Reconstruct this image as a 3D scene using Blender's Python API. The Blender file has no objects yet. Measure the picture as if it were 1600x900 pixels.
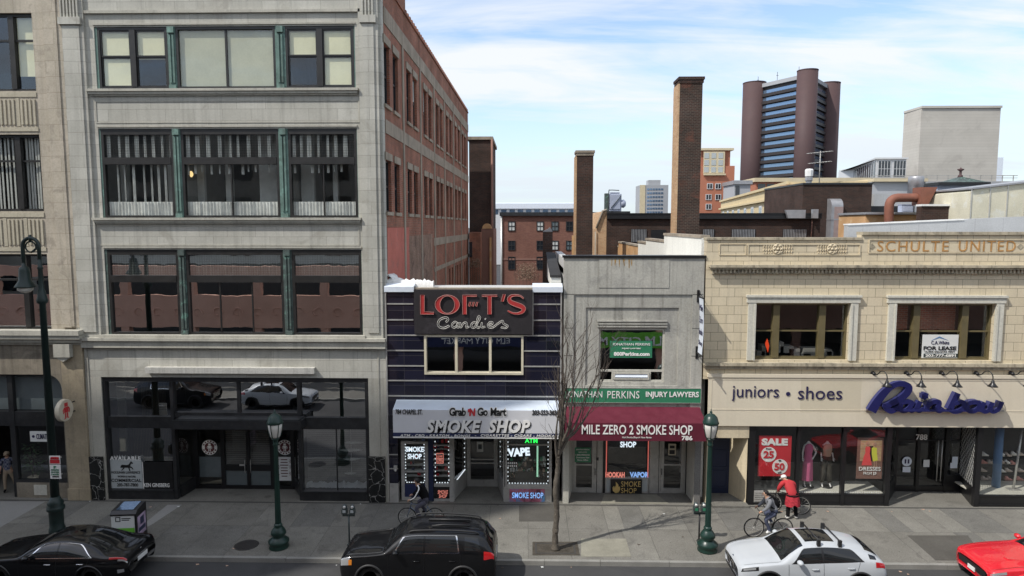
import bpy, bmesh, math, random
from mathutils import Vector, Matrix
random.seed(7)
SC = bpy.context.scene
C = SC.collection
PI = math.pi
RAD = math.radians
# ------------------------------------------------------------------ camera
FPX = 1050.0
PITCH, YAW = RAD(5.33), math.atan(22 / 1050)
CAM = Vector((0, -27.0, 11.5))
cd = bpy.data.cameras.new('camera')
cam = bpy.data.objects.new('camera', cd)
C.objects.link(cam)
cam.location = CAM
cam.rotation_euler = (PI / 2 - PITCH, 0, YAW)
cd.sensor_width = 36
cd.lens = 36 * FPX / 1600
cd.clip_start = 0.1
cd.clip_end = 6000
SC.camera = cam
RM = cam.rotation_euler.to_matrix()
# ------------------------------------------------------------------ light
SUN_DIR = Vector((.546, .34, -.766)).normalized()
SUN_EL = math.asin(-SUN_DIR.z)
SUN_STRENGTH = 2.7
SKY_STRENGTH = 0.15
EXPOSURE = 0.64
sd = bpy.data.lights.new('sun', 'SUN')
sd.energy = SUN_STRENGTH
sd.angle = RAD(0.6)
sd.color = (1.0, .955, .885)
sun = bpy.data.objects.new('sun', sd)
C.objects.link(sun)
sun.rotation_euler = SUN_DIR.to_track_quat('-Z', 'Y').to_euler()
sun.location = (-40, -40, 60)
w = bpy.data.worlds.new('World')
SC.world = w
w.use_nodes = True
wt = w.node_tree
wt.nodes.clear()
def WN(t, **k):
 n = wt.nodes.new(t)
 for a, b in k.items():
  setattr(n, a, b)
 return n
wo = WN('ShaderNodeOutputWorld')
wb = WN('ShaderNodeBackground')
wb.inputs['Strength'].default_value = SKY_STRENGTH
sky = WN('ShaderNodeTexSky', sky_type='NISHITA')
sky.sun_disc = False
sky.sun_elevation = SUN_EL
sky.sun_rotation = math.atan2(-SUN_DIR.x, -SUN_DIR.y)
sky.air_density = 1.0
sky.dust_density = .9
sky.ozone_density = 2.0
# thin streaky cirrus laid on the sky dome
wc = WN('ShaderNodeTexCoord')
sepw = WN('ShaderNodeSeparateXYZ')
wt.links.new(wc.outputs['Generated'], sepw.inputs[0])
zz = WN('ShaderNodeMath', operation='ADD'); zz.inputs[1].default_value = .22
wt.links.new(sepw.outputs['Z'], zz.inputs[0])
dx = WN('ShaderNodeMath', operation='DIVIDE'); dy = WN('ShaderNodeMath', operation='DIVIDE')
wt.links.new(sepw.outputs['X'], dx.inputs[0]); wt.links.new(zz.outputs[0], dx.inputs[1])
wt.links.new(sepw.outputs['Y'], dy.inputs[0]); wt.links.new(zz.outputs[0], dy.inputs[1])
cmb = WN('ShaderNodeCombineXYZ')
wt.links.new(dx.outputs[0], cmb.inputs[0]); wt.links.new(dy.outputs[0], cmb.inputs[1])
def cloud(scale, sx, sy, rot, detail, dist, off):
 mp = WN('ShaderNodeMapping')
 mp.inputs['Scale'].default_value = (sx, sy, 1)
 mp.inputs['Rotation'].default_value = (0, 0, rot)
 mp.inputs['Location'].default_value = off
 wt.links.new(cmb.outputs[0], mp.inputs[0])
 n = WN('ShaderNodeTexNoise')
 n.inputs['Scale'].default_value = scale
 n.inputs['Detail'].default_value = detail
 n.inputs['Roughness'].default_value = .58
 n.inputs['Distortion'].default_value = dist
 wt.links.new(mp.outputs[0], n.inputs['Vector'])
 return n
n1 = cloud(1.0, .62, 1.9, RAD(14), 9, .6, (1.3, .4, 0))
n2 = cloud(2.6, .5, 1.8, RAD(-24), 10, 1.1, (.2, 2.2, 0))
ad = WN('ShaderNodeMath', operation='MULTIPLY_ADD'); ad.inputs[1].default_value = .42
wt.links.new(n2.outputs[0], ad.inputs[0]); wt.links.new(n1.outputs[0], ad.inputs[2])
cr = WN('ShaderNodeValToRGB')
cr.color_ramp.elements[0].position = .58; cr.color_ramp.elements[0].color = (.08, .08, .08, 1)
cr.color_ramp.elements[1].position = .80; cr.color_ramp.elements[1].color = (.92, .92, .92, 1)
wt.links.new(ad.outputs[0], cr.inputs[0])
mx = WN('ShaderNodeMix', data_type='RGBA')
wt.links.new(cr.outputs[0], mx.inputs['Factor'])
wt.links.new(sky.outputs[0], mx.inputs['A'])
mx.inputs['B'].default_value = (4.15, 4.25, 4.35, 1)
hz = WN('ShaderNodeMapRange', interpolation_type='SMOOTHSTEP')
hz.inputs[1].default_value = -.02; hz.inputs[2].default_value = .24; hz.inputs[3].default_value = .78; hz.inputs[4].default_value = 0
wt.links.new(sepw.outputs['Z'], hz.inputs[0])
mh = WN('ShaderNodeMix', data_type='RGBA')
wt.links.new(hz.outputs[0], mh.inputs['Factor']); wt.links.new(mx.outputs['Result'], mh.inputs['A'])
mh.inputs['B'].default_value = (3.05, 3.55, 4.0, 1)
wt.links.new(mh.outputs['Result'], wb.inputs['Color'])
wt.links.new(wb.outputs[0], wo.inputs[0])
vs = SC.view_settings
vs.view_transform = 'Standard'
vs.look = 'None'
vs.exposure = EXPOSURE
vs.gamma = 1
vs.use_curve_mapping = False
SC.cycles.max_bounces = 8
SC.cycles.transparent_max_bounces = 12
SC.cycles.use_denoising = True
SC.cycles.sample_clamp_indirect = 6
# ------------------------------------------------------------------ where a photographed point stands
def ray(px, py):
 return RM @ Vector(((px - 800) / FPX, -(py - 450) / FPX, -1))
def P(px, py, Y=0.0):
 d = ray(px, py)
 return CAM + d * ((Y - CAM.y) / d.y)
def G(px, py, z=0.0):
 d = ray(px, py)
 return CAM + d * ((z - CAM.z) / d.z)
def R(px0, py0, px1, py1, Y=0.0):
 my, mxx = (py0 + py1) / 2, (px0 + px1) / 2
 return (P(px0, my, Y).x, P(px1, my, Y).x, P(mxx, py1, Y).z, P(mxx, py0, Y).z)
def XX(px, py, Y=0.0): return P(px, py, Y).x
def ZZ(px, py, Y=0.0): return P(px, py, Y).z
# ------------------------------------------------------------------ materials
class N:
 def __init__(s, name):
  s.m = bpy.data.materials.new(name); s.m.use_nodes = True
  s.t = s.m.node_tree; s.t.nodes.clear()
  s.out = s.t.nodes.new('ShaderNodeOutputMaterial')
 def n(s, typ, ins=None, **k):
  nd = s.t.nodes.new(typ)
  for a, b in k.items(): setattr(nd, a, b)
  for a, b in (ins or {}).items():
   if isinstance(b, bpy.types.NodeSocket): s.t.links.new(b, nd.inputs[a])
   else: nd.inputs[a].default_value = b
  return nd
 def math(s, op, a, b=0.0, c=0.0):
  return s.n('ShaderNodeMath', {0: a, 1: b, 2: c}, operation=op).outputs[0]
 def noise(s, vec, scale, detail=4, rough=.55, dist=0.0):
  return s.n('ShaderNodeTexNoise', {'Vector': vec, 'Scale': scale, 'Detail': detail, 'Roughness': rough, 'Distortion': dist}).outputs[0]
 def rng(s, v, a, b, c, d):
  return s.n('ShaderNodeMapRange', {0: v, 1: a, 2: b, 3: c, 4: d}).outputs[0]
 def mixc(s, f, a, b, mode='MIX'):
  nd = s.n('ShaderNodeMix', data_type='RGBA', blend_type=mode)
  for key, val in (('Factor', f), ('A', a), ('B', b)):
   if isinstance(val, bpy.types.NodeSocket): s.t.links.new(val, nd.inputs[key])
   else: nd.inputs[key].default_value = val
  return nd.outputs['Result']
 def bsdf(s, **ins):
  nd = s.n('ShaderNodeBsdfPrincipled', {k.replace('_', ' '): v for k, v in ins.items()})
  s.t.links.new(nd.outputs[0], s.out.inputs[0]); return nd
def c4(c): return (c[0], c[1], c[2], 1.0)
def surf(name, col, rough=.85, var=.14, nscale=.7, streak=0.0, bricks=None, c2=None, mortar=None, bump=.15, spec=.3,
         fine=.12, fscale=14, blotch=None, bcol=None, flat=False, metal=0.0, joints=None, msize=.008, local=False, crack=0.0, spots=0):
 """weathered masonry, concrete, render, paving: base colour, optional courses, stains, grain, bump"""
 g = N(name)
 pos = g.n('ShaderNodeTexCoord').outputs['Object'] if local else g.n('ShaderNodeNewGeometry').outputs['Position']
 sp = g.n('ShaderNodeSeparateXYZ', {0: pos})
 if flat:
  wv = pos
 else:
  wv = g.n('ShaderNodeCombineXYZ', {0: g.math('ADD', sp.outputs[0], sp.outputs[1]), 1: sp.outputs[2]}).outputs[0]
 colr = c4(col)
 hgt = None
 if bricks:
  bt = g.n('ShaderNodeTexBrick', {'Vector': wv, 'Color1': c4(col), 'Color2': c4(c2 or col), 'Mortar': c4(mortar or [x * .6 for x in col]),
                 'Scale': 1.0, 'Mortar Size': msize, 'Mortar Smooth': .2, 'Brick Width': bricks[0], 'Row Height': bricks[1], 'Bias': -.1})
  colr = bt.outputs[0]; hgt = g.math('SUBTRACT', 1.0, bt.outputs[1])
 big = g.noise(pos, nscale, 6, .6)
 colr = g.mixc(1.0, colr, g.n('ShaderNodeCombineColor', {0: g.rng(big, .25, .75, 1 - var, 1 + var), 1: g.rng(big, .25, .75, 1 - var, 1 + var), 2: g.rng(big, .25, .75, 1 - var * 1.1, 1 + var * .9)}).outputs[0], 'MULTIPLY')
 if blotch is not None:
  b = g.noise(pos, blotch, 7, .65, .8)
  colr = g.mixc(g.rng(b, .54, .66, 0.0, .75), colr, c4(bcol))
 if streak:
  sv = g.n('ShaderNodeVectorMath', {0: pos, 1: (5.0, 5.0, .22)}, operation='MULTIPLY').outputs[0]
  st = g.noise(sv, 1.0, 5, .6)
  colr = g.mixc(g.rng(st, .5, .72, 0.0, streak), colr, (.05, .045, .04, 1))
 fn = g.noise(pos, fscale, 4, .7)
 k = g.rng(fn, .3, .7, 1 - fine, 1 + fine)
 colr = g.mixc(1.0, colr, g.n('ShaderNodeCombineColor', {0: k, 1: k, 2: k}).outputs[0], 'MULTIPLY')
 if crack:
  vo = g.n('ShaderNodeTexVoronoi', {'Vector': g.mixc(.25, pos, g.n('ShaderNodeTexNoise', {'Vector': pos, 'Scale': 1.5}).outputs[1]), 'Scale': .55}, feature='DISTANCE_TO_EDGE').outputs[0]
  colr = g.mixc(g.rng(vo, .002, .010, crack, 0.0), colr, (.03, .028, .025, 1))
 if spots:
  for sc, th, am in ((1.7, .055, .55), (.55, .10, .35)):
   vd = g.n('ShaderNodeTexVoronoi', {'Vector': pos, 'Scale': sc}).outputs[0]
   colr = g.mixc(g.rng(vd, th * .6, th, am, 0.0), colr, (.035, .033, .03, 1))
 h = g.math('ADD', g.math('MULTIPLY', fn, .35), hgt if hgt is not None else 0.0)
 bp = g.n('ShaderNodeBump', {'Strength': bump, 'Distance': .02, 'Height': h}).outputs[0]
 g.bsdf(Base_Color=colr, Roughness=g.rng(big, .3, .7, min(1, rough + .06), rough - .08), Normal=bp, Specular_IOR_Level=spec, Metallic=metal)
 return g.m
def paint(name, col, rough=.45, metal=0.0, coat=0.0, var=.08, spec=.5, bump=0.0, dirt=0.0):
 g = N(name)
 pos = g.n('ShaderNodeTexCoord').outputs['Object']
 nz = g.noise(pos, 2.3, 6, .65)
 k = g.rng(nz, .3, .7, 1 - var, 1 + var)
 colr = g.mixc(1.0, c4(col), g.n('ShaderNodeCombineColor', {0: k, 1: k, 2: k}).outputs[0], 'MULTIPLY')
 if dirt:
  d = g.noise(pos, 5.0, 7, .7, .5)
  colr = g.mixc(g.rng(d, .52, .7, 0.0, dirt), colr, (.12, .11, .1, 1))
 ins = dict(Base_Color=colr, Roughness=g.rng(nz, .3, .7, rough * .85, min(1, rough * 1.2)), Metallic=metal, Specular_IOR_Level=spec)
 if coat: ins['Coat_Weight'] = coat; ins['Coat_Roughness'] = .03
 if bump: ins['Normal'] = g.n('ShaderNodeBump', {'Strength': bump, 'Distance': .01, 'Height': g.noise(pos, 40, 3)}).outputs[0]
 g.bsdf(**ins)
 return g.m
def glow(name, col, st):
 g = N(name)
 g.bsdf(Base_Color=c4([x * .6 for x in col]), Emission_Color=c4(col), Emission_Strength=st, Roughness=.4)
 return g.m
def glass(name, tint=(.8, .82, .8), ior=1.7, wav=.02, rough=.0):
 g = N(name)
 pos = g.n('ShaderNodeNewGeometry').outputs['Position']
 bp = g.n('ShaderNodeBump', {'Strength': wav, 'Distance': .05, 'Height': g.noise(pos, 1.1, 2)}).outputs[0]
 tr = g.n('ShaderNodeBsdfTransparent', {'Color': c4(tint)})
 gl = g.n('ShaderNodeBsdfGlossy', {'Color': (.95, .97, 1, 1), 'Roughness': rough, 'Normal': bp})
 geo = g.n('ShaderNodeNewGeometry')
 dt = g.math('ABSOLUTE', g.n('ShaderNodeVectorMath', {0: geo.outputs['Incoming'], 1: geo.outputs['Normal']}, operation='DOT_PRODUCT').outputs['Value'])
 f0 = ((ior - 1) / (ior + 1)) ** 2 * 1.6
 fr = g.math('MULTIPLY_ADD', g.math('POWER', g.math('SUBTRACT', 1.0, dt), 5.0), 1 - f0, f0)
 mxs = g.n('ShaderNodeMixShader', {0: fr, 1: tr.outputs[0], 2: gl.outputs[0]})
 g.t.links.new(mxs.outputs[0], g.out.inputs[0])
 return g.m
M = {}
# masonry
M['limestone'] = surf('limestone_grey', (.425, .415, .372), var=.17, nscale=.45, blotch=.7, bcol=(.34, .325, .28), streak=.22, bricks=(1.15, .46), c2=(.49, .48, .435), mortar=(.25, .24, .21), bump=.10, msize=.007, fine=.08)
M['limestone_plain'] = surf('limestone_trim', (.42, .405, .355), var=.16, nscale=1.1, streak=.28, bump=.12, fine=.1)
M['limestone_tan'] = surf('limestone_tan', (.42, .375, .305), var=.20, nscale=.8, streak=.25, bricks=(1.5, .62), c2=(.46, .41, .34), mortar=(.27, .23, .18), bump=.16, msize=.007, blotch=1.6, bcol=(.30, .265, .215))
M['limestone_dirty'] = surf('limestone_dirty', (.235, .205, .165), var=.3, nscale=1.2, streak=.4, bump=.25, blotch=1.2, bcol=(.15, .13, .10))
M['spandrel_tan'] = surf('spandrel_tan', (.45, .41, .32), var=.12, streak=.2)
M['brick_red'] = surf('brick_red', (.31, .10, .062), rough=.9, var=.4, nscale=.7, bricks=(.24, .085), c2=(.20, .075, .056), mortar=(.27, .18, .135), bump=.45, streak=.3, blotch=.9, bcol=(.30, .15, .10), msize=.014)
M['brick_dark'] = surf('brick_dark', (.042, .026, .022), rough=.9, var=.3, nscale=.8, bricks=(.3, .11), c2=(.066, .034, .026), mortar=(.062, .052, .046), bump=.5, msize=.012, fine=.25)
M['brick_apart'] = surf('brick_apartment', (.20, .085, .062), rough=.9, var=.18, nscale=.3, bricks=(.3, .1), c2=(.15, .06, .048), mortar=(.2, .14, .11), bump=.2, streak=.15)
M['brick_orange'] = surf('brick_orange', (.50, .33, .19), var=.15, bricks=(.3, .1), c2=(.42, .25, .14), mortar=(.42, .34, .25), bump=.3)  # sunlit tone put into the colour for chimney and workshop left sides
M['stucco_red'] = surf('stucco_red', (.48, .15, .115), var=.16, nscale=1.1, bump=.35, blotch=1.4, bcol=(.36, .15, .12))
M['stucco_brown'] = surf('stucco_brown', (.22, .12, .095), var=.12, streak=.12)
M['stucco_orange'] = surf('stucco_orange', (.50, .30, .15), var=.18, blotch=1.2, bcol=(.55, .42, .26))
M['stucco_white'] = surf('stucco_white', (.74, .74, .69), var=.06, streak=.12)
M['belt_concrete'] = surf('belt_concrete', (.31, .265, .215), var=.28, nscale=.9, streak=.4, bump=.2)
M['concrete'] = surf('concrete_facade', (.40, .39, .355), var=.22, nscale=.55, streak=.42, bump=.2, blotch=.75, bcol=(.27, .265, .245), fine=.16)
M['concrete_light'] = surf('concrete_jamb', (.50, .485, .43), var=.14, streak=.2)
M['terra'] = surf('cream_terracotta', (.59, .51, .365), rough=.55, var=.09, nscale=.7, streak=.14, bricks=(.62, .36), c2=(.64, .555, .405), mortar=(.20, .165, .11), bump=.12, msize=.008, spec=.45, fine=.07)
M['terra_plain'] = surf('cream_terracotta_plain', (.60, .515, .37), rough=.6, var=.12, streak=.2, fine=.08)
M['terra_dirty'] = surf('cornice_terracotta', (.42, .37, .28), var=.3, nscale=1.5, streak=.6, blotch=2.2, bcol=(.16, .145, .12), bump=.25)
M['terra_white'] = surf('window_surround', (.56, .545, .475), var=.1, streak=.2)
M['sign_cream'] = surf('sign_band_cream', (.65, .585, .46), rough=.6, var=.05, streak=.05, bump=.03, fine=.03)
M['sign_cream2'] = surf('sign_band_faded', (.58, .52, .395), rough=.6, var=.05, bump=.03, fine=.03)
M['tower_brick'] = surf('tower_tile', (.078, .048, .049), rough=.7, var=.06, nscale=.05, bricks=(1.0, 1.6), c2=(.083, .050, .050), mortar=(.058, .038, .038), bump=.05, fine=.05)
M['tower_dark'] = paint('tower_steel', (.03, .024, .024), .5, var=.1)
M['office_white'] = paint('office_panel', (.55, .56, .57), .5)
M['block_white'] = surf('block_concrete', (.47, .445, .405), var=.1, nscale=.12, bricks=(400, .9), c2=(.44, .415, .375), mortar=(.37, .35, .315), bump=.05, blotch=.18, bcol=(.38, .355, .32), msize=.03)
M['slab_grey'] = surf('slab_concrete', (.34, .35, .37), var=.08, nscale=.1)
M['tan_stucco'] = surf('tan_stucco', (.60, .49, .30), var=.06)
M['rose_brick'] = surf('rose_brick', (.40, .16, .10), var=.1, nscale=.2)
M['cream_panel'] = surf('cream_panel', (.56, .48, .33), var=.08)
M['roof_membrane'] = surf('roof_membrane', (.50, .50, .50), flat=True, var=.16, nscale=.9, bump=.1)
M['roof_dark'] = surf('roof_dark', (.035, .035, .037), flat=True, var=.2)
M['white_membrane'] = surf('white_membrane', (.78, .78, .77), flat=True, var=.08, bump=.6, fine=.1, fscale=9)
M['roof_grey'] = surf('roof_parapet_grey', (.42, .43, .44), var=.1, bricks=(1.6, 3.0), mortar=(.25, .25, .26), c2=(.40, .41, .42), bump=.05)
M['corrugated'] = surf('corrugated_cream', (.60, .57, .45), var=.14, blotch=1.4, bcol=(.66, .66, .60), bump=.1)
M['marble'] = None
# ground
M['asphalt'] = surf('asphalt', (.055, .055, .057), rough=.9, flat=True, var=.2, nscale=.4, bump=.4, fine=.3, fscale=60, blotch=.5, bcol=(.042, .042, .044))
M['sidewalk'] = surf('sidewalk_concrete', (.165, .158, .142), rough=.9, flat=True, var=.2, nscale=.55, bump=.25, fine=.3, fscale=22, blotch=1.5, bcol=(.118, .112, .10), spots=1)
M['sidewalk_light'] = surf('sidewalk_slab_light', (.185, .178, .16), rough=.9, flat=True, var=.22, nscale=.8, bump=.25, fine=.3, fscale=22, blotch=1.1, bcol=(.13, .125, .112), spots=1)
M['sidewalk_grey'] = surf('sidewalk_slab_grey', (.142, .138, .128), rough=.9, flat=True, var=.22, nscale=.9, bump=.25, fine=.3, fscale=22, blotch=1.8, bcol=(.108, .103, .095), spots=1)
M['sidewalk_new'] = surf('sidewalk_new', (.25, .245, .235), rough=.9, flat=True, var=.1, nscale=.6, bump=.2, fine=.14, fscale=30)
M['sidewalk_pale'] = surf('sidewalk_pale', (.24, .23, .19), rough=.9, flat=True, var=.22, nscale=1.6, bump=.2, fine=.14, fscale=30)
M['sidewalk_dark'] = surf('sidewalk_old', (.085, .08, .072), rough=.9, flat=True, var=.2, nscale=.7, bump=.3, fine=.2, fscale=30)
M['kerb'] = surf('granite_kerb', (.24, .235, .22), flat=True, var=.18, nscale=1.5, bump=.3, fine=.25, fscale=50)
M['soil'] = surf('tree_pit_soil', (.062, .054, .045), flat=True, var=.4, nscale=3, bump=.9, fine=.4, fscale=25)
M['joint'] = paint('joint_tar', (.05, .048, .045), .9)
M['iron'] = paint('cast_iron', (.045, .042, .04), .6, metal=.3, bump=.3)
# metals and paints
M['bronze'] = paint('bronze_frame', (.021, .020, .019), .42, spec=.5, var=.25)
M['frame_dark'] = paint('storefront_dark_metal', (.035, .036, .038), .38, metal=.35, var=.25, dirt=.2)
M['frame_black'] = paint('black_metal', (.012, .012, .013), .35)
M['copper'] = surf('green_copper', (.13, .205, .185), rough=.7, var=.3, nscale=2, streak=.6, bump=.1, blotch=3.0, bcol=(.20, .34, .29))
M['copper_dark'] = surf('dark_copper', (.075, .10, .095), rough=.6, var=.3, nscale=3, streak=.5, blotch=3.5, bcol=(.17, .32, .26))
M['aluminium'] = paint('aluminium', (.56, .55, .52), .38, metal=.55, var=.1, dirt=.25)
M['aluminium_dull'] = paint('dull_aluminium', (.42, .41, .385), .5, metal=.3, var=.14, dirt=.35)
M['cream_frame'] = paint('cream_window_frame', (.62, .56, .42), .5, dirt=.25)
M['olive'] = paint('olive_paint', (.125, .10, .045), .55, var=.15, dirt=.2)
M['white_paint'] = paint('white_paint', (.74, .74, .72), .5, dirt=.12)
M['pale_blue_paint'] = paint('pale_metal_coping', (.66, .71, .78), .4, dirt=.1)
M['navy'] = paint('navy_paint', (.016, .024, .06), .4)
M['navy_panel'] = paint('navy_panel', (.022, .03, .085), .35)
M['lamp_green'] = paint('lamp_green', (.010, .034, .026), .35, var=.25, bump=.1)
M['lamp_green2'] = paint('lamp_dark_green', (.012, .026, .023), .45, var=.25, bump=.1)
M['lamp_glass'] = paint('lamp_frosted_glass', (.62, .60, .55), .25)
M['meter_grey'] = paint('meter_grey', (.06, .075, .075), .35, metal=.3)
M['chrome'] = paint('chrome', (.75, .75, .76), .12, metal=1.0, var=.03)
M['black_plastic'] = paint('black_plastic', (.02, .02, .021), .55)
M['rubber'] = paint('rubber', (.018, .018, .018), .85, bump=.2)
M['rim'] = paint('alloy_rim', (.50, .50, .52), .28, metal=.8)
M['car_black'] = paint('car_black', (.003, .0032, .004), .45, coat=.8, var=.05, spec=.15)
M['car_white'] = paint('car_white', (.46, .485, .51), .4, coat=.7, var=.01, spec=.3)
M['car_red'] = paint('car_red', (.62, .018, .03), .25, coat=1.0, var=.04)
M['red_lens'] = paint('red_lens', (.45, .012, .016), .12, coat=1.0)
M['clear_lens'] = paint('clear_lens', (.50, .51, .52), .08, metal=.5, coat=1.0)
M['amber_lens'] = paint('amber_lens', (.55, .18, .02), .15)
M['interior'] = paint('dark_interior', (.045, .043, .04), .9, var=.3)
M['interior_mid'] = paint('room_wall', (.24, .235, .22), .9, var=.15)
M['blind'] = surf('yellow_blind', (.70, .68, .48), var=.08, nscale=1.5, bump=.05, fine=.03)
M['blind_grey'] = surf('grey_blind', (.46, .465, .36), var=.12, nscale=1.2, bump=.05, fine=.05)
M['curtain'] = paint('white_curtain', (.66, .67, .64), .9, var=.25)
M['curtain_grey'] = paint('grey_curtain', (.50, .51, .49), .9, var=.15)
M['lace'] = paint('lace_green', (.36, .45, .40), .9, var=.3)
M['shutter_grey'] = surf('roller_shutter', (.17, .165, .155), rough=.5, bricks=(50, .085), c2=(.155, .15, .14), mortar=(.05, .05, .048), msize=.012, bump=.6, var=.1)
M['wood_slat'] = surf('slatted_wood', (.16, .12, .085), bricks=(.07, 60), c2=(.13, .10, .07), mortar=(.03, .025, .02), msize=.012, var=.15, bump=.3)
M['panel_grey'] = paint('grey_film', (.14, .165, .175), .35, var=.1)
M['cloth_black'] = paint('black_cloth', (.008, .008, .009), .85, spec=.1)
M['cloth_grey'] = paint('grey_cloth', (.17, .175, .19), .9, var=.15)
M['cloth_slate'] = paint('slate_trousers', (.085, .085, .11), .9, spec=.1)
M['cloth_denim'] = paint('denim', (.055, .065, .11), .9, var=.15)
M['cloth_red'] = paint('red_cloth', (.42, .028, .035), .85, var=.12)
M['cloth_tan'] = paint('tan_cloth', (.30, .24, .17), .9)
M['cloth_white'] = paint('white_cloth', (.70, .70, .68), .8)
M['skin'] = paint('skin', (.42, .25, .17), .55, var=.05)
M['hair'] = paint('dark_hair', (.012, .01, .009), .6)
M['mannequin'] = paint('white_mannequin', (.66, .64, .62), .35)
M['pink_cloth'] = paint('pink_cloth', (.55, .12, .25), .85, var=.08)
M['beige_cloth'] = paint('beige_cloth', (.45, .30, .22), .85, var=.1)
M['olive_cloth'] = paint('dark_olive_cloth', (.05, .045, .035), .9)
M['snow'] = paint('white_fleece', (.72, .75, .80), .95, bump=.5)
M['letter_white'] = paint('white_lettering', (.80, .79, .76), .5, var=.03)
M['letter_black'] = paint('black_lettering', (.015, .015, .016), .5)
M['letter_navy'] = paint('navy_lettering', (.02, .018, .07), .4)
M['letter_orange'] = surf('orange_letter_stain', (.44, .235, .085), var=.3, nscale=3)
M['rainbow_blue'] = paint('blue_sign_face', (.014, .016, .095), .3, var=.12)
M['rainbow_side'] = paint('blue_sign_side', (.03, .034, .13), .4)
M['neon_red'] = paint('red_neon_letter', (.40, .035, .035), .4)
M['neon_edge'] = paint('neon_tube', (.46, .22, .19), .25)
M['neon_white'] = paint('neon_white_tube', (.56, .54, .49), .25)
M['sign_dark'] = surf('weathered_sign_board', (.030, .027, .030), rough=.5, var=.25, streak=.0, bump=.1, blotch=1.1, bcol=(.052, .047, .052))
M['green_sign'] = paint('green_sign', (.035, .20, .105), .4, var=.05)
M['lime_sign'] = paint('lime_sign', (.16, .48, .05), .45)
M['maroon'] = paint('maroon_awning', (.105, .009, .024), .6, var=.1, bump=.05)
M['awning_white'] = paint('white_awning', (.63, .635, .66), .4, var=.03)
M['awning_top_skylit'] = paint('awning_top_skylit', (.62, .69, .78), .35, var=.06)  # blue-white of sky light on the slope, put into the colour
M['red_sign'] = paint('red_sign', (.55, .03, .04), .5)
M['paper'] = paint('paper', (.66, .67, .65), .7, var=.05)
M['paper_grey'] = paint('paper_grey', (.40, .43, .43), .7)
M['cream_disc'] = paint('cream_disc', (.62, .56, .44), .45)
M['brown_disc'] = paint('brown_disc', (.11, .028, .028), .5)
M['rust'] = paint('rusty_duct', (.21, .08, .05), .65, var=.2, dirt=.2)
M['duct_grey'] = paint('galvanised_duct', (.36, .36, .37), .4, metal=.5, var=.15)
M['duct_warm'] = paint('duct_front', (.34, .25, .23), .5, metal=.2, var=.15)  # warmer, slightly darker tone for the front plate
M['machine'] = paint('cooling_unit', (.36, .40, .50), .5, var=.15)
M['bark'] = surf('bark', (.095, .082, .068), var=.35, nscale=5, bump=.8, blotch=9, bcol=(.17, .15, .13), fscale=40, fine=.3)
M['twig'] = paint('twig', (.085, .068, .055), .9)
M['leaf'] = paint('leaf', (.05, .09, .04), .6, var=.3)
M['dry_shrub'] = paint('dry_shrub', (.22, .155, .105), .9, var=.3)
M['shoe_mix'] = paint('shoe_pale', (.55, .47, .42), .6, var=.3)
M['shoe_pink'] = paint('shoe_pink', (.60, .28, .24), .6)
M['blue_column'] = paint('blue_column', (.09, .19, .36), .5)
M['terracotta_band'] = surf('terracotta_band', (.62, .36, .27), var=.12, bump=.2)
M['pale_render'] = surf('pale_render', (.52, .50, .44), var=.1)
# lit things
M['led'] = glow('white_led', (.85, .93, 1.0), .6)
M['led_letter'] = glow('white_lit_letters', (.78, .9, 1.0), .62)
M['neon_green'] = glow('green_neon', (.03, 1.0, .12), .7)
M['neon_blue'] = glow('blue_neon', (.30, .52, 1.0), .45)
M['neon_pink'] = glow('pink_neon', (1.0, .32, .25), .38)
M['tube_green'] = glow('pale_green_tube', (.5, 1.0, .7), .35)
M['neon_dim'] = glow('dim_red_neon', (.9, .2, .16), .28)
M['bulb'] = glow('warm_globe', (1.0, .72, .32), .75)
# glass
M['glass'] = glass('window_glass', (.95, .96, .94), 1.55, wav=.05)
M['glass_shop'] = glass('shop_glass', (.92, .93, .92), 1.55)
M['glass_mirror'] = glass('reflecting_glass', (.62, .64, .63), 3.2, wav=.035)
M['glass_car'] = glass('car_glass', (.22, .23, .23), 1.6, wav=0)
M['glass_blue'] = paint('blue_glass', (.20, .29, .42), .08, metal=.75, var=.1)
M['glass_dark'] = paint('dark_glass', (.02, .024, .03), .06, var=.1, spec=.8)
M['glass_pale'] = paint('pale_glass', (.16, .20, .22), .08, metal=.3, var=.3)
# black glazed tiles
g = N('black_glass_tile')
pos = g.n('ShaderNodeNewGeometry').outputs['Position']
sp = g.n('ShaderNodeSeparateXYZ', {0: pos})
wv = g.n('ShaderNodeCombineXYZ', {0: sp.outputs[0], 1: sp.outputs[2]}).outputs[0]
bt = g.n('ShaderNodeTexBrick', {'Vector': wv, 'Color1': (.010, .010, .018, 1), 'Color2': (.022, .022, .04, 1), 'Mortar': (.06, .057, .06, 1), 'Scale': 1.0, 'Mortar Size': .008, 'Brick Width': .83, 'Row Height': .62}, offset=0.0)
nz = g.noise(pos, 1.2, 6, .7)
g.bsdf(Base_Color=bt.outputs[0], Roughness=g.rng(nz, .35, .75, .03, .12), Specular_IOR_Level=.6)
M['vitrolite'] = g.m
# black veined marble
g = N('black_marble')
pos = g.n('ShaderNodeNewGeometry').outputs['Position']
vv = g.n('ShaderNodeTexNoise', {'Vector': pos, 'Scale': 2.2, 'Detail': 5}).outputs[1]
vo = g.n('ShaderNodeTexVoronoi', {'Vector': g.mixc(.35, pos, vv), 'Scale': 3.4}, feature='DISTANCE_TO_EDGE').outputs[0]
g.bsdf(Base_Color=g.mixc(g.rng(vo, .0, .022, 1.0, 0.0), (.012, .013, .013, 1), (.42, .41, .38, 1)), Roughness=.25)
M['marble'] = g.m
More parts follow.
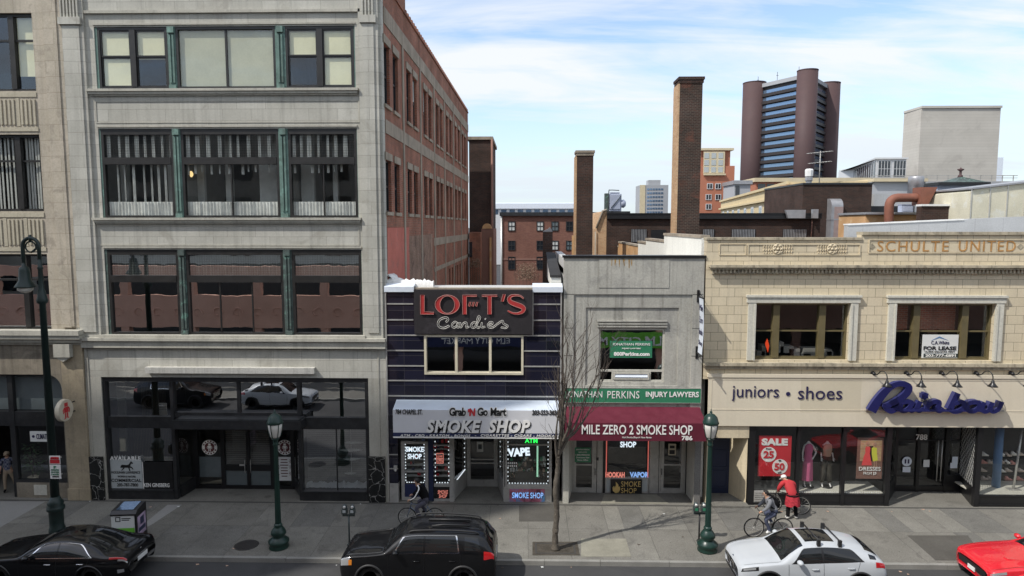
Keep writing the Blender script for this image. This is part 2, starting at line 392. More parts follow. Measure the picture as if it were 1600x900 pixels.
# plaid
g = N('plaid_shirt')
pos = g.n('ShaderNodeTexCoord').outputs['Object']
ck = g.n('ShaderNodeTexChecker', {'Vector': pos, 'Color1': (.035, .045, .09, 1), 'Color2': (.16, .17, .21, 1), 'Scale': 11.0})
g.bsdf(Base_Color=ck.outputs[0], Roughness=.9)
M['plaid'] = g.m
# mottled dust (red banner)
g = N('smoke_banner')
pos = g.n('ShaderNodeNewGeometry').outputs['Position']
a = g.noise(pos, 2.4, 6, .6, .6)
rp = g.n('ShaderNodeValToRGB', {0: a})
rp.color_ramp.elements[0].position = .34; rp.color_ramp.elements[0].color = (.10, .03, .05, 1)
rp.color_ramp.elements[1].position = .66; rp.color_ramp.elements[1].color = (.10, .28, .50, 1)
e = rp.color_ramp.elements.new(.5); e.color = (.46, .14, .20, 1)
g.bsdf(Base_Color=rp.outputs[0], Roughness=.6)
M['banner'] = g.m
# ------------------------------------------------------------------ mesh tools
ORG = {}
class MB:
 def __init__(s):
  s.v = []; s.f = []; s.m = []; s.sm = []; s.mi = 0; s.smooth = False
 def add(s, vs, fs):
  b = len(s.v); s.v += [tuple(x) for x in vs]
  for f in fs:
   s.f.append([b + i for i in f]); s.m.append(s.mi); s.sm.append(s.smooth)
  return s
 def box(s, x0, x1, y0, y1, z0, z1):
  if x0 > x1: x0, x1 = x1, x0
  if y0 > y1: y0, y1 = y1, y0
  if z0 > z1: z0, z1 = z1, z0
  v = [(x, y, z) for z in (z0, z1) for y in (y0, y1) for x in (x0, x1)]
  return s.add(v, [(0, 2, 3, 1), (4, 5, 7, 6), (0, 1, 5, 4), (2, 6, 7, 3), (0, 4, 6, 2), (1, 3, 7, 5)])
 def cbox(s, c, sx, sy, sz):
  return s.box(c[0] - sx / 2, c[0] + sx / 2, c[1] - sy / 2, c[1] + sy / 2, c[2] - sz / 2, c[2] + sz / 2)
 def prism(s, pts, axis, a, b):
  n = len(pts)
  def pt(p, t):
   return (p[0], t, p[1]) if axis == 'y' else (p[0], p[1], t) if axis == 'z' else (t, p[0], p[1])
  v = [pt(p, a) for p in pts] + [pt(p, b) for p in pts]
  ar = sum(pts[i][0] * pts[(i + 1) % n][1] - pts[(i + 1) % n][0] * pts[i][1] for i in range(n))
  fw = list(range(n)); bk = list(range(n, 2 * n))
  sides = [(i, (i + 1) % n, n + (i + 1) % n, n + i) for i in range(n)]
  flip = (ar > 0) != (axis == 'y') if b > a else (ar > 0) == (axis == 'y')
  if flip: fs = [fw[::-1], bk] + sides
  else: fs = [fw, bk[::-1]] + [q[::-1] for q in sides]
  return s.add(v, fs)
 def quad(s, *p): return s.add(p, [tuple(range(len(p)))])
 def tube(s, pts, r, n=8, caps=True, closed=False):
  pts = [Vector(p) for p in pts]
  k = len(pts)
  rr = r if isinstance(r, (list, tuple)) else [r] * k
  up = None; rings = []
  for i, p in enumerate(pts):
   if closed: t = pts[(i + 1) % k] - pts[i - 1]
   else: t = pts[min(i + 1, k - 1)] - pts[max(i - 1, 0)]
   if t.length < 1e-9: t = Vector((0, 0, 1))
   t.normalize()
   if up is None:
    up = Vector((0, 0, 1)) if abs(t.z) < .9 else Vector((1, 0, 0))
   a = (up - t * up.dot(t))
   if a.length < 1e-6: a = Vector((1, 0, 0)) - t * t.x
   a.normalize(); b = t.cross(a); up = a
   rings.append([p + (a * math.cos(2 * PI * j / n) + b * math.sin(2 * PI * j / n)) * rr[i] for j in range(n)])
  v = [q for rg in rings for q in rg]; fs = []
  for i in range(k if closed else k - 1):
   o, q = i * n, ((i + 1) % k) * n
   for j in range(n): fs.append((o + j, o + (j + 1) % n, q + (j + 1) % n, q + j))
  if caps and not closed:
   fs.append(tuple(range(n))[::-1]); fs.append(tuple((k - 1) * n + j for j in range(n)))
  sm = s.smooth; s.smooth = n > 5; s.add(v, fs); s.smooth = sm
  return s
 def lathe(s, prof, c=(0, 0, 0), n=16, axis='z', a0=0, a1=2 * PI, smooth=True):
  full = abs(a1 - a0 - 2 * PI) < 1e-6
  m = n if full else n + 1; v = []
  for r, h in prof:
   for j in range(m):
    a = a0 + (a1 - a0) * j / n
    x, y = r * math.cos(a), r * math.sin(a)
    q = (x, y, h) if axis == 'z' else (x, h, y) if axis == 'y' else (h, x, y)
    v.append((c[0] + q[0], c[1] + q[1], c[2] + q[2]))
  fs = []
  for i in range(len(prof) - 1):
   for j in range(n):
    jj = (j + 1) % m if full else j + 1
    q = (i * m + j, i * m + jj, (i + 1) * m + jj, (i + 1) * m + j)
    fs.append(q if axis != 'y' else q[::-1])
  if full:
   if prof[0][0] > 1e-6: fs.append(tuple(range(m))[::-1])
   if prof[-1][0] > 1e-6: fs.append(tuple((len(prof) - 1) * m + j for j in range(m)))
  sm = s.smooth; s.smooth = smooth; s.add(v, fs); s.smooth = sm
  return s
 def ball(s, c, rx, ry=None, rz=None, n=12, m=8):
  ry = ry or rx; rz = rz or rx
  prof = [(math.sin(PI * i / m), -math.cos(PI * i / m)) for i in range(m + 1)]
  b = len(s.v); s.lathe(prof, (0, 0, 0), n)
  for i in range(b, len(s.v)):
   x, y, z = s.v[i]; s.v[i] = (c[0] + x * rx, c[1] + y * ry, c[2] + z * rz)
  return s
 def disc(s, c, r, th, n=24, sx=1.0):
  """flat disc facing -y"""
  b = len(s.v); s.lathe([(0, -th / 2), (r, -th / 2), (r, th / 2), (0, th / 2)], (0, 0, 0), n, 'y', smooth=False)
  for i in range(b, len(s.v)):
   x, y, z = s.v[i]; s.v[i] = (c[0] + x * sx, c[1] + y, c[2] + z)
  return s
 def wall(s, x0, x1, z0, z1, y0, y1, holes=()):
  xs = sorted({x0, x1} | {h[0] for h in holes} | {h[1] for h in holes})
  zs = sorted({z0, z1} | {h[2] for h in holes} | {h[3] for h in holes})
  xs = [x for x in xs if x0 - 1e-6 <= x <= x1 + 1e-6]; zs = [z for z in zs if z0 - 1e-6 <= z <= z1 + 1e-6]
  nx, nz = len(xs) - 1, len(zs) - 1
  def solid(i, k):
   if i < 0 or k < 0 or i >= nx or k >= nz: return False
   cx, cz = (xs[i] + xs[i + 1]) / 2, (zs[k] + zs[k + 1]) / 2
   return not any(h[0] < cx < h[1] and h[2] < cz < h[3] for h in holes)
  for i in range(nx):
   for k in range(nz):
    if not solid(i, k): continue
    a, b, c, d = xs[i], xs[i + 1], zs[k], zs[k + 1]
    s.quad((a, y0, c), (b, y0, c), (b, y0, d), (a, y0, d))
    s.quad((b, y1, c), (a, y1, c), (a, y1, d), (b, y1, d))
    if not solid(i - 1, k): s.quad((a, y1, c), (a, y0, c), (a, y0, d), (a, y1, d))
    if not solid(i + 1, k): s.quad((b, y0, c), (b, y1, c), (b, y1, d), (b, y0, d))
    if not solid(i, k - 1): s.quad((a, y1, c), (b, y1, c), (b, y0, c), (a, y0, c))
    if not solid(i, k + 1): s.quad((a, y0, d), (b, y0, d), (b, y1, d), (a, y1, d))
  return s
 def frame(s, x0, x1, z0, z1, y0, y1, t, tb=None, tt=None):
  """hollow rectangular frame, four bars butted end to end"""
  tb = t if tb is None else tb; tt = t if tt is None else tt
  s.box(x0, x0 + t, y0, y1, z0, z1); s.box(x1 - t, x1, y0, y1, z0, z1)
  s.box(x0 + t, x1 - t, y0, y1, z0, z0 + tb); s.box(x0 + t, x1 - t, y0, y1, z1 - tt, z1)
  return s
 def xf(s, mat, start=0):
  for i in range(start, len(s.v)): s.v[i] = tuple(mat @ Vector(s.v[i]))
  return s
 def build(s, name, mats, parent=None, bevel=0.0, seg=2):
  if not isinstance(mats, (list, tuple)): mats = [mats]
  o0 = ORG.get(parent.name, Vector((0, 0, 0))) if parent else Vector((0, 0, 0))
  me = bpy.data.meshes.new(name)
  me.from_pydata([(x - o0.x, y - o0.y, z - o0.z) for x, y, z in s.v], [], s.f)
  for m in mats: me.materials.append(M[m] if isinstance(m, str) else m)
  me.polygons.foreach_set('material_index', s.m)
  me.polygons.foreach_set('use_smooth', s.sm)
  me.update()
  ob = bpy.data.objects.new(name, me)
  C.objects.link(ob)
  if parent: ob.parent = parent; ORG[ob.name] = o0
  if bevel:
   b = ob.modifiers.new('bevel', 'BEVEL'); b.width = bevel; b.segments = seg; b.limit_method = 'ANGLE'; b.angle_limit = RAD(40)
  return ob
def tag(o, label, cat, group=None, kind=None):
 o['label'] = label; o['category'] = cat
 if group: o['group'] = group
 if kind: o['kind'] = kind
 return o
def thing(name, label, cat, loc=(0, 0, 0), group=None):
 o = bpy.data.objects.new(name, None); C.objects.link(o)
 o.empty_display_size = .3
 o.location = loc; ORG[o.name] = Vector(loc)
 return tag(o, label, cat, group)
def solo(mb, name, mats, label, cat, loc=None, group=None, bevel=0.0):
 """a thing that is one mesh"""
 o = mb.build(name, mats, None, bevel)
 if loc is not None:
  l = Vector(loc); o.data.transform(Matrix.Translation(-l)); o.location = l; ORG[o.name] = l
 return tag(o, label, cat, group)
def struct(mb, name, mats, kind='structure'):
 o = mb.build(name, mats); o['kind'] = kind; return o
def kids(o): return [c for c in list(C.objects) if c.parent == o]
def dup(o, label=None, loc=None, rz=None, parent=None):
 c = o.copy(); C.objects.link(c)
 if parent: c.parent = parent
 for k in o.children: dup(k, parent=c)
 if label: c['label'] = label
 if loc is not None: c.location = loc; ORG[c.name] = Vector(loc)
 if rz is not None: c.rotation_euler = (0, 0, rz)
 return c
# ------------------------------------------------------------------ lettering (built in one go)
def textmesh(s, bold=0.0, spacing=1.0, shear=0.0, ext=0.0, line=1.0):
 cu = bpy.data.curves.new('lettering', 'FONT')
 cu.body = s; cu.size = 1.0; cu.offset = bold; cu.space_character = spacing; cu.shear = shear; cu.extrude = ext
 cu.align_x = 'CENTER'; cu.resolution_u = 3; cu.space_line = line
 ob = bpy.data.objects.new('lettering', cu)
 C.objects.link(ob)
 bpy.context.view_layer.update()
 me = bpy.data.meshes.new_from_object(ob.evaluated_get(bpy.context.evaluated_depsgraph_get()))
 bpy.data.objects.remove(ob); bpy.data.curves.remove(cu)
 return me
_TM = {}
def text(s, rect, Y, m, parent, name='lettering', bold=0.0, spacing=1.0, shear=0.0, th=.012, mirror=False, frame=None, keep=False, line=1.0):
 """lettering on a plane facing the street; rect = (x0, x1, z0, z1) in metres; frame: matrix for other planes"""
 key = (s, bold, spacing, shear, line)
 if key not in _TM: _TM[key] = textmesh(s, bold, spacing, shear, .5, line)
 me = _TM[key].copy(); me.name = name
 vs = [v.co for v in me.vertices]
 xa, xb = min(v.x for v in vs), max(v.x for v in vs); ya, yb = min(v.y for v in vs), max(v.y for v in vs)
 x0, x1, z0, z1 = rect
 o0 = ORG.get(parent.name, Vector((0, 0, 0))) if parent else Vector((0, 0, 0))
 sx, sz = (x1 - x0) / (xb - xa), (z1 - z0) / (yb - ya)
 if keep:
  k = min(sx, sz); cx, cz = (x0 + x1) / 2, (z0 + z1) / 2
  x0, z0 = cx - k * (xb - xa) / 2, cz - k * (yb - ya) / 2; x1 = cx + k * (xb - xa) / 2; sx = sz = k
 for v in vs:
  x = x1 - (v.x - xa) * sx if mirror else x0 + (v.x - xa) * sx
  q = Vector((x, Y - th * .5 - v.z * th, z0 + (v.y - ya) * sz))
  if frame is not None: q = frame @ q
  v.xyz = q - o0
 if mirror: me.flip_normals()
 me.materials.clear(); me.materials.append(M[m] if isinstance(m, str) else m)
 me.update()
 ob = bpy.data.objects.new(name, me); C.objects.link(ob)
 if parent: ob.parent = parent; ORG[ob.name] = o0
 return ob
def tx(s, px0, py0, px1, py1, Y, m, parent, **k):
 return text(s, R(px0, py0, px1, py1, Y), Y, m, parent, **k)
def smooth(pts, n=6, closed=False):
 pts = [Vector(p) for p in pts]; k = len(pts); out = []
 for i in range(k if closed else k - 1):
  if closed: a, b, c, d = pts[i - 1], pts[i], pts[(i + 1) % k], pts[(i + 2) % k]
  else: a, b, c, d = pts[max(i - 1, 0)], pts[i], pts[i + 1], pts[min(i + 2, k - 1)]
  for j in range(n):
   t = j / n
   out.append(.5 * ((2 * b) + (c - a) * t + (2 * a - 5 * b + 4 * c - d) * t * t + (3 * b - a - 3 * c + d) * t ** 3))
 if not closed: out.append(pts[-1])
 return out
def ribbon(mb, pts, wid, y0, y1, side=None):
 """broad-pen stroke in the x-z plane, given thickness in y; wid per point"""
 pts = [Vector((p[0], 0, p[1])) for p in pts]; k = len(pts)
 L, Rr = [], []
 for i, p in enumerate(pts):
  t = pts[min(i + 1, k - 1)] - pts[max(i - 1, 0)]
  t = t.normalized() if t.length > 1e-9 else Vector((1, 0, 0))
  nn = Vector((-t.z, 0, t.x)) * wid[i] * .5
  L.append(p + nn); Rr.append(p - nn)
 for i in range(k - 1):
  a, b, c, d = Rr[i], Rr[i + 1], L[i + 1], L[i]
  v = [(q.x, y, q.z) for y in (y0 - .0004 * i, y1) for q in (a, b, c, d)]
  fs = [(0, 1, 2, 3), (7, 6, 5, 4), (0, 4, 5, 1), (2, 6, 7, 3)]
  if i == 0: fs.append((3, 7, 4, 0))
  if i == k - 2: fs.append((1, 5, 6, 2))
  if side is None: mb.add(v, fs)
  else: mb.mi = 0; mb.add(v, fs[:2]); mb.mi = side; mb.add(v, fs[2:]); mb.mi = 0
 return mb
# ================================================================== GROUND
KERB = -4.7
mb = MB(); mb.quad((-3000, -3000, -.17), (3000, -3000, -.17), (3000, 3000, -.17), (-3000, 3000, -.17)); struct(mb, 'ground', 'asphalt')
mb = MB(); mb.box(-80, 80, -16.2, KERB - .16, -.3, -.15); struct(mb, 'road', 'asphalt')
mb = MB(); mb.box(-80, 80, KERB, 3.0, -.3, 0.0); struct(mb, 'sidewalk', 'sidewalk')
mb = MB(); mb.box(-80, 80, -21.9, -16.36, -.3, 0.0); struct(mb, 'far_sidewalk', 'sidewalk')
mb = MB()
x = -60.0
while x < 60:
 L = random.uniform(1.9, 2.5); mb.box(x, x + L - .012, KERB - .16, KERB - .004, -.3, random.uniform(.0, .012)); x += L
mb.box(-80, 80, -16.36, -16.2, -.3, 0.0)
struct(mb, 'kerb', 'kerb')
rnd = random.Random(17); mb = MB(); mb.box(-30.4, 30.4, KERB + .01, -.1, .0, .0015); struct(mb, 'sidewalk_joints', 'joint')
mb = MB(); xj = -30.3
while xj < 30:
 for y0, y1 in ((KERB + .01, -2.362), (-2.35, -.22)):
  mb.mi = rnd.choice((0, 0, 1, 2)); x1 = xj + 1.508; zt = .004 + rnd.uniform(0, .0015)
  if rnd.random() < .25: xm = xj + rnd.uniform(.5, 1.0); mb.box(xj, xm - .006, y0, y1, 0, zt); mb.mi = rnd.choice((0, 1, 2)); mb.box(xm, x1, y0, y1, 0, zt)
  else: mb.box(xj, x1, y0, y1, 0, zt)
 xj += 1.52
struct(mb, 'sidewalk_slabs', ['sidewalk', 'sidewalk_light', 'sidewalk_grey'])
def patch(name, mat, pts, z=.006):
 mb = MB(); q = [G(px, py, 0) for px, py in pts]
 mb.prism([(p.x, p.y) for p in q][::-1], 'z', -.05, z); return struct(mb, name, mat)
xn = G(60, 790).x
mb = MB(); mb.box(-60, xn, KERB + .01, -.3, -.05, .009); struct(mb, 'pale_paving', 'sidewalk_new')
patch('paving_repair', 'sidewalk_new', [(216, 832), (228, 816), (262, 789), (284, 789), (240, 818)], .010)
patch('entrance_paving', 'sidewalk_pale', [(944, 773), (1026, 773), (1045, 787), (939, 787)], .010)
patch('kerbside_paving', 'sidewalk_pale', [(908, 842), (978, 842), (986, 870), (908, 870)], .011)
patch('dark_paving_plate', 'sidewalk_dark', [(1418, 837), (1512, 837), (1542, 876), (1462, 876)], .012)
patch('tree_pit', 'soil', [(832, 847), (902, 847), (906, 868), (832, 868)], .014)
patch('cellar_paving', 'sidewalk_dark', [(811, 790), (866, 789), (866, 815), (811, 815)], .012)
mb = MB(); q = G(385, 852)
mb.lathe([(0, .006), (.36, .006), (.38, .012), (.42, .012), (.43, .004)], (q.x, q.y, .005), 28)
for i in range(-3, 4):
 wdt = math.sqrt(.34 ** 2 - (i * .09) ** 2); mb.box(q.x - wdt, q.x + wdt, q.y + i * .09 - .012, q.y + i * .09 + .012, .008, .019)
solo(mb, 'manhole_cover', 'iron', 'round iron manhole cover in the pavement left of the green street lamp', 'manhole cover', (q.x, q.y, 0))
mb = MB(); q0, q1 = G(836, 849), G(900, 866)
mb.frame(q0.x, q1.x, min(q0.y, q1.y), max(q0.y, q1.y), 0, .02, .05)
mb.v = [(v[0], v[2], .0 + v[1]) for v in mb.v]
struct(mb, 'tree_pit_edge', 'joint')
rnd = random.Random(31); mb = MB()
for i in range(46):
 x, y = rnd.uniform(-20, 17), rnd.choice((rnd.uniform(-4.5, -.3), rnd.uniform(-.9, -.2), -4.95 - rnd.random() * .3)); z = .012 if y > -4.7 else -.135
 a, k = rnd.uniform(0, PI), rnd.uniform(.02, .06); mb.mi = rnd.randrange(3)
 mb.add([(x + k * math.cos(a + t * PI / 2) * (1 + .4 * (t % 2)), y + k * math.sin(a + t * PI / 2), z + .01 * (t % 2)) for t in range(4)], [(0, 1, 2, 3)])
struct(mb, 'litter', ['paper', 'twig', 'beige_cloth'], 'stuff')
# ================================================================== BUILDING A  (far left, tan stone)
XA = XX(115, 280)
A = thing('stone_office_building', 'tan stone office block at the far left edge, with fluted panels under its dark windows', 'building', (XA - 4, 0, 0))
ax1 = XX(65, 270); ax0 = ax1 - 2.9
rows = [(20, 142), (210, 330), (397, 515)]
za = [(ZZ(40, b), ZZ(40, a)) for a, b in rows]
sx0, sx1, sz0, sz1 = R(-60, 585, 101, 775)
sx0 = sx1 - 4.6
holes = [(ax0, ax1, a, b) for a, b in za]
mb = MB(); ztop = 27.0; zc = ZZ(60, 522)
mb.wall(XA - 12, XA, zc, ztop, 0, .35, holes); mb.build('wall', 'limestone_tan', A)
mb = MB()
r = .62
mb.wall(XA - 12, XA, 0, zc - .002, .0, .35, [(sx0, sx1, -1, sz1)])
arc = [(sx1 - r + r * math.cos(t * PI / 16), sz1 - r + r * math.sin(t * PI / 16)) for t in range(9)]
mb.prism([(sx1 + .001, sz1 + .001)] + [(sx1 + .001, sz1 - r)] + arc[:] + [(sx1 - r, sz1 + .001)], 'y', .003, .347)
mb.build('shop_wall', 'limestone_dirty', A)
mb = MB()
px0, px1 = XX(86, 270), XA + .0
mb.box(px0 - .05, XA - .02, -.12, -.003, zc + .3, ztop)
mb.box(px0 + .35, XA - .22, -.16, -.12, zc + .35, ztop)
mb.build('pier', 'limestone_tan', A)
mb = MB(); px0 = XX(103, 660)
mb.box(px0 + .02, XA - .01, -.10, -.003, 0, zc - .25); mb.box(px0 - .02, XA + .01, -.14, -.003, 0, .5)
mb.build('shop_pier', surf('pier_stone', (.34, .285, .205), var=.25, streak=.35, blotch=1.0, bcol=(.25, .21, .16), bump=.2), A)
mb = MB()
z0, z1 = ZZ(60, 538), ZZ(60, 514)
for k, (dz, d) in enumerate(((0, .12), (.12, .26), (.28, .40), (.44, .46))):
 mb.box(XA - 12, XA + .12, -d, -.004 - .001 * k, z0 + dz, z0 + dz + (.14 if k < 3 else z1 - z0 - .44))
b0, b1, bz0, bz1 = R(92, 536, 117, 556)
mb.box(b0, b1, -.34, -.12, bz0, bz1); mb.prism([(b0, bz0), (b1, bz0), ((b0 + b1) / 2, bz0 - .2)], 'y', -.28, -.14)
mb.build('cornice', 'limestone_plain', A)
mb = MB()
for k, (a, b) in enumerate(zip(za[:2], za[1:])):
 zlo, zhi = b[1] + .32, a[0] - .28
 x = ax1 - .02
 mb.mi = 0
 mb = MB(); mb.box(ax0, ax1, -.03, -.002, zhi + .04, zhi + .22); mb.box(ax0, ax1, -.03, -.002, zlo - .2, zlo - .04)
 i = 0
 while x > ax0:
  if i % 5 != 4: mb.box(x - .13, x - .045, -.05, -.002, zlo + .06, zhi - .06)
  else: mb.box(x - .16, x - .02, -.02, -.002, zlo, zhi)
  x -= .17; i += 1
 mb.build('fluted_panel', 'spandrel_tan', A)
for k, (a, b) in enumerate(za):
 mb = MB()
 mb.frame(ax0, ax1, a, b, .14, .26, .1)
 xm = ax1 - (ax1 - XX(16 + k * 11, 80 + k * 187)) ;
 mb.box(xm - .11, xm + .11, .10, .27, a + .1, b - .1)
 zm = b - (b - a) * .34
 for u, v in ((xm + .11, ax1 - .1), (ax0 + .1, xm - .11)):
  mb.box(u, v, .17, .235, zm - .04, zm + .04)
 wfr = mb.build('window', 'bronze', A)
 mb = MB(); mb.quad((ax0 + .1, .22, a + .1), (ax1 - .1, .22, a + .1), (ax1 - .1, .22, b - .1), (ax0 + .1, .22, b - .1)); mb.build('pane', 'glass_mirror' if k == 2 else 'glass', wfr)
 mb = MB()
 if k == 0:
  mb.box(xm + .11, ax1 - .1, .30, .31, a + .62, b - .1)
  mb.build('blind', 'blind', wfr)
 elif k == 1:
  for j in range(7):
   xx = xm + .15 + j * .12; mb.box(xx, xx + .075, .34 + .02 * (j % 2), .36 + .02 * (j % 2), a + .1, b - .1)
   xx = xm - .2 - j * .16; mb.box(xx - .07, xx, .34 + .02 * (j % 2), .36 + .02 * (j % 2), a + .1, b - .1)
  mb.build('curtain', 'curtain_grey', wfr)
mb = MB(); mb.box(XA - 12, XA - .05, 4.0, 4.2, 0, ztop); mb.box(XA - 12, XA, .4, 4, ztop - .3, ztop); mb.box(XA - 12.2, XA - 12, .4, 4, 0, ztop)
for a, b in za: mb.box(XA - 11.9, XA - .05, .36, 4, a - .5, a - .3)
mb.build('interior', 'interior', A)
mb = MB(); mb.box(XA - 12, XA, .01, 30, ztop - .2, ztop); mb.build('roof', 'roof_dark', A)
# shop front of A
zr0, zr1 = ZZ(50, 668), ZZ(50, 645); zb = ZZ(60, 752)
xd = XX(22, 700, .25)
mb = MB()
mb.box(sx0, sx1, .2, .34, zr0, zr1)
mb.box(sx0, sx1, .2, .34, sz1 - .1, sz1 - .002)
for px in (18,): mb.box(XX(px - 4, 640, .2), XX(px + 4, 640, .2), .18, .36, 0.0, sz1 - .1)
mb.box(xd + .1, sx1, .16, .34, zb - .12, zb);
mb.build('shop_frame', 'frame_dark', A)
mb = MB(); mb.box(xd + .1, sx1, .12, .34, 0, zb - .12); mb.mi = 1
mb.box(XX(53, 765, .1), XX(73, 765, .1), .10, .119, .12, zb - .2)
mb.build('bulkhead', ['limestone_dirty', 'concrete_light'], A)
mb = MB(); mb.quad((sx0, .27, zr1), (sx1, .27, zr1), (sx1, .27, sz1 - .1), (sx0, .27, sz1 - .1)); mb.build('shop_pane', 'glass_shop', A)
mb = MB(); mb.quad((xd + .1, .27, zb), (sx1, .27, zb), (sx1, .27, zr0), (xd + .1, .27, zr0))
mb.build('shop_pane', 'glass_shop', A)
mb = MB(); mb.box(sx0, sx1, .5, .52, zr1, sz1 - .1)
mb.build('shop_back_panel', 'panel_grey', A)
mb = MB(); q = R(47, 674, 79, 690, .24)
mb.box(q[0], q[1], .235, .262, q[2], q[3])
CL = solo(mb, 'window_sign', 'paper', 'white landscape sign reading CLIMATEH in the window behind the tall lamp post', 'sign', ((q[0] + q[1]) / 2, .25, q[2]))
tx('CLIMATEH', 57, 678, 78, 686, .233, 'letter_navy', CL, bold=.01)
mb = MB(); cq = P(52, 682, .23); mb.disc((cq.x, .232, cq.z), .06, .004); mb.build('emblem', 'letter_navy', CL)
# ================================================================== BUILDING B  (grey limestone, four storeys)
XB0, XB1 = XA + .002, XX(600, 300)
ZTOP = 21.1
B = thing('limestone_building', 'grey limestone four storey block with wide triple windows and a long red brick side wall', 'building', ((XB0 + XB1) / 2, 0, 0))
r1 = R(149, 41, 555, 139); r2 = R(157, 201, 559, 340); r3 = R(166, 390, 566, 523); st = R(163, 590, 577, 782)
st = (st[0], st[1], 0.0, st[3])
mb = MB()
mb.wall(XB0, XB1, st[3] + .0, ZTOP, 0, .4, [r1, r2, r3])
mb.build('wall', 'limestone', B)
for a, b in ((XB0, st[0]), (st[1], XB1)): mb = MB(); mb.box(a, b, 0, .4, 0, st[3] - .001); mb.build('shop_pier', 'limestone_plain', B)
# piers with flutes and caps
zp = ZZ(350, 530)
for (a, b) in ((XX(104, 250), XX(147, 250)), (XX(563, 250), XX(597, 250))):
 mb = MB()
 mb.box(a + .04, b - .06, -.10, -.002, zp + .05, ZTOP)
 zc0 = ZZ(350, 32)
 mb.box(a + .22, b - .22, -.15, -.101, zp + .3, zc0 - .2)
 mb.box(a + .12, b - .12, -.22, -.101, zc0 - .16, zc0 + .12)
 k = 0
 xx = a + .2
 while xx < b - .25:
  mb.box(xx, xx + .06, -.18, -.101, zc0 + .125, ZTOP - .1); xx += .13
 mb.build('pier', 'limestone', B)
mb = MB()
for rr, sill in ((r1, .26), (r2, .26), (r3, .34)):
 z = rr[2]
 mb.box(rr[0] - .35, rr[1] + .12, -.20, -.003, z - .10, z - .002)
 mb.box(rr[0] - .30, rr[1] + .08, -.14, -.004, z - .20, z - .102)
 mb.box(rr[0] - .26, rr[1] + .05, -.08, -.005, z - sill, z - .202)
 zt = rr[3]
 mb.box(rr[0] - .02, rr[1] + .02, -.05, -.003, zt + .06, zt + .13)
z = ZZ(350, 70 - 52); mb.box(XX(133, 22), XX(563, 22), -.10, -.004, z - .06, z + .05)
# main band over the shop
z0, z1 = ZZ(350, 541), ZZ(350, 527)
mb.box(XB0 + .02, XB1, -.30, -.104, z1 - .12, z1); mb.box(XB0 + .02, XB1 - .02, -.2, -.104, z0 - .05, z1 - .122)
# panel outlines on the spandrels
for (pa, pb) in ((157, 192), (352, 384), ):
 q = R(150, pa, 560, pb)
 mb.frame(q[0] - .02, q[1] + .05, q[2], q[3], -.022, -.002, .05)
q = R(136, 547, 590, 566)
mb.box(q[0], q[1], -.03, -.003, q[3] - .03, q[3] + .02); mb.box(q[0] - .01, q[0] + .04, -.03, -.004, .9, q[3] - .03); mb.box(q[1], q[1] + .05, -.03, -.004, .9, q[3] - .03)
mb.build('moulding', 'limestone_plain', B)
mb = MB(); q = R(231, 573, 493, 582)
mb.box(q[0], q[1], -.22, -.003, q[2], q[3])
for i in range(12): mb.cbox((q[0] + .2 + i * (q[1] - q[0] - .4) / 11, -.221, (q[2] + q[3]) / 2), .03, .01, .03)
mb.build('sign_ledge', surf('pale_ledge', (.56, .545, .5), var=.1, streak=.3), B)
for (a, b) in ((140, 164), (577, 603)):
 q = R(a, 713, b, 784); mb = MB(); mb.box(q[0], q[1] - .01, -.09, -.003, 0, q[3]); mb.build('marble_base', 'marble', B)
GY = .30
def pane(parent, x0, x1, z0, z1, y, m='glass', name='pane'):
 mb = MB(); mb.quad((x0, y, z0), (x1, y, z0), (x1, y, z1), (x0, y, z1)); return mb.build(name, m, parent)
def sashes(rect, n, blinds):
 x0, x1, z0, z1 = rect
 mb = MB(); mb.frame(x0, x1, z0, z1, .03, .2, .09)
 wd = (x1 - x0 - .18) / n
 zm = z1 - (z1 - z0) * .47
 cells = []
 for i in range(n):
  a, b = x0 + .09 + i * wd, x0 + .09 + (i + 1) * wd
  if i: mb.box(a - .11, a + .11, .01, .21, z0 + .09, z1 - .09)
  a += .11 if i else 0; b -= .11 if i < n - 1 else 0
  mb.frame(a + .002, b - .002, zm, z1 - .092, .06, .12, .05); mb.frame(a + .002, b - .002, z0 + .092, zm - .002, .09, .15, .05)
  cells.append((a + .05, b - .05))
 wf = mb.build('window', 'bronze', B)
 for (a, b), bl in zip(cells, blinds):
  pane(wf, a, b, zm + .05, z1 - .14, .09); pane(wf, a, b, z0 + .14, zm - .05, .12)
  mbb = MB()
  zb = z0 + .1 + (1 - bl) * (z1 - z0)
  mbb.box(a - .04, b + .04, .155, .165, max(zb, z0 + .1), z1 - .09)
  mbb.build('blind', 'blind', wf)
 return wf
def bayrect(px0, px1, rr, my): return (XX(px0, my, 0), XX(px1, my, 0), rr[2] + .02, rr[3] - .02)
# top row
a = bayrect(153, 262, r1, 90); wl = sashes(a, 2, (1, .55))
a = bayrect(446, 553, r1, 90); sashes(a, 2, (.5, 1))
a = bayrect(275, 430, r1, 90)
mb = MB(); mb.frame(a[0], a[1], a[2], a[3], .03, .2, .09); xm = (a[0] + a[1]) / 2; mb.box(xm - .04, xm + .04, .08, .2, a[2] + .09, a[3] - .09)
wf = mb.build('window', 'bronze', B)
pane(wf, a[0] + .09, a[1] - .09, a[2] + .09, a[3] - .09, .11)
mb = MB(); mb.box(a[0] + .05, a[1] - .05, .155, .165, a[2] + .05, a[3] - .05); mb.build('blind', 'blind_grey', wf)
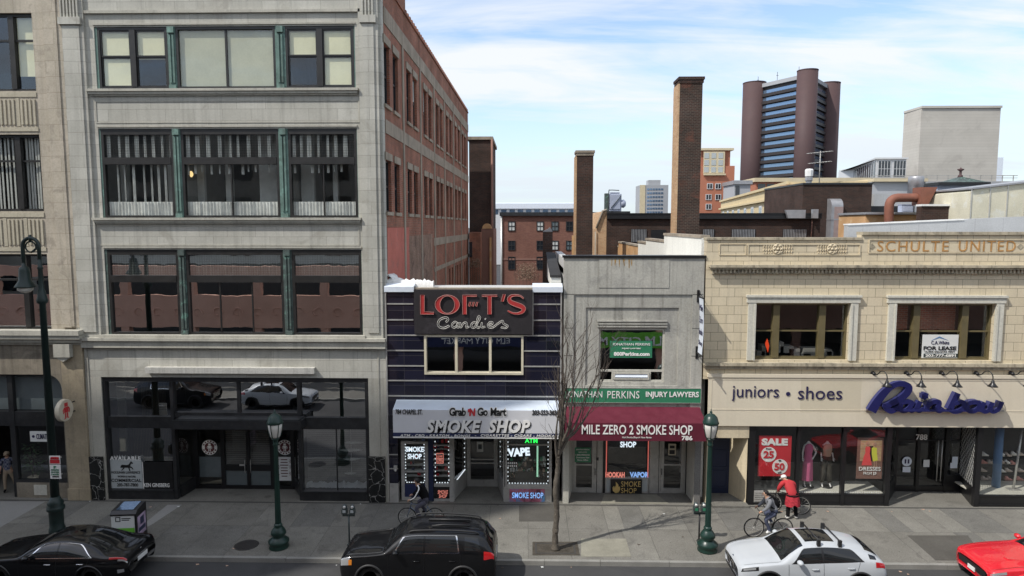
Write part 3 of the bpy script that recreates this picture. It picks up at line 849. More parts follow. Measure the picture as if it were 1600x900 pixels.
# lower two rows
def transom(rect, zt, nlow, mesh, kind, seed):
 rnd = random.Random(seed)
 x0, x1, z0, z1 = rect
 mb = MB(); mb.frame(x0, x1, z0, z1, .03, .2, .10, .07, .20)
 mb.box(x0 + .1, x1 - .1, .01, .2, zt - .14, zt + .14)
 for i in range(1, nlow):
  xx = x0 + (x1 - x0) * i / nlow; mb.box(xx - .025, xx + .025, .08, .16, z0 + .07, zt - .14)
 wf = mb.build('window', 'bronze', B)
 pane(wf, x0 + .1, x1 - .1, zt + .14, z1 - .2, .10, 'glass' if kind != 'plain' else 'glass_mirror')
 pane(wf, x0 + .1, x1 - .1, z0 + .07, zt - .14, .11, 'glass' if kind != 'plain' else 'glass_mirror')
 if mesh:
  mb = MB(); n = int((x1 - x0) / .1)
  for i in range(n): xx = x0 + .12 + i * .1; mb.box(xx, xx + .008, .115, .12, zt + .14, z1 - .2)
  zz = zt + .2
  while zz < z1 - .2: mb.box(x0 + .1, x1 - .1, .121, .126, zz, zz + .008); zz += .1
  mb.build('wire_mesh', 'frame_dark', wf)
 mb = MB(); mb.smooth = True
 def drape(xa, xb, za, zb, y, amp, k):
  n = max(8, int((xb - xa) * k)); v = []
  for i in range(n + 1):
   xx = xa + (xb - xa) * i / n
   yy = y + amp * math.sin(i * 2.1) + amp * .4 * rnd.random()
   v += [(xx, yy, za), (xx, yy, zb)]
  mb.add(v, [(2 * i, 2 * i + 2, 2 * i + 3, 2 * i + 1) for i in range(n)])
 if kind == 'drapes':
  xx = x0 + .12
  while xx < x1 - .2:
   wv = rnd.uniform(.10, .2); drape(xx, xx + wv, zt + .1, z1 - .12, .20, .03, 28); xx += wv + rnd.uniform(.16, .3)
  xx = x0 + .12
  while xx < x1 - .25:
   wv = rnd.uniform(.06, .13)
   if rnd.random() < .8: drape(xx, xx + wv, z0 + .05 if nlow == 1 and seed == 5 else zt - rnd.uniform(.42, .55), zt - .1, .26, .03, 28)
   xx += wv + rnd.uniform(.12, .32)
  drape(x0 + .1, x1 - .1, z0 + .06, z0 + .62, .19, .035, 22)
 else:
  drape(x0 + .1, x1 - .1, zt + .1, z1 - .12, .19, .03, 20)
 mb.build('curtain', 'curtain' if kind == 'drapes' else 'curtain_grey', wf)
 return wf
zt2, zt3 = ZZ(350, 251), ZZ(350, 436)
for k, (a, b) in enumerate(((160, 271), (284, 436), (451, 558))): transom(bayrect(a, b, r2, 270), zt2, (1, 2, 2)[k], True, 'drapes', 5 + k)
for k, (a, b) in enumerate(((170, 280), (292, 443), (457, 565))): transom(bayrect(a, b, r3, 456), zt3, (1, 3, 1)[k], True, 'plain', 9 + k)
for rr, my, m, cols in ((r1, 90, 'copper', ((148, 153), (262, 275), (430, 446), (553, 557))), (r2, 270, 'copper', ((156, 160), (271, 284), (436, 451), (558, 561))),
      (r3, 456, 'copper_dark', ((165, 170), (280, 292), (443, 457), (565, 568)))):
 for a, b in cols:
  xa, xb = XX(a, my), XX(b, my)
  mb = MB(); big = xb - xa > .22
  mb.box(xa + .004, xb - .004, .03, .30, rr[2] + .004, rr[3] - .004)
  if big:
   xc = (xa + xb) / 2
   mb.box(xc - .10, xc - .03, -.02, .029, rr[2] + .25, rr[3] - .3); mb.box(xc + .03, xc + .10, -.02, .029, rr[2] + .25, rr[3] - .3)
   mb.box(xc - .14, xc + .14, -.05, .028, rr[2] + .005, rr[2] + .16); mb.box(xc - .13, xc + .13, -.06, .028, rr[3] - .24, rr[3] - .01)
  mb.build('copper_pilaster', m, B)
for px, wd in ((188, .3), (262, .5), (300, .5), (352, .28), (405, .9), (470, .55), (520, .2)):
 mb = MB(); xx = XX(px, 270, 1.4); mb.box(xx, xx + wd, 1.4, 1.6, r2[2] - .45, r2[3] + .2); mb.build('inner_column', 'curtain_grey', B)
mb = MB(); mb.ball((P(296, 272, .9).x, .9, P(296, 272, .9).z), .15); mb.build('globe_lamp', 'bulb', B)
mb = MB()
yb = 5.0
for z in (r1[2] - .9, r2[2] - .5, r3[2] - .5, st[3] + .3): mb.box(XB0 + .05, XB1 - .4, .41, yb, z - .25, z)
mb.box(XB0 + .05, XB1 - .4, yb, yb + .2, 0, ZTOP - .5)
for xx in (XB0 + .05, XX(278, 300), XX(444, 300), XB1 - .55): mb.box(xx, xx + .12, .42, yb, st[3] + .4, ZTOP - .8)
mb.build('interior', 'interior_mid', B)
mb = MB(); mb.prism([(XB0, .4), (XB1 - .02, .4), (XB1 + .6, 32), (XB0, 32)], 'z', ZTOP - .6, ZTOP - .3); mb.build('roof', 'roof_dark', B)
mb = MB(); mb.box(XB0 + .1, XB1 - .3, .41, 9.0, ZTOP - .29, ZTOP); mb.build('roof_screen', 'limestone_plain', B)
# ---- shop front of B
def q4(a, b, c, d, Y=.1): return R(a, b, c, d, Y)
mb = MB()
lx0, lx1 = XX(164, 680, .1), XX(274, 680, .1); rx0, rx1 = XX(466, 680, .1), XX(577, 680, .1)
zU0, zU1, zL1, zL0 = ZZ(220, 651, .1), ZZ(220, 596, .1), ZZ(220, 669, .1), ZZ(220, 764, .1)
zt = st[3] - .003
mb.box(st[0] + .002, st[1] - .002, .08, .3, zU1, zt)
for a, b in ((lx0, lx1), (rx0, rx1)):
 mb.box(a, a + .14, .06, .3, 0, zU1); mb.box(b - .14, b, .06, .3, 0, zU1)
 mb.box(a + .14, b - .14, .10, .3, zL1, zU0)
 mb.box(a + .14, b - .14, .04, .3, 0, zL0 - .06); mb.box(a - .02, b + .02, -.06, .059, .0, .28) if False else None
 mb.box(a + .14, b - .14, -.02, .3, zL0 - .06, zL0)
mb.box(lx1, rx0, .10, .3, ZZ(370, 653, .1), ZZ(370, 645, .1))
mb.box(XX(372, 620, .1) - .06, XX(372, 620, .1) + .06, .12, .28, ZZ(370, 645, .1), zU1)
mb.build('shop_frame', 'frame_dark', B)
mb = MB()
for a, b in ((lx0 + .14, lx1 - .14), (rx0 + .14, rx1 - .14)):
 pane(B, a, b, zU0, zU1, .2, 'glass_mirror', 'shop_pane'); pane(B, a, b, zL0, zL1, .2, 'glass_mirror', 'shop_pane')
mb.quad((lx1, .2, ZZ(370, 645, .1)), (rx0, .2, ZZ(370, 645, .1)), (rx0, .2, zU1), (lx1, .2, zU1))
mb.build('shop_pane', 'glass_mirror', B)
mb = MB()
c0, c1 = XX(272, 660, -.5), XX(470, 660, -.5); zc0, zc1 = ZZ(370, 672, -.55), ZZ(370, 658, -.55)
mb.box(c0, c1, -.55, .099, zc0, zc1); mb.box(c0 + .05, c1 - .05, -.5, .099, zc1 + .001, zc1 + .05); mb.box(c0 - .03, c1 + .03, -.6, -.551, zc0 + .04, zc1 + .03)
mb.build('door_canopy', 'frame_dark', B)
YD = 1.3
mb = MB()
dz1 = zc0 + .1
dL, dR = XX(304, 720, YD), XX(461, 720, YD)
for a, b in ((304, 311), (346, 352), (386, 391), (423, 430), (455, 461)):
 mb.box(XX(a, 720, YD), XX(b, 720, YD), YD - .06, YD + .06, 0, dz1)
mb.box(dL, dR, YD - .05, YD + .05, 0, .16)
zk0, zk1 = ZZ(388, 735, YD), ZZ(388, 726, YD)
mb.box(XX(352, 720, YD), XX(386, 720, YD), YD - .045, YD + .045, zk0, zk1); mb.box(XX(391, 720, YD), XX(423, 720, YD), YD - .045, YD + .045, zk0, zk1)
mb.box(lx1 - .02, dL, .31, YD, 0, dz1) if False else None
mb.build('door_frame', 'frame_black', B)
mb = MB()
for a, b, c, d in ((352, 386, .16, zk0), (391, 423, .16, zk0), (311, 346, .5, ZZ(330, 714, YD)), (430, 455, .5, ZZ(330, 714, YD))): mb = MB(); mb.box(XX(a, 720, YD), XX(b, 720, YD), YD + .02, YD + .03, c, d); mb.build('kick_panel', 'panel_grey', B)
mb = MB(); mb.box(XX(352, 720, YD), XX(423, 720, YD), YD + .12, YD + .14, .1, dz1); mb.build('roller_shutter', 'shutter_grey', B)
for a, b in ((311, 346), (352, 386), (391, 423), (430, 455)):
 mb = MB(); mb.quad((XX(a, 720, YD), YD, .2), (XX(b, 720, YD), YD, .2), (XX(b, 720, YD), YD, dz1), (XX(a, 720, YD), YD, dz1))
 mb.build('door_pane', 'glass_shop', B)
mb = MB()
for px in (384, 393):
 xx = XX(px, 729, YD); mb.tube([(xx, YD - .06, zk0 - .1), (xx, YD - .1, zk0), (xx, YD - .1, zk1 + .15), (xx, YD - .06, zk1 + .25)], .014)
mb.box(XX(375, 729, YD), XX(383, 729, YD), YD - .055, YD - .046, zk1 - .04, zk1 + .04)
mb.build('door_handle', 'aluminium', B)
# angled returns of the recess
for sgn, xa, xb in ((1, lx1, dL), (-1, rx0, dR)):
 mb = MB()
 pts = [(xa, .3), (xb, YD), (xb + sgn * .06, YD), (xa + sgn * .06, .3)]
 if sgn < 0: pts = pts[::-1]
 mb.prism(pts, 'z', 0.02, .55); mb.build('recess_panel', 'frame_dark', B); mb = MB()
 mb.prism([(p[0], p[1]) for p in pts], 'z', dz1 - .1, dz1 + .3)
 mb.build('recess_panel', 'frame_dark', B)
for xa, xb in ((lx1 + .03, dL + .03), (rx0 - .03, dR - .03)): mb = MB(); mb.quad((xa, .3, .55), (xb, YD, .55), (xb, YD, dz1), (xa, .3, dz1)); mb.build('recess_pane', 'glass_shop', B)
mb = MB(); mb.box(lx1, rx0, .31, 3.5, ZZ(370, 655, .1), ZZ(370, 652, .1)); mb.build('recess_ceiling', 'interior', B)
mb = MB()
mb.box(lx0, lx1, 2.6, 2.7, 0, zU1); mb.box(dL - .3, dR + .3, 2.6, 2.7, 0, zU1)
mb.build('shop_back_wall', 'interior', B)
mb = MB(); q = q4(222, 598, 260, 720, 1.6); mb.box(q[0], q[1], 1.6, 1.66, q[2], q[3]); q = q4(208, 670, 265, 718, 1.5); mb.box(q[0], q[1], 1.5, 1.55, q[2], q[3])
mb.build('slatted_screen', 'wood_slat', B)
mb = MB(); q = q4(184, 598, 196, 705, 1.4); mb.box(q[0], q[1], 1.4, 1.5, q[2], q[3]); mb.build('inner_column', 'concrete_light', B)
mb = MB(); mb.box(rx0 + .14, rx1 - .1, .75, .8, zL0, zL1 + .1); mb.build('window_shutter', 'shutter_grey', B)
mb = MB(); mb.box(rx0 + .14, rx1 - .14, .3, .74, .05, zL0 - .02); mb.build('window_bench', 'frame_dark', B)
mb = MB(); xm = XX(526, 715, .15); mb.box(xm - .02, xm + .02, .16, .19, zL0, zL1); mb.build('glazing_bar', 'frame_dark', B)
# things in the windows of B
q = R(476, 747, 574, 763, .4)
mb = MB(); mb.smooth = True
n, mrow = 60, 6; rnd = random.Random(3); v = []
hs = [rnd.random() for _ in range(n + 1)]
for i in range(n + 1):
 for j in range(mrow + 1):
  h = (.16 + .14 * hs[i] * (.5 + .5 * math.sin(i * .55))) * math.sin(PI * (j + .3) / (mrow + .6)) + .03 * rnd.random()
  v.append((rx0 + .18 + (rx1 - rx0 - .36) * i / n, .33 + .4 * j / mrow, zL0 - .015 + h))
mb.add(v, [(i * (mrow + 1) + j, (i + 1) * (mrow + 1) + j, (i + 1) * (mrow + 1) + j + 1, i * (mrow + 1) + j + 1) for i in range(n) for j in range(mrow)])
solo(mb, 'fake_snow', 'snow', 'strip of white fleece snow along the window floor below the hanging discs', 'fake snow', ((rx0 + rx1) / 2, .5, zL0))
DS = thing('hanging_display', 'tier of four white oval discs hanging on a cord in the shuttered window', 'display', (XX(549, 720, .5), .5, zL0))
mb = MB(); xx = XX(549, 720, .5); mb.box(xx - .008, xx + .008, .49, .506, ZZ(549, 742, .5), zL1); mb.build('cord', 'letter_white', DS)
for px, py, wd in ((553, 691, 32), (549, 703, 37), (549, 717, 28), (547, 739, 21)):
 mb = MB(); p = P(px, py, .5); hw = wd / 2 / FPX * 27.5
 mb.smooth = True; b0 = len(mb.v); mb.lathe([(0, -.05), (hw * .6, -.045), (hw, 0), (hw * .6, .02), (0, .025)], (p.x, .5, p.z), 20)
 for i in range(b0, len(mb.v)): vv = mb.v[i]; mb.v[i] = (vv[0], .5 + (vv[1] - .5) * .4, vv[2])
 mb.build('disc', 'letter_white', DS)
# round market logos: a plain roundel with a simple robot figure
def robot(mb, cx, cz, h, y0, y1):
 u = h / 10
 mb.box(cx - 1.5 * u, cx + 1.5 * u, y0, y1, cz + 2.6 * u, cz + 5 * u)
 mb.box(cx - 1.9 * u, cx + 1.9 * u, y0, y1, cz - 1.4 * u, cz + 2.2 * u)
 for sg in (-1, 1):
  mb.box(cx + sg * .4 * u, cx + sg * 1.4 * u, y0, y1, cz - 5 * u, cz - 1.6 * u)
  mb.box(cx + sg * 1.2 * u, cx + sg * 1.9 * u + sg * .3 * u, y0, y1, cz - 5.4 * u, cz - 5 * u)
  mb.prism([(cx + sg * 2.0 * u, cz + 2.1 * u), (cx + sg * 3.3 * u, cz + .6 * u), (cx + sg * 3.0 * u, cz - 1.8 * u), (cx + sg * 2.4 * u, cz - 1.8 * u), (cx + sg * 2.6 * u, cz + .4 * u), (cx + sg * 2.0 * u, cz + 1.2 * u)][::sg], 'y', y0, y1)
for px, py, lab in ((327.5, 699, 'round brown and white market sticker on the glass left of the double doors'), (445, 699, 'round brown and white market sticker on the glass above the patterned notice')):
 y = YD - .01; p = P(px, py, y); rad = 12.5 / FPX * 28.3
 mb = MB(); mb.disc((p.x, y, p.z), rad, .006, 32); mb.mi = 1; mb.disc((p.x, y - .004, p.z), rad * .66, .006, 32); mb.mi = 1
 for k in range(14):
  if k in (0, 7): continue
  a = 2 * PI * k / 14; mb.prism([(p.x + rad * rr * math.cos(a + da), p.z + rad * rr * math.sin(a + da)) for rr, da in ((.74, -.13), (.92, -.12), (.92, .12), (.74, .13))], 'y', y - .006, y - .004)
 mb.mi = 0; mb.box(p.x - rad * .98, p.x - rad * .6, y - .012, y - .008, p.z - rad * .12, p.z + rad * .12); mb.box(p.x + rad * .6, p.x + rad * .98, y - .012, y - .008, p.z - rad * .12, p.z + rad * .12)
 robot(mb, p.x, p.z, rad * 1.05, y - .013, y - .009)
 solo(mb, 'round_sticker', ['letter_white', 'brown_disc'], lab, 'sticker', (p.x, y, p.z), 'round market stickers')
y = YD - .02; q = R(430, 714, 462, 751, y)
mb = MB(); mb.box(q[0], q[1], y - .004, y + .004, q[2], q[3])
mb.mi = 1
rnd = random.Random(11)
for i in range(7):
 zz = q[3] - .12 - i * (q[3] - q[2] - .2) / 7; wd = rnd.uniform(.25, .42) * (q[1] - q[0])
 mb.box((q[0] + q[1]) / 2 - wd / 2 - .05, (q[0] + q[1]) / 2 + wd / 2 - .05, y - .006, y - .004, zz - .02, zz + .02)
for cx, cz in ((.8, .82), (.78, .3), (.1, .25), (.1, .9), (.8, .58), (.12, .58)):
 ccx, ccz = q[0] + cx * (q[1] - q[0]), q[2] + cz * (q[3] - q[2])
 for k in range(8):
  a = PI / 4 * k; r0, r1_ = .03, .11
  mb.prism([(ccx + r0 * math.cos(a - .25), ccz + r0 * math.sin(a - .25)), (ccx + r1_ * math.cos(a - .12), ccz + r1_ * math.sin(a - .12)), (ccx + r1_ * math.cos(a + .12), ccz + r1_ * math.sin(a + .12)), (ccx + r0 * math.cos(a + .25), ccz + r0 * math.sin(a + .25))], 'y', y - .006, y - .004)
solo(mb, 'notice', ['paper', 'brown_disc'], 'white notice with brown ornaments stuck beside the recessed double doors', 'notice', ((q[0] + q[1]) / 2, y, q[2]))
# letting sign in the left window
y = .12; q = R(171, 718, 222, 763, y)
LS = thing('letting_sign', 'pale letting sign with a black horse and COMMERCIAL lettering in the corner window', 'sign', ((q[0] + q[1]) / 2, y, q[2]))
mb = MB(); mb.box(q[0], q[1], y, y + .012, q[2], q[3]); mb.build('board', 'paper_grey', LS)
tx('AVAILABLE', 172, 713, 220, 719, y, 'letter_white', LS, bold=.02, spacing=1.15)
tx('HOULIHAN LAWRENCE', 174, 736, 219, 740, y, 'letter_black', LS)
tx('WOMEN & NATURE', 184, 743, 212, 746, y, 'letter_black', LS)
tx('COMMERCIAL', 174, 748, 221, 753, y, 'letter_black', LS, bold=.02, spacing=1.1)
tx('203-787-7800', 183, 755, 216, 760, y, 'letter_black', LS, bold=.015)
hs = [(-.5, -.15), (-.62, .0), (-.66, -.12), (-.56, .12), (-.45, .2), (.0, .16), (.22, .22), (.42, .52), (.5, .56), (.52, .48), (.68, .38), (.64, .30), (.46, .3), (.36, .05), (.55, -.05), (.68, -.28), (.6, -.3), (.48, -.14), (.28, -.12), (.36, -.45), (.26, -.45), (.15, -.12), (-.2, -.1), (-.3, -.25), (-.5, -.42), (-.58, -.38), (-.4, -.2), (-.34, -.05), (-.42, -.12)]
p = P(198, 729, y); mb = MB(); mb.prism([(p.x + a * .42, p.z + b * .42) for a, b in hs], 'y', y - .008, y - .002); mb.build('emblem', 'letter_black', LS)
q = R(223, 722, 270, 764, y)
mb = MB(); mb.box(q[0], q[0] + .03, y, y + .012, q[2], q[3]); mb.mi = 1; mb.box(q[0] + .03, q[1], y + .002, y + .012, q[2], q[3])
KG = solo(mb, 'window_panel', ['letter_white', 'frame_black'], 'dark window panel lettered KEN GINSBERG beside the pale letting sign', 'sign', ((q[0] + q[1]) / 2, y, q[2]))
tx('KEN GINSBERG', 225, 755, 265, 761, y, 'letter_white', KG, bold=.01)
# ---- brick side wing of B: local t runs back from the street
SL = .02
def tpos(px): u = (px - 822) / FPX; return (XB1 - 27 * u) / (u - SL)
ang = math.atan(SL)
SW = Matrix.Translation((XB1, .0, 0)) @ Matrix.Rotation(PI / 2 - ang, 4, 'Z')
def zside(px, py):
 u = (px - 822) / FPX; t = (XB1 - 27 * u) / (u - SL); return 11.5 + (352 - py) / FPX * (27 + t)
pairs = [((603.5, 612.8), (617.2, 626)), ((638.2, 644.5), (648, 653.8)), ((663.6, 669), (671.4, 676.3)), ((682.7, 687), (689, 693)), ((697.8, 701.8), (703.2, 707.1)), ((711.5, 714.5), (716.4, 719.4)), ((722.3, 724.7), (726.2, 728.7))]
TL = 32.0
rowz = [(16.35, 18.75), (12.05, 14.15)]
wins = []
for (a0, a1), (b0, b1) in pairs:
 for pa, pb in ((a0, a1), (b0, b1)):
  ta, tb = tpos(pa), tpos(pb); tm = (ta + tb) / 2; hw = .52
  for z0, z1 in rowz: wins.append((max(tm - hw, .35), tm + hw, z0, z1))
low = []
for tm in (19.5, 20.9, 22.6, 24.0, 25.6, 27.0, 28.8, 30.2): low.append((tm - .4, tm + .4, 5.4, 8.5))
mb = MB(); mb.wall(.405, TL, 0, ZTOP, 0, .35, wins + low)
mb.xf(SW); mb.build('brick_side_wall', 'brick_red', B)
mb = MB()
for z0, z1 in ((15.2, 15.75), (19.5, 20.15), (10.3, 10.75), (8.75, 9.0)):
 mb.box(.41 if z0 > 15 else 12.5, TL, -.035, -.003, z0, z1)
for (a0, a1), (b0, b1) in zip(pairs[:-1], pairs[1:]):
 tm = (tpos(a1[1]) + tpos(b0[0])) / 2
 mb.box(tm - .16, tm + .16, -.045, -.004, 8 if tm < 12 else 5, 20.1)
mb.xf(SW); mb.build('belt_course', 'belt_concrete', B)
mb = MB(); mb.box(.41, 5.0, -.012, -.002, 5.0, 11.4); mb.xf(SW); mb.build('red_patch', 'stucco_red', B)
mb = MB(); mb.box(5.02, 12.0, -.010, -.002, 5.0, 11.0); mb.xf(SW)
mb.build('scarred_patch', surf('scarred_brick', (.27, .16, .115), var=.35, nscale=1.2, bump=.7, blotch=1.3, bcol=(.09, .055, .045), bricks=(.22, .075), c2=(.22, .13, .1), mortar=(.3, .24, .19)), B)
pp = [(.42, ZTOP + .001), (.42, ZTOP + .9), (4.6, ZTOP + .9), (4.6, ZTOP + .1)]; t = 4.7
while t < TL - .5: pp += [(t, ZTOP + .1), (t + .05, ZTOP + .24), (t + .27, ZTOP + .24), (t + .32, ZTOP + .1)]; t += .5
pp += [(TL, ZTOP + .1), (TL, ZTOP + .001)]
mb = MB(); mb.prism(pp[::-1], 'y', -.06, .3); mb.xf(SW); mb.build('parapet', 'brick_red', B)
for (ta, tb, z0, z1) in wins + low:
 mb = MB(); mb.frame(ta + .004, tb - .004, z0, z1, .12, .2, .07); mb.box(ta + .07, tb - .07, .13, .2, (z0 + z1) / 2 - .04, (z0 + z1) / 2 + .04); mb.xf(SW)
 wf = mb.build('side_window', 'frame_dark', B)
 if z0 > 10:
  mb = MB(); mb.box(ta - .12, tb + .12, -.05, -.003, z1 - .002, z1 + .3); mb.xf(SW); mb.build('lintel', 'belt_concrete', wf); mb = MB(); mb.box(ta - .08, tb + .08, -.08, -.003, z0 - .14, z0 - .002); mb.xf(SW); mb.build('sill', 'belt_concrete', wf)
 mb = MB(); mb.quad((ta + .07, .17, z0 + .07), (tb - .07, .17, z0 + .07), (tb - .07, .17, z1 - .07), (ta + .07, .17, z1 - .07)); mb.xf(SW); mb.build('pane', 'glass_dark', wf)
 if (int(ta * 7) % 3) == 0 and z0 > 16:
  mb = MB(); mb.box(ta + .07, tb - .07, .15, .16, z0 + (z1 - z0) * .55, z1 - .07); mb.xf(SW); mb.build('blind', 'curtain', wf)
# ================================================================== BUILDING C  (black glass front)
CX0, CX1 = XX(604, 610) , XX(877, 610)
CT = ZZ(740, 452)
CB = thing('black_glass_shop_building', 'narrow two storey shop building with a glossy black glass front and silver strips', 'building', ((CX0 + CX1) / 2, 0, 0))
win = R(663, 523, 818, 585)
aw0 = ZZ(740, 624)
mb = MB(); mb.wall(CX0, CX1, aw0 - .9, CT, 0, .3, [win]); mb.build('wall', 'vitrolite', CB)
mb = MB()
for y, sides in ((475, 2), (500, 2), (524, 2), (548, 2), (572, 2), (595, 1), (619, 1)):
 z = ZZ(740, y)
 if sides == 2:
  lx = XX(646, 490) if y < 520 else win[0]; rx = XX(832, 490) if y < 520 else win[1]
  mb.box(CX0 + .06, lx - .003, -.03, -.002, z - .025, z + .025); mb.box(rx + .003, CX1 - .06, -.03, -.002, z - .025, z + .025)
 else: mb.box(CX0 + .06, CX1 - .06, -.03, -.002, z - .025, z + .025)
mb.box(CX0 - .0, CX0 + .055, -.05, -.002, 0.8, CT); mb.box(CX1 - .055, CX1, -.05, -.002, 2.6, CT)
xr = XX(832, 490); mb.box(xr - .0, xr + .04, -.035, -.003, ZZ(832, 524) + .03, CT)
mb.build('silver_strip', 'aluminium', CB)
mb = MB()
for a, b in ((601, 647), (832, 879)):
 mb = MB(); mb.box(XX(a, 450), XX(b, 450), -.12, -.004, ZZ(740, 456), ZZ(740, 448)); mb.prism([(-.12, ZZ(740, 448)), (.3, ZZ(740, 448)), (.3, ZZ(740, 447) + .1)], 'x', XX(a, 450), XX(b, 450)); mb.build('coping', 'pale_blue_paint', CB)
mb = MB(); mb.box(XX(647, 450), XX(832, 450), .0, .3, CT + .002, CT + .05); mb.box(XX(647, 450), XX(832, 450), -.03, -.002, ZZ(740, 453.5), CT - .01)
mb.build('broken_edge', 'belt_concrete', CB)
mb = MB(); mb.frame(win[0] + .003, win[1] - .003, win[2], win[3], -.06, .2, .09)
wd = (win[1] - win[0])
for px in (713, 766): xx = XX(px, 555); mb.box(xx - .05, xx + .05, -.05, .2, win[2] + .09, win[3] - .09)
wf = mb.build('window', 'cream_frame', CB)
pane(wf, win[0] + .09, win[1] - .09, win[2] + .09, win[3] - .09, .08, 'glass_mirror')
mb = MB(); mb.box(CX0 + .05, CX1 - .05, .5, 3.2, 4.0, 4.2); mb.box(CX0 + .05, CX1 - .05, 3.0, 3.2, 4.2, CT - .6); mb.build('interior', 'interior', CB)
# roof and upstands
mb = MB(); mb.box(CX0, CX1, .3, 1.45, CT - .9, CT + .04); mb.box(CX0, CX1, 1.451, 13, CT - 1.4, CT - 1.15); mb.build('roof', 'roof_membrane', CB)
mb = MB(); mb.smooth = True
rnd = random.Random(2); n = 40; vv = []
for i in range(n + 1):
 yy = .32 + 1.15 * i / n; hgt = .42 + .10 * rnd.random()
 for (dx, dz) in ((.02, hgt), (.12, hgt + .03 * rnd.random()), (.26, hgt * .75 + .08 * rnd.random()), (.40, .03)): vv.append((CX0 + dx - .05 + .02 * yy, yy, CT + .04 + dz))
mb.add(vv, [(i * 4 + j, i * 4 + j + 1, (i + 1) * 4 + j + 1, (i + 1) * 4 + j) for i in range(n) for j in range(3)])
n = 26; b0 = []
for i in range(n + 1):
 xx = CX0 - .02 + (XX(672, 440) - CX0 + .1) * i / n; hgt = .32 + .12 * rnd.random() - .1 * (i / n)
 for (dy, dz) in ((.32, .0), (.33, hgt * .8), (.42, hgt), (.6, hgt * .9), (.75, .02)): b0.append((xx, dy, CT + .045 + dz))
mb.add(b0, [(i * 5 + j, (i + 1) * 5 + j, (i + 1) * 5 + j + 1, i * 5 + j + 1) for i in range(n) for j in range(4)])
mb.build('membrane_flashing', 'white_membrane', CB)
mb = MB(); xr0 = CX1 - .42
mb.prism([(.35, CT + .04), (6.0, CT + .04), (6.0, CT + 1.15), (.35, CT + .45)], 'x', xr0, CX1 - .02); mb.build('side_upstand', 'stucco_white', CB)
mb = MB(); mb.prism([(.3, CT + .46), (6.05, CT + 1.16), (6.05, CT + 1.26), (.3, CT + .56)], 'x', xr0 - .05, CX1 - .03); mb.build('upstand_cap', 'roof_dark', CB)
# shop front of C
sz = R(604, 690, 622, 786)
mb = MB(); pz = ZZ(613, 755, -.0)
mb.box(CX0 + .06, XX(622, 730), -.0, .3, pz, aw0 - .902); mb.build('black_pilaster', 'vitrolite', CB)
mb = MB(); mb.box(CX0 + .06, XX(622, 730), -.04, .3, 0, pz - .004); mb.build('pilaster_base', 'aluminium_dull', CB)
for y in (710, 732): mb = MB(); mb.box(CX0 + .06, XX(622, 730), -.03, -.002, ZZ(613, y) - .02, ZZ(613, y) + .02); mb.build('silver_strip', 'aluminium', CB)
zt = aw0 - .85
Y0 = .12
def dz(px, py, Y=Y0): return ZZ(px, py, Y)
mb = MB()
a, b = XX(627, 740, Y0), XX(669, 740, Y0)
mb.frame(a, b, 0.02, dz(648, 690), Y0, Y0 + .1, .13, .14, .1); mb.box(a + .13, b - .13, Y0 + .01, Y0 + .09, dz(648, 737.5) - .02, dz(648, 737.5) + .02)
mb.box(a, b, Y0, Y0 + .1, zt - .1, zt)
df = mb.build('shop_door', 'aluminium_dull', CB)
pane(df, a + .13, b - .13, dz(648, 757), dz(648, 691), Y0 + .05, 'glass_shop')
mb = MB(); mb.box(a + .13, b - .13, Y0 + .03, Y0 + .07, .16, dz(648, 757)); mb.build('lower_panel', 'navy_panel', df)
ZS = dz(648, 756)
mb = MB(); mb.box(XX(669.5, 740, Y0), XX(677, 740, Y0), Y0, Y0 + .1, 0, zt); mb.build('navy_mullion', 'navy', CB)
wa, wb_ = XX(678, 740, Y0), XX(705, 740, Y0)
mb = MB()
mb.box(wb_ - .07, wb_ + .09, Y0 - .04, Y0 + .1, 0, zt); mb.box(wa, wb_ - .07, Y0, Y0 + .1, ZS - .12, ZS); mb.box(wa, wb_ - .07, Y0, Y0 + .1, 0, .1); mb.box(wa, wb_ - .07, Y0, Y0 + .1, dz(690, 697), dz(690, 697) + .05)
ra, rb = XX(788, 740, Y0), XX(862, 740, Y0)
mb.frame(ra, rb, ZS - .1, zt, Y0, Y0 + .1, .11, .1, .1); mb.box(ra + .11, rb - .11, Y0, Y0 + .1, dz(824, 695) - .03, dz(824, 695) + .03)
mb.box(ra, rb, Y0 + .004, Y0 + .1, 0.0, ZS - .102); mb.frame(ra, rb, 0.0, ZS - .104, Y0 - .02, Y0 + .003, .07)
# recess: angled sides and door at the back
YR = 1.75
ba, bb = XX(728, 720, YR), XX(779, 720, YR)
mb.frame(ba, bb, 0, zt, YR, YR + .1, .2, .3, .1)
zr = ZZ(752, 718, YR); mb.box(ba + .2, bb - .2, YR, YR + .1, zr - .03, zr + .03); mb.box(ba + .2, bb - .2, YR, YR + .1, zr - .2, zr - .14)
mb.box(ba, bb, YR, YR + .1, dz(752, 690, YR), dz(752, 690, YR) + .1) if False else None
for (xa, xb) in ((wb_ + .09, ba), (ra, bb)):
 for k in (0.0, 1.0):
  x_, y_ = xa + (xb - xa) * k, Y0 + (YR - Y0) * k
  mb.box(x_ - .04, x_ + .04, y_ + .0, y_ + .1, 0, zt)
 mb.prism([(xa - .03, Y0 + .1), (xa + .03, Y0 + .1), (xb + .03, YR), (xb - .03, YR)], 'z', 0.02, ZS)
 mb.prism([(xa - .035, Y0 + .1), (xa + .035, Y0 + .1), (xb + .035, YR), (xb - .035, YR)], 'z', ZS + .001, ZS + .06)
mb.build('shop_frame', 'aluminium_dull', CB)
mb = MB()
mb.quad((wa, Y0 + .05, ZS), (wb_ - .07, Y0 + .05, ZS), (wb_ - .07, Y0 + .05, zt), (wa, Y0 + .05, zt))
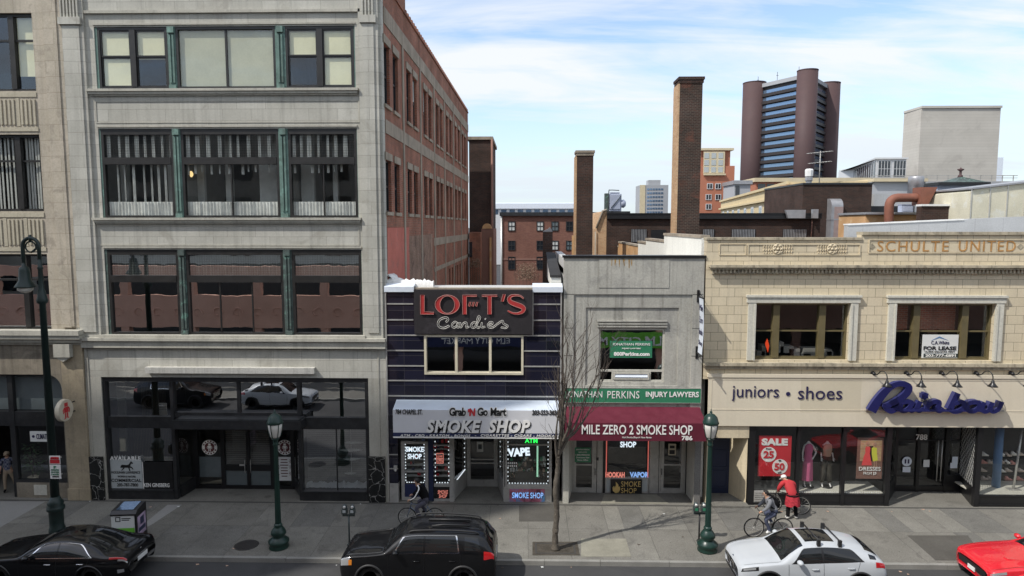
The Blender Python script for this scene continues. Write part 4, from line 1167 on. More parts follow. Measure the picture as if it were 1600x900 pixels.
mb.quad((ra + .11, Y0 + .05, ZS), (rb - .11, Y0 + .05, ZS), (rb - .11, Y0 + .05, zt), (ra + .11, Y0 + .05, zt))
mb.quad((ba + .2, YR + .05, .3), (bb - .2, YR + .05, .3), (bb - .2, YR + .05, zt), (ba + .2, YR + .05, zt))
for (xa, xb) in ((wb_ + .09, ba), (ra, bb)): mb.quad((xa, Y0 + .1, ZS), (xb, YR, ZS), (xb, YR, zt), (xa, Y0 + .1, zt))
mb.build('shop_pane', 'glass_shop', CB)
mb = MB(); mb.box(wa, wb_ - .07, Y0 + .02, Y0 + .06, .1, ZS - .12); mb.build('dark_panel', 'frame_black', CB)
LM = MB()
def leds(p0, p1, n):
 for i in range(n):
  t = (i + .5) / n; LM.cbox(tuple(p0[k] + (p1[k] - p0[k]) * t for k in range(3)), .05 if abs(p1[0] - p0[0]) > .2 else .035, .02, .05 if abs(p1[2] - p0[2]) > .2 else .035)
yl = Y0 + .09
for xx in (a + .17, b - .17): leds((xx, yl, ZS + .05), (xx, yl, dz(648, 693)), 13)
leds((a + .17, yl, ZS + .03), (b - .17, yl, ZS + .03), 8)
for xx in (wa + .05, wb_ - .11): leds((xx, yl, ZS + .05), (xx, yl, zt), 15)
leds((wa + .05, yl, ZS + .03), (wb_ - .1, yl, ZS + .03), 5)
for xx in (ra + .15, rb - .15): leds((xx, yl, ZS + .05), (xx, yl, zt), 15)
leds((ra + .15, yl, ZS + .03), (rb - .15, yl, ZS + .03), 14)
xa, xb = wb_ + .09, ba
leds((xb - .05, YR - .1, ZS + .1), (xb - .05, YR - .1, zt), 13); leds((xa + .12, Y0 + .25, ZS + .09), (xb - .02, YR - .12, ZS + .09), 11)
xa, xb = ra, bb
leds((xb + .08, YR - .1, ZS + .1), (xb + .08, YR - .1, zt), 12)
LM.build('light_strip', 'led', CB)
mb = MB(); mb.box(CX0 + .1, CX1 - .1, 4.5, 4.6, 0, zt + .3); mb.box(CX0 + .02, CX1 - .02, .301, 4.5, zt + .002, zt + .2); mb.box(CX0 + .02, CX0 + .1, .3, 4.5, 0, zt); mb.box(CX1 - .1, CX1 - .02, .3, 4.5, 0, zt)
mb.box(wa - 2, wb_ - .1, 1.0, 1.05, 0, zt) ; mb.box(ra + .1, rb, 1.3, 1.35, 0, zt)
mb.build('shop_interior', 'interior', CB)
rnd = random.Random(4)
mb = MB()
for mi in range(5):
 mb.mi = mi
 for i in range(26):
  if mi % 2: xx, lo, hi = rnd.uniform(a + .2, wb_ - .15), ZS + .1, zt - .2
  else: xx, lo, hi = rnd.uniform(ra + .2, rb - .2), ZS + .05, ZS + .9
  zq = lo + int((hi - lo) / .24 * rnd.random()) * .24
  mb.box(xx, xx + rnd.uniform(.04, .12), .82, .95, zq, zq + rnd.uniform(.06, .18))
mb.mi = 0
for k in range(6): mb.box(a + .1, wb_ - .12, .80, .99, ZS + .06 + k * .24, ZS + .08 + k * .24)
g_ = mb.build('shelf_goods', ['paper', 'red_sign', 'beige_cloth', 'navy_panel', 'green_sign'], CB); g_['kind'] = 'stuff'
mb = MB(); q = R(806, 737, 836, 757, .3); mb.box(q[0], q[1], .3, .34, q[2], q[3]); mb.build('screen', 'frame_black', CB)
mb = MB(); q = R(838.5, 697, 841, 745, .25); mb.box(q[0], q[1], .25, .29, q[2], q[3]); mb.build('tube_light', 'tube_green', CB)
# signs on C
YS = -.16
q = R(647, 453, 832, 522, YS)
LO = thing('shop_sign', 'large weathered dark sign board with red neon LOFT\'S over script Candies', 'sign', ((q[0] + q[1]) / 2, YS, q[2]))
mb = MB(); mb.box(q[0], q[1], YS, -.031, q[2] + .0, q[3]); mb.build('board', 'sign_dark', LO)
def SPX(px, py): p = P(px, py, YS - .05); return (p.x, p.z)
def pxr(poly): return [SPX(x, y) for x, y in poly]
mr = MB(); me_ = MB()
def block(poly):
 pts = pxr(poly); c = (sum(p[0] for p in pts) / len(pts), sum(p[1] for p in pts) / len(pts))
 mr.prism(pts, 'y', YS - .05, YS - .002)
 me_.tube([(p[0], YS - .06, p[1]) for p in pts], .013, 5, closed=True)
block([(657, 461), (663, 461), (663, 487), (678, 488), (678, 491), (657, 491)])
def ring(cx, cy, rx, ry, th_l, th_t):
 po = [(cx + rx * math.cos(t * PI / 16), cy + ry * math.sin(t * PI / 16)) for t in range(33)]
 pi_ = [(cx + (rx - th_l) * math.cos(t * PI / 16) , cy + (ry - th_t) * math.sin(t * PI / 16)) for t in range(33)]
 o, i_ = pxr(po), pxr(pi_)
 for k in range(32):
  v = [(p[0], y, p[1]) for y in (YS - .05, YS - .002) for p in (o[k], o[k + 1], i_[k + 1], i_[k])]
  mr.add(v, [(0, 1, 2, 3), (7, 6, 5, 4), (0, 4, 5, 1), (2, 6, 7, 3)])
 for l in (o, i_): me_.tube([(p[0], YS - .06, p[1]) for p in l[:-1]], .013, 5, closed=True)
ring(699, 476, 19, 15, 7.5, 1.6)
block([(723, 461), (745, 461), (745, 463.5), (729, 463.5), (729, 491), (723, 491)])
for dx in (0, 5.5, 11): block([(731.5 + dx, 478), (733.5 + dx, 472), (736 + dx, 472), (734 + dx, 479)])
block([(753, 461), (777, 461), (777, 463.5), (768, 463.5), (768, 491), (762, 491), (762, 463.5), (753, 463.5)])
block([(786, 460), (790, 460), (787, 471), (783, 471)])
sp_ = [(818, 466.5), (813, 462.5), (806, 461.5), (799, 462.5), (795.5, 467), (798, 472), (806, 475.5), (815, 479), (818.5, 483), (815, 488), (807, 490), (799, 488.5), (793.5, 485.5)]
sw_ = [1.6, 2, 2.4, 3.5, 5.2, 6.5, 7.2, 7, 6, 4.2, 2.6, 2.0, 1.6]
sp2 = [SPX(p.x, p.y) for p in smooth([(x, y, 0) for x, y in sp_], 5)]
w2 = []
for i in range(len(sw_) - 1): w2 += [sw_[i] + (sw_[i + 1] - sw_[i]) * j / 5 for j in range(5)]
w2.append(sw_[-1]); k_ = 27 / FPX
ribbon(mr, sp2, [x * k_ for x in w2], YS - .05, YS - .002)
L_, R_ = [], []
for i, p in enumerate(sp2):
 t = Vector(sp2[min(i + 1, len(sp2) - 1)]) - Vector(sp2[max(i - 1, 0)]); t.normalize(); nn = Vector((-t.y, t.x)) * w2[i] * k_ * .5
 L_.append(Vector(p) + nn); R_.append(Vector(p) - nn)
me_.tube([(p.x, YS - .06, p.y) for p in L_ + R_[::-1]], .013, 5, closed=True)
mr.build('lettering', 'neon_red', LO); me_.build('neon_tube', 'neon_edge', LO)
ms = MB()
def script(pts, r=.022, n=6): ms.tube([(SPX(p.x, p.y)[0], YS - .06, SPX(p.x, p.y)[1]) for p in smooth([(x, y, 0) for x, y in pts], n)], r, 5)
def outline(pts, wpx=2.2):
 c = smooth([(x, y, 0) for x, y in pts], 6); L, Rr = [], []
 for i, p in enumerate(c):
  t = c[min(i + 1, len(c) - 1)] - c[max(i - 1, 0)]; t = t.normalized() if t.length else Vector((1, 0, 0)); nn = Vector((-t.y, t.x, 0)) * wpx / 2
  L.append(p + nn); Rr.append(p - nn)
 ms.tube([(SPX(p.x, p.y)[0], YS - .06, SPX(p.x, p.y)[1]) for p in L + Rr[::-1]], .010, 4, closed=True)
outline([(697, 503), (700, 500), (699, 497), (694, 496.5), (687, 500), (684.5, 506), (687, 511), (694, 512.5), (702, 509)], 2.6)
outline([(715, 505), (711, 503), (707, 506), (706.5, 510), (710, 512), (714, 508.5), (715.5, 504), (714.5, 511), (718, 511)])
outline([(719, 504), (720, 511.5), (724, 505.5), (728, 504), (729.5, 507), (728.5, 511.5), (733, 510.5)])
outline([(745, 505), (741, 503.5), (737, 506.5), (737, 511), (741, 512), (745, 506), (750, 497), (748, 494.5), (746, 500), (745.5, 511.5), (750, 511)])
outline([(753, 504), (752.5, 511), (758, 510.5)]); outline([(758, 498), (758.8, 498.8)], 1.8)
outline([(763, 508.5), (769, 506), (769, 503.5), (765, 504), (762.5, 508), (765, 512), (771, 511), (776, 507)])
outline([(776, 507), (785, 501.5), (787, 506), (793, 509), (790, 512.5), (783, 511.5)])
ms.build('script_lettering', 'neon_white', LO)
# white awning
YA = -1.15
AWp = R(614, 641, 874, 685, YA)
AW = thing('shop_awning', 'white SMOKE SHOP awning with a pale top and navy lower edge', 'awning', ((AWp[0] + AWp[1]) / 2, YA, AWp[2]))
ax0_, ax1_, az0, az1 = AWp
mb = MB(); tz = ZZ(744, 624.5)
mb.quad((ax0_, YA, az1), (ax1_, YA, az1), (ax1_ + .06, -.055, tz), (ax0_ - .06, -.055, tz)); mb.build('top', 'awning_top_skylit', AW)
nb = az0 + (az1 - az0) * .19
mb = MB(); mb.box(ax0_, ax1_, YA, YA + .02, nb, az1); mb.prism([(YA + .021, az0), (-.06, az0 + .3), (-.055, tz), (YA + .021, az1)], 'x', ax0_, ax0_ + .02); mb.prism([(YA + .021, az0), (-.06, az0 + .3), (-.055, tz), (YA + .021, az1)], 'x', ax1_ - .02, ax1_)
mb.build('front', 'awning_white', AW)
mb = MB(); mb.box(ax0_, ax1_, YA - .004, YA + .02, az0 + .06, nb - .002); mb.build('lower_band', 'navy_panel', AW)
mb = MB(); mb.box(ax0_, ax1_, YA - .006, YA + .02, az0, az0 + .058); mb.build('hem', 'letter_white', AW)
YT = YA - .012
tx('784 CHAPEL ST.', 618, 639.5, 660, 647.5, YT, 'letter_black', AW, bold=.02, shear=.12)
tx('203-553-3636', 831, 640.5, 873, 648.5, YT, 'letter_black', AW, bold=.02, shear=.15)
tx('Grab', 702, 637, 728, 650, YT, 'letter_black', AW, bold=.035, shear=.06); tx('Go Mart', 746, 637, 791, 650, YT, 'letter_black', AW, bold=.035, shear=.06)
tx('Grab', 700.8, 636, 729.2, 651, YT + .006, 'letter_white', AW, bold=.11, shear=.06); tx('Go Mart', 745, 636, 792, 651, YT + .006, 'letter_white', AW, bold=.11, shear=.06)
tx("N", 733, 638, 743, 650, YT, 'red_sign', AW, bold=.06, shear=.1)
mb = MB(); qq = R(731, 639, 734, 644, YT); mb.box(qq[0], qq[1], YT - .01, YT, qq[2], qq[3]); mb.build('red_mark', 'red_sign', AW)
tx('SMOKE', 667.5, 657, 753, 677.5, YT + .004, 'letter_black', AW, bold=.085, shear=.22, spacing=1.12); tx('SMOKE', 666, 656, 751.5, 676.5, YT - .012, 'letter_white', AW, bold=.04, shear=.22, spacing=1.12)
tx('SHOP', 764.5, 657, 830, 677.5, YT + .004, 'letter_black', AW, bold=.085, shear=.22, spacing=1.12); tx('SHOP', 763, 656, 828.5, 676.5, YT - .012, 'letter_white', AW, bold=.04, shear=.22, spacing=1.12)
for s, a_, b_ in (('ATM - CBD - KRATOM - BONGS', 625, 735), ('-', 742, 744), ('CIGARETTES - CIGARS - HOOKAH', 751, 873)):
 tx(s, a_, 678.7, b_, 682.6, YT, 'letter_white', AW, bold=.02, shear=.2, spacing=1.1) if s != '-' else tx(s, a_, 680.4, b_, 681.2, YT, 'letter_white', AW)
# window lettering of C
yw = Y0 + .035
def solo_text(s, px0, py0, px1, py1, Y, m, label, cat, name, group=None, **k):
 q = R(px0, py0, px1, py1, Y); ob = text(s, q, Y, m, None, name=name, **k)
 l = Vector(((q[0] + q[1]) / 2, Y, q[2])); ob.data.transform(Matrix.Translation(-l)); ob.location = l
 return tag(ob, label, cat, group)
s1 = thing('lit_lettering', 'white lit SMOKE SHOP letters in two lines on the glazed door with navy lower panel', 'lettering', P(648, 720, yw))
tx('SMOKE', 634, 698, 662, 706, yw, 'led_letter', s1, bold=.03); tx('SHOP', 637, 709, 659, 717, yw, 'led_letter', s1, bold=.03)
fr = Matrix.Translation(P(808, 707, yw)) @ Matrix.Rotation(RAD(-4), 4, 'Y') @ Matrix.Translation(-P(808, 707, yw))
ob = text('VAPE', R(793, 700, 828, 713, yw), yw, 'led_letter', None, name='lit_lettering', bold=.05, frame=fr)
l = Vector(P(808, 712, yw)); ob.data.transform(Matrix.Translation(-l)); ob.location = l; tag(ob, 'pale tilted VAPE letters at the top of the right smoke shop window', 'lettering')
solo_text('ATM', 820, 685, 840, 692, yw, 'neon_green', 'green glowing ATM letters under the end of the white awning', 'neon sign', 'neon_sign', bold=.03)
solo_text('SMOKE\nSHOP', 684, 766, 700, 778, Y0 + .01, 'neon_pink', 'small red SMOKE SHOP letters on the black panel behind the cyclist in black', 'lettering', 'panel_lettering', shear=.15, line=.8)
q = R(796, 764, 851, 784, Y0 - .03); mb = MB(); mb.box(q[0], q[1], Y0 - .035, Y0 - .021, q[2], q[3])
BN = solo(mb, 'banner', 'banner', 'smoky red and blue SMOKE SHOP banner on the wall below the right window', 'banner', ((q[0] + q[1]) / 2, Y0 - .03, q[2]))
tx('SMOKE SHOP', 799.5, 769, 849.5, 779, Y0 - .04, 'letter_black', BN, bold=.075, th=.008); tx('SMOKE SHOP', 800, 769.4, 849, 778.6, Y0 - .05, 'neon_blue', BN, bold=.02, th=.008)
mb = MB(); q = R(682, 708, 693, 724, yw); mb.frame(q[0], q[1], q[2], q[3], yw - .01, yw, .02); mb.box(q[0] + .02, q[1] - .02, yw - .01, yw, (q[2] + q[3]) / 2 - .01, (q[2] + q[3]) / 2 + .01)
OS = thing('open_sign', 'small red neon OPEN sign in the narrow window left of the shop entrance', 'neon sign', ((q[0] + q[1]) / 2, yw, q[2]))
ob = mb.build('sign_frame', 'neon_pink', OS)
tx('Live', 684, 710, 691, 714.5, yw, 'neon_pink', OS, shear=.3); tx('OPEN', 683.5, 717, 691.5, 722.5, yw, 'neon_pink', OS)
q = R(745, 690, 755, 706, YR - .02); mb = MB(); mb.box(q[0], q[1], YR - .02, YR - .01, q[2], q[3]); mb.mi = 1; mb.box(q[0] + .06, q[1] - .06, YR - .024, YR - .0195, q[2] + .12, q[3] - .12)
solo(mb, 'door_notice', ['paper', 'meter_grey'], 'white notice on the glass door at the back of the smoke shop entrance', 'notice', ((q[0] + q[1]) / 2, YR - .02, q[2]))
q = R(789, 720, 808, 730, yw); mb = MB(); mb.box(q[0], q[1], yw - .006, yw, q[2], q[3]); mb.mi = 1
for r_ in range(2):
 for k in range(6): xx = q[0] + (k + .3) / 6 * (q[1] - q[0]); mb.box(xx, xx + .05, yw - .012, yw - .0065, q[2] + .02 + r_ * .12, q[2] + .1 + r_ * .12)
solo(mb, 'window_sticker', ['frame_black', 'letter_white'], 'small sticker with rows of white bottles in the smoke shop window', 'sticker', ((q[0] + q[1]) / 2, yw, q[2]))
mb = MB(); p = P(618, 731, -.06); mb.box(p.x - .07, p.x + .07, -.11, -.03, p.z - .06, p.z + .1); mb.ball((p.x, -.07, p.z - .1), .06)
solo(mb, 'alarm_bell', 'aluminium', 'small white alarm box on the black tiled pilaster left of the shop door', 'alarm', (p.x, -.06, p.z))
# ================================================================== BUILDING D  (grey concrete)
DX0, DX1 = XX(880, 600), XX(1096, 600)
DT = ZZ(990, 403)
D = thing('concrete_building', 'narrow grey concrete building with stepped frames around one upstairs window', 'building', ((DX0 + DX1) / 2, 0, 0))
dwin = R(936, 514, 1039, 598); zaw = ZZ(990, 637)
mb = MB()
f1 = R(896, 460, 1080, 640); f2 = R(915, 481, 1060, 603)
f1 = (f1[0], f1[1], zaw - .1, f1[3]); f2 = (f2[0], f2[1], f2[2], f2[3])
mb.wall(DX0, DX1, zaw - .55, DT, 0, .4, [f1]); mb.wall(f1[0] + .001, f1[1] - .001, f1[2] + .001, f1[3] - .001, .06, .4, [f2]); mb.wall(f2[0] + .001, f2[1] - .001, f2[2] + .001, f2[3] - .001, .12, .4, [dwin])
mb.build('wall', 'concrete', D)
mb = MB()
for k in range(3): mb.box(dwin[0] - .08, dwin[1] + .08, .03, .119, dwin[3] + .06 + k * .11, dwin[3] + .12 + k * .11)
mb.box(DX0 + 1.4, DX1 - 1.4, -.02, -.002, DT - 1.2, DT - .05)
mb.build('ribbed_head', 'concrete', D)
mb = MB(); mb.box(DX0 - .05, DX1 + .05, -.06, .45, DT + .002, DT + .10); mb.build('coping', 'frame_black', D)
for z in (ZZ(990, 460), ZZ(990, 513), ZZ(990, 556)):
 mb = MB(); mb.box(DX0 + .02, f1[0] - .01, -.004, -.001, z - .012, z + .012); mb.build('wall_joint', 'joint', D); mb = MB(); mb.box(f1[1] + .01, DX1 - .02, -.004, -.001, z - .012, z + .012); mb.build('wall_joint', 'joint', D)
rst = surf('rust_stain', (.33, .20, .075), var=.3, streak=.3, blotch=3.0, bcol=(.36, .33, .28))
rnd = random.Random(12); mb = MB()
for k in range(16):
 px = rnd.choice((956, 958.5, 962, 975, 979, 983, 986, 968)) + rnd.uniform(-1, 1); q = R(px - rnd.uniform(.4, 1.3), 405, px + rnd.uniform(.4, 1.2), rnd.uniform(409, 420)); mb.prism([(q[0], q[3]), ((q[0] + q[1]) / 2 - .01, q[2]), ((q[0] + q[1]) / 2 + .01, q[2]), (q[1], q[3])], 'y', -.0245 - k * .0002, -.0205)
mb.build('rust_stain', rst, D)
mb = MB(); mb.frame(dwin[0], dwin[1], dwin[2], dwin[3], .16, .26, .07)
zs = ZZ(988, 579, .2); mb.box(dwin[0] + .07, dwin[1] - .07, .16, .26, zs - .04, zs + .04)
a_, b_ = XX(957, 589, .2), XX(1015, 589, .2)
mb.box(a_ - .04, a_ + .02, .16, .26, dwin[2] + .07, zs - .04); mb.box(b_ - .02, b_ + .04, .16, .26, dwin[2] + .07, zs - .04)
mb.frame(a_ + .03, b_ - .03, dwin[2] + .1, zs - .06, .12, .2, .07)
dw = mb.build('window', 'concrete_light', D)
pane(dw, dwin[0] + .07, dwin[1] - .07, zs, dwin[3] - .07, .2, 'glass_mirror'); pane(dw, dwin[0] + .07, dwin[1] - .07, dwin[2] + .07, zs - .04, .22, 'glass_shop')
mb = MB(); mb.prism([(.10, dwin[2] + .20), (.12, dwin[2] + .20), (.2, zs - .1), (.18, zs - .1)], 'x', a_ + .1, b_ - .1); mb.build('hopper_pane', 'pale_blue_paint', dw)
mb = MB(); mb.box(DX0 + .1, DX1 - .1, 3, 3.2, 0, DT - .5); mb.box(DX0 + .1, DX1 - .1, .41, 3, zaw + .2, zaw + .4); mb.box(DX0 + .1, DX1 - .1, .41, 3, DT - .7, DT - .5); mb.build('interior', 'interior', D)
mb = MB(); mb.box(DX0, DX1, .401, 8, DT - .7, DT - .45); mb.box(DX0, DX0 + .3, .401, 8, 0, DT - .05); mb.build('roof', 'roof_membrane', D)
# ground floor of D: white jambs, recessed aluminium doors
YR2 = 1.15
mb = MB()
ja, jb = XX(893, 740, .0), XX(1075, 740, .0)
mb.box(DX0 + .02, ja - .12, 0.0, .5, 0, zaw - .552)
mb.prism([(ja - .13, .02), (ja - .12, .02), (XX(893, 740, YR2) - .0, YR2), (ja - .13, YR2)], 'z', 0, zaw - .56); mb.build('jamb', 'concrete_light', D)
mb = MB(); mb.box(jb + .3, DX1 - .2, .0, .5, 0, zaw - .552)
mb.prism([(jb + .3, .02), (jb + .31, YR2), (XX(1072, 740, YR2), YR2)], 'z', 0, zaw - .56)
mb.build('jamb', 'concrete_light', D)
mb = MB(); mb.box(DX1 - .198, DX1 + .06, -.02, .5, 0, zaw - .6); mb.build('granite_strip', surf('grey_granite', (.17, .165, .16), var=.2, fine=.5, fscale=40), D)
mb = MB(); zt2_ = zaw - .5
for (p0, p1) in ((893, 932), (1030, 1071)):
 a_, b_ = XX(p0, 730, YR2), XX(p1, 730, YR2)
 mb.frame(a_, b_, .0, zt2_, YR2, YR2 + .1, .07); mb.frame(a_ + .075, b_ - .075, .02, zt2_ - .08, YR2 - .02, YR2 + .06, .12, .2, .1)
 zb_ = ZZ((p0 + p1) / 2, 726, YR2); mb.box(a_ + .19, b_ - .19, YR2 - .02, YR2 + .05, zb_ - .03, zb_ + .03)
a_, b_ = XX(946, 730, YR2), XX(1014, 730, YR2); zb_ = ZZ(980, 747.5, YR2)
mb.frame(a_, b_, zb_, zt2_, YR2, YR2 + .1, .05); mb.frame(a_, b_, 0, zb_ - .002, YR2, YR2 + .1, .06)
mb.box(XX(933, 730, YR2), XX(942, 730, YR2), YR2, YR2 + .1, 0, zt2_); mb.box(XX(1015, 730, YR2), XX(1029, 730, YR2), YR2, YR2 + .1, 0, zt2_)
mb.build('door_frame', 'aluminium_dull', D)
mb = MB(); mb.box(XX(942, 730, YR2) + .002, XX(945, 730, YR2), YR2 - .03, YR2 + .1, 0, zt2_); mb.box(XX(1071, 730, YR2), XX(1073, 730, YR2), YR2 - .04, YR2 + .1, 0, zt2_); mb.build('black_post', 'frame_black', D)
mb = MB()
for (p0, p1) in ((893, 932), (1030, 1071), (946, 1014)): a_, b_ = XX(p0, 730, YR2), XX(p1, 730, YR2); mb.quad((a_ + .1, YR2 + .03, .1), (b_ - .1, YR2 + .03, .1), (b_ - .1, YR2 + .03, zt2_), (a_ + .1, YR2 + .03, zt2_))
mb.build('door_pane', 'glass_shop', D)
mb = MB(); a_, b_ = XX(946, 730, YR2), XX(1014, 730, YR2); mb.box(a_ + .06, b_ - .06, YR2 + .01, YR2 + .028, .06, zb_ - .06); mb.build('lower_panel', 'paper_grey', D)
mb = MB()
for px in (929.5, 1033.5): xx = XX(px, 737, YR2); zz = ZZ(px, 737, YR2); mb.tube([(xx, YR2 - .03, zz - .12), (xx, YR2 - .08, zz - .1), (xx, YR2 - .08, zz + .12), (xx, YR2 - .03, zz + .14)], .016)
p = P(933.5, 717, YR2); mb.box(p.x - .05, p.x + .05, YR2 - .03, YR2, p.z - .06, p.z + .06)
mb.build('door_handle', 'frame_black', D)
for xx in (XX(947.5, 720, YR2), XX(1012.5, 720, YR2)): mb = MB(); mb.box(xx - .02, xx + .02, YR2 - .03, YR2 - .005, zb_ + .06, zt2_); mb.build('red_neon_strip', 'neon_dim', D)
# awning and signs of D
YM = -1.2
q = R(883, 661, 1104, 689, YM)
MA = thing('shop_awning', 'maroon cloth awning lettered MILE ZERO 2 SMOKE SHOP', 'awning', ((q[0] + q[1]) / 2, YM, q[2]))
mb = MB(); mb.smooth = True; tz = ZZ(990, 635.5); n = 24; v = []
for i in range(n + 1):
 t = i / n
 for j in range(7):
  s_ = j / 6; xx = (q[0] + (DX0 + .08 - q[0]) * s_) * (1 - t) + (q[1] + (DX1 - .05 - q[1]) * s_) * t
  v.append((xx, YM + (-.01 - YM) * s_, q[3] + (tz - q[3]) * s_ - .05 * math.sin(PI * s_) * (1 + .35 * math.sin(i * 1.9 + j))))
mb.add(v, [(i * 7 + j, (i + 1) * 7 + j, (i + 1) * 7 + j + 1, i * 7 + j + 1) for i in range(n) for j in range(6)])
mb.smooth = False
mb.box(q[0], q[1], YM, YM + .015, q[2], q[3])
for xx in (q[0], q[1] - .015): mb.prism([(YM + .016, q[2]), (-.05, q[2] + .25), (-.01, tz - .06), (YM + .016, q[3])], 'x', xx, xx + .015)
mb.build('canvas', 'maroon', MA)
tx('MILE ZERO 2 SMOKE SHOP', 909, 664, 1082, 679, YM - .008, 'letter_white', MA, bold=.012); tx('786', 1065, 681, 1082, 688, YM - .008, 'letter_white', MA, bold=.03)
tx('Visit Smoke Shop In New Haven', 972, 682, 1018, 685.5, YM - .008, 'letter_white', MA, shear=.25)
q = R(881, 607, 1095, 629, -.06); mb = MB(); mb.box(q[0], q[1], -.06, -.003, q[2], q[3])
GS = thing('fascia_sign', 'long green fascia sign reading JONATHAN PERKINS INJURY LAWYERS above the maroon awning', 'sign', ((q[0] + q[1]) / 2, -.06, q[2]))
mb.build('board', 'green_sign', GS)
mb = MB(); mb.frame(q[0] - .02, q[1] + .02, q[2] - .02, q[3] + .02, -.07, -.002, .019); mb.build('edge_trim', 'aluminium', GS)
def serif_text(s, rect, Y, m, parent, **k):
 """roman capitals: thin lettering with small slab ends laid on the base and cap lines"""
 ob = text(s, rect, Y, m, parent, **k)
 return ob
tx('JONATHAN', 884, 611, 941, 624, -.066, 'letter_white', GS, spacing=1.05); tx('PERKINS', 949, 611, 999, 622.5, -.066, 'letter_white', GS, spacing=1.05); tx('INJURY LAWYERS', 1009, 612, 1092, 623, -.066, 'letter_white', GS, bold=.025)
yv = .13; q = R(953, 533, 1019, 559, yv)
mb = MB(); mb.box(q[0], q[1], yv, yv + .03, q[2], q[3])
WS = thing('window_sign', 'green JONATHAN PERKINS panel with a web address in the upstairs window of the concrete building', 'sign', ((q[0] + q[1]) / 2, yv, q[2])); mb.build('board', 'green_sign', WS)
tx('JONATHAN PERKINS', 957, 536, 1016, 541, yv - .006, 'letter_white', WS, bold=.005); tx('INJURY LAWYERS', 972, 543.5, 1001, 546, yv - .006, 'letter_white', WS, bold=.03); tx('800Perkins.com', 959, 550, 1015, 556, yv - .006, 'letter_white', WS, bold=.05)
yv = YR2 + .0
q = R(898, 699, 923, 722, yv); mb = MB(); mb.box(q[0], q[1], yv - .03, yv - .024, q[2], q[3])
DS2 = solo(mb, 'door_sign', 'green_sign', 'green notice on the left glass door under the maroon awning', 'notice', ((q[0] + q[1]) / 2, yv, q[2]))
for k, (s_, a_, b_) in enumerate((('JONATHAN PERKINS', 900, 921), ('INJURY LAWYERS', 904, 917), ('1-800-PERKINS', 899.5, 921.5), ('Downtown New', 900.5, 921), ('Haven Office', 902, 919))):
 tx(s_, a_, 701.5 + k * 4, b_, 704 + k * 4, yv - .034, 'letter_white', DS2, bold=.02, th=.006)
solo_text('SHOP', 969, 690, 994, 699, yv - .01, 'led_letter', 'white SHOP letters at the top of the middle window under the maroon awning', 'lettering', 'lit_lettering', bold=.03)
solo_text('HOOKAH', 946, 737.5, 976, 746, yv - .015, 'neon_pink', 'pink lit HOOKAH letters at the foot of the window between the two doors', 'neon sign', 'neon_sign', bold=.04)
solo_text('VAPOR', 984, 737.5, 1013.5, 746, yv - .015, 'neon_blue', 'blue lit VAPOR letters right of the pink ones in the same window', 'neon sign', 'neon_sign', bold=.04)
q = R(954, 749, 1003, 772, yv - .05); mb = MB(); mb.box(q[0], q[1], yv - .07, yv - .03, q[2], q[3])
FS = thing('hanging_board', 'black board with a gold flame and SMOKE SHOP in gold letters between the two doors', 'sign', ((q[0] + q[1]) / 2, yv - .05, q[2])); mb.build('board', 'frame_black', FS)
M['gold'] = paint('gold_lettering', (.62, .44, .16), .45)
tx('SMOKE', 970.5, 752, 1001, 760.5, yv - .076, 'gold', FS); tx('SHOP', 970.5, 762.5, 994.5, 770.5, yv - .076, 'gold', FS)
fl = [(962, 770.5), (957.5, 767), (957, 762), (959.5, 759), (960.5, 762), (962.5, 758), (962, 752.5), (966, 757), (966.5, 761), (968.5, 760), (969, 765), (966.5, 769)]
mb = MB(); mb.prism([(P(x, y, yv - .07).x, P(x, y, yv - .07).z) for x, y in fl][::-1], 'y', yv - .078, yv - .0705); mb.build('emblem', 'gold', FS)
q = R(1044, 693, 1056, 711, yv); mb = MB(); mb.box(q[0], q[1], yv - .03, yv - .022, q[2], q[3]); mb.mi = 1; mb.box(q[0] + .05, q[1] - .05, yv - .034, yv - .0305, q[2] + .05, (q[2] + q[3]) / 2 - .02); mb.box(q[0] + .06, q[1] - .06, yv - .034, yv - .0305, q[3] - .2, q[3] - .08)
solo(mb, 'door_sign', ['cream_disc', 'letter_black'], 'small cream OPEN card on the right glass door under the maroon awning', 'notice', ((q[0] + q[1]) / 2, yv, q[2]))
# blade banner on brackets between D and E
xb = XX(1093, 500, -.3)
BB = thing('blade_sign', 'narrow pale vertical banner held out from the wall by two black brackets', 'sign', (xb, -.1, ZZ(1093, 560, -.3)))
z0, z1 = ZZ(1096, 552, -.4), ZZ(1096, 466, -.4)
mb = MB(); n = 10; v = []
for i in range(n + 1):
 zz = z0 + (z1 - z0) * i / n; bow = .05 * math.sin(PI * i / n)
 v += [(xb + bow, -.14, zz), (xb + bow, -.74, zz), (xb + bow + .012, -.14, zz), (xb + bow + .012, -.74, zz)]
mb.add(v, [f for i in range(n) for f in ((4 * i, 4 * i + 1, 4 * i + 5, 4 * i + 4), (4 * i + 2, 4 * i + 6, 4 * i + 7, 4 * i + 3), (4 * i + 1, 4 * i + 3, 4 * i + 7, 4 * i + 5), (4 * i, 4 * i + 4, 4 * i + 6, 4 * i + 2))])
mb.build('banner', 'pale_blue_paint', BB)
for zz, pz in ((z1 + .04, 1), (z0 - .04, -1)):
 mb = MB(); mb.box(xb - .05, xb + .05, -.03, -.002, zz - .25, zz + .25); mb.box(xb - .02, xb + .02, -.85, -.031, zz - .02, zz + .02); mb.tube([(xb, -.03, zz + pz * .22), (xb, -.75, zz + pz * .01)], .014)
 mb.build('bracket', 'frame_black', BB)
fr = Matrix.Translation((xb + .012, -.12, 0)) @ Matrix.Rotation(-PI / 2, 4, 'Z') @ Matrix.Translation((0, 0, 0))
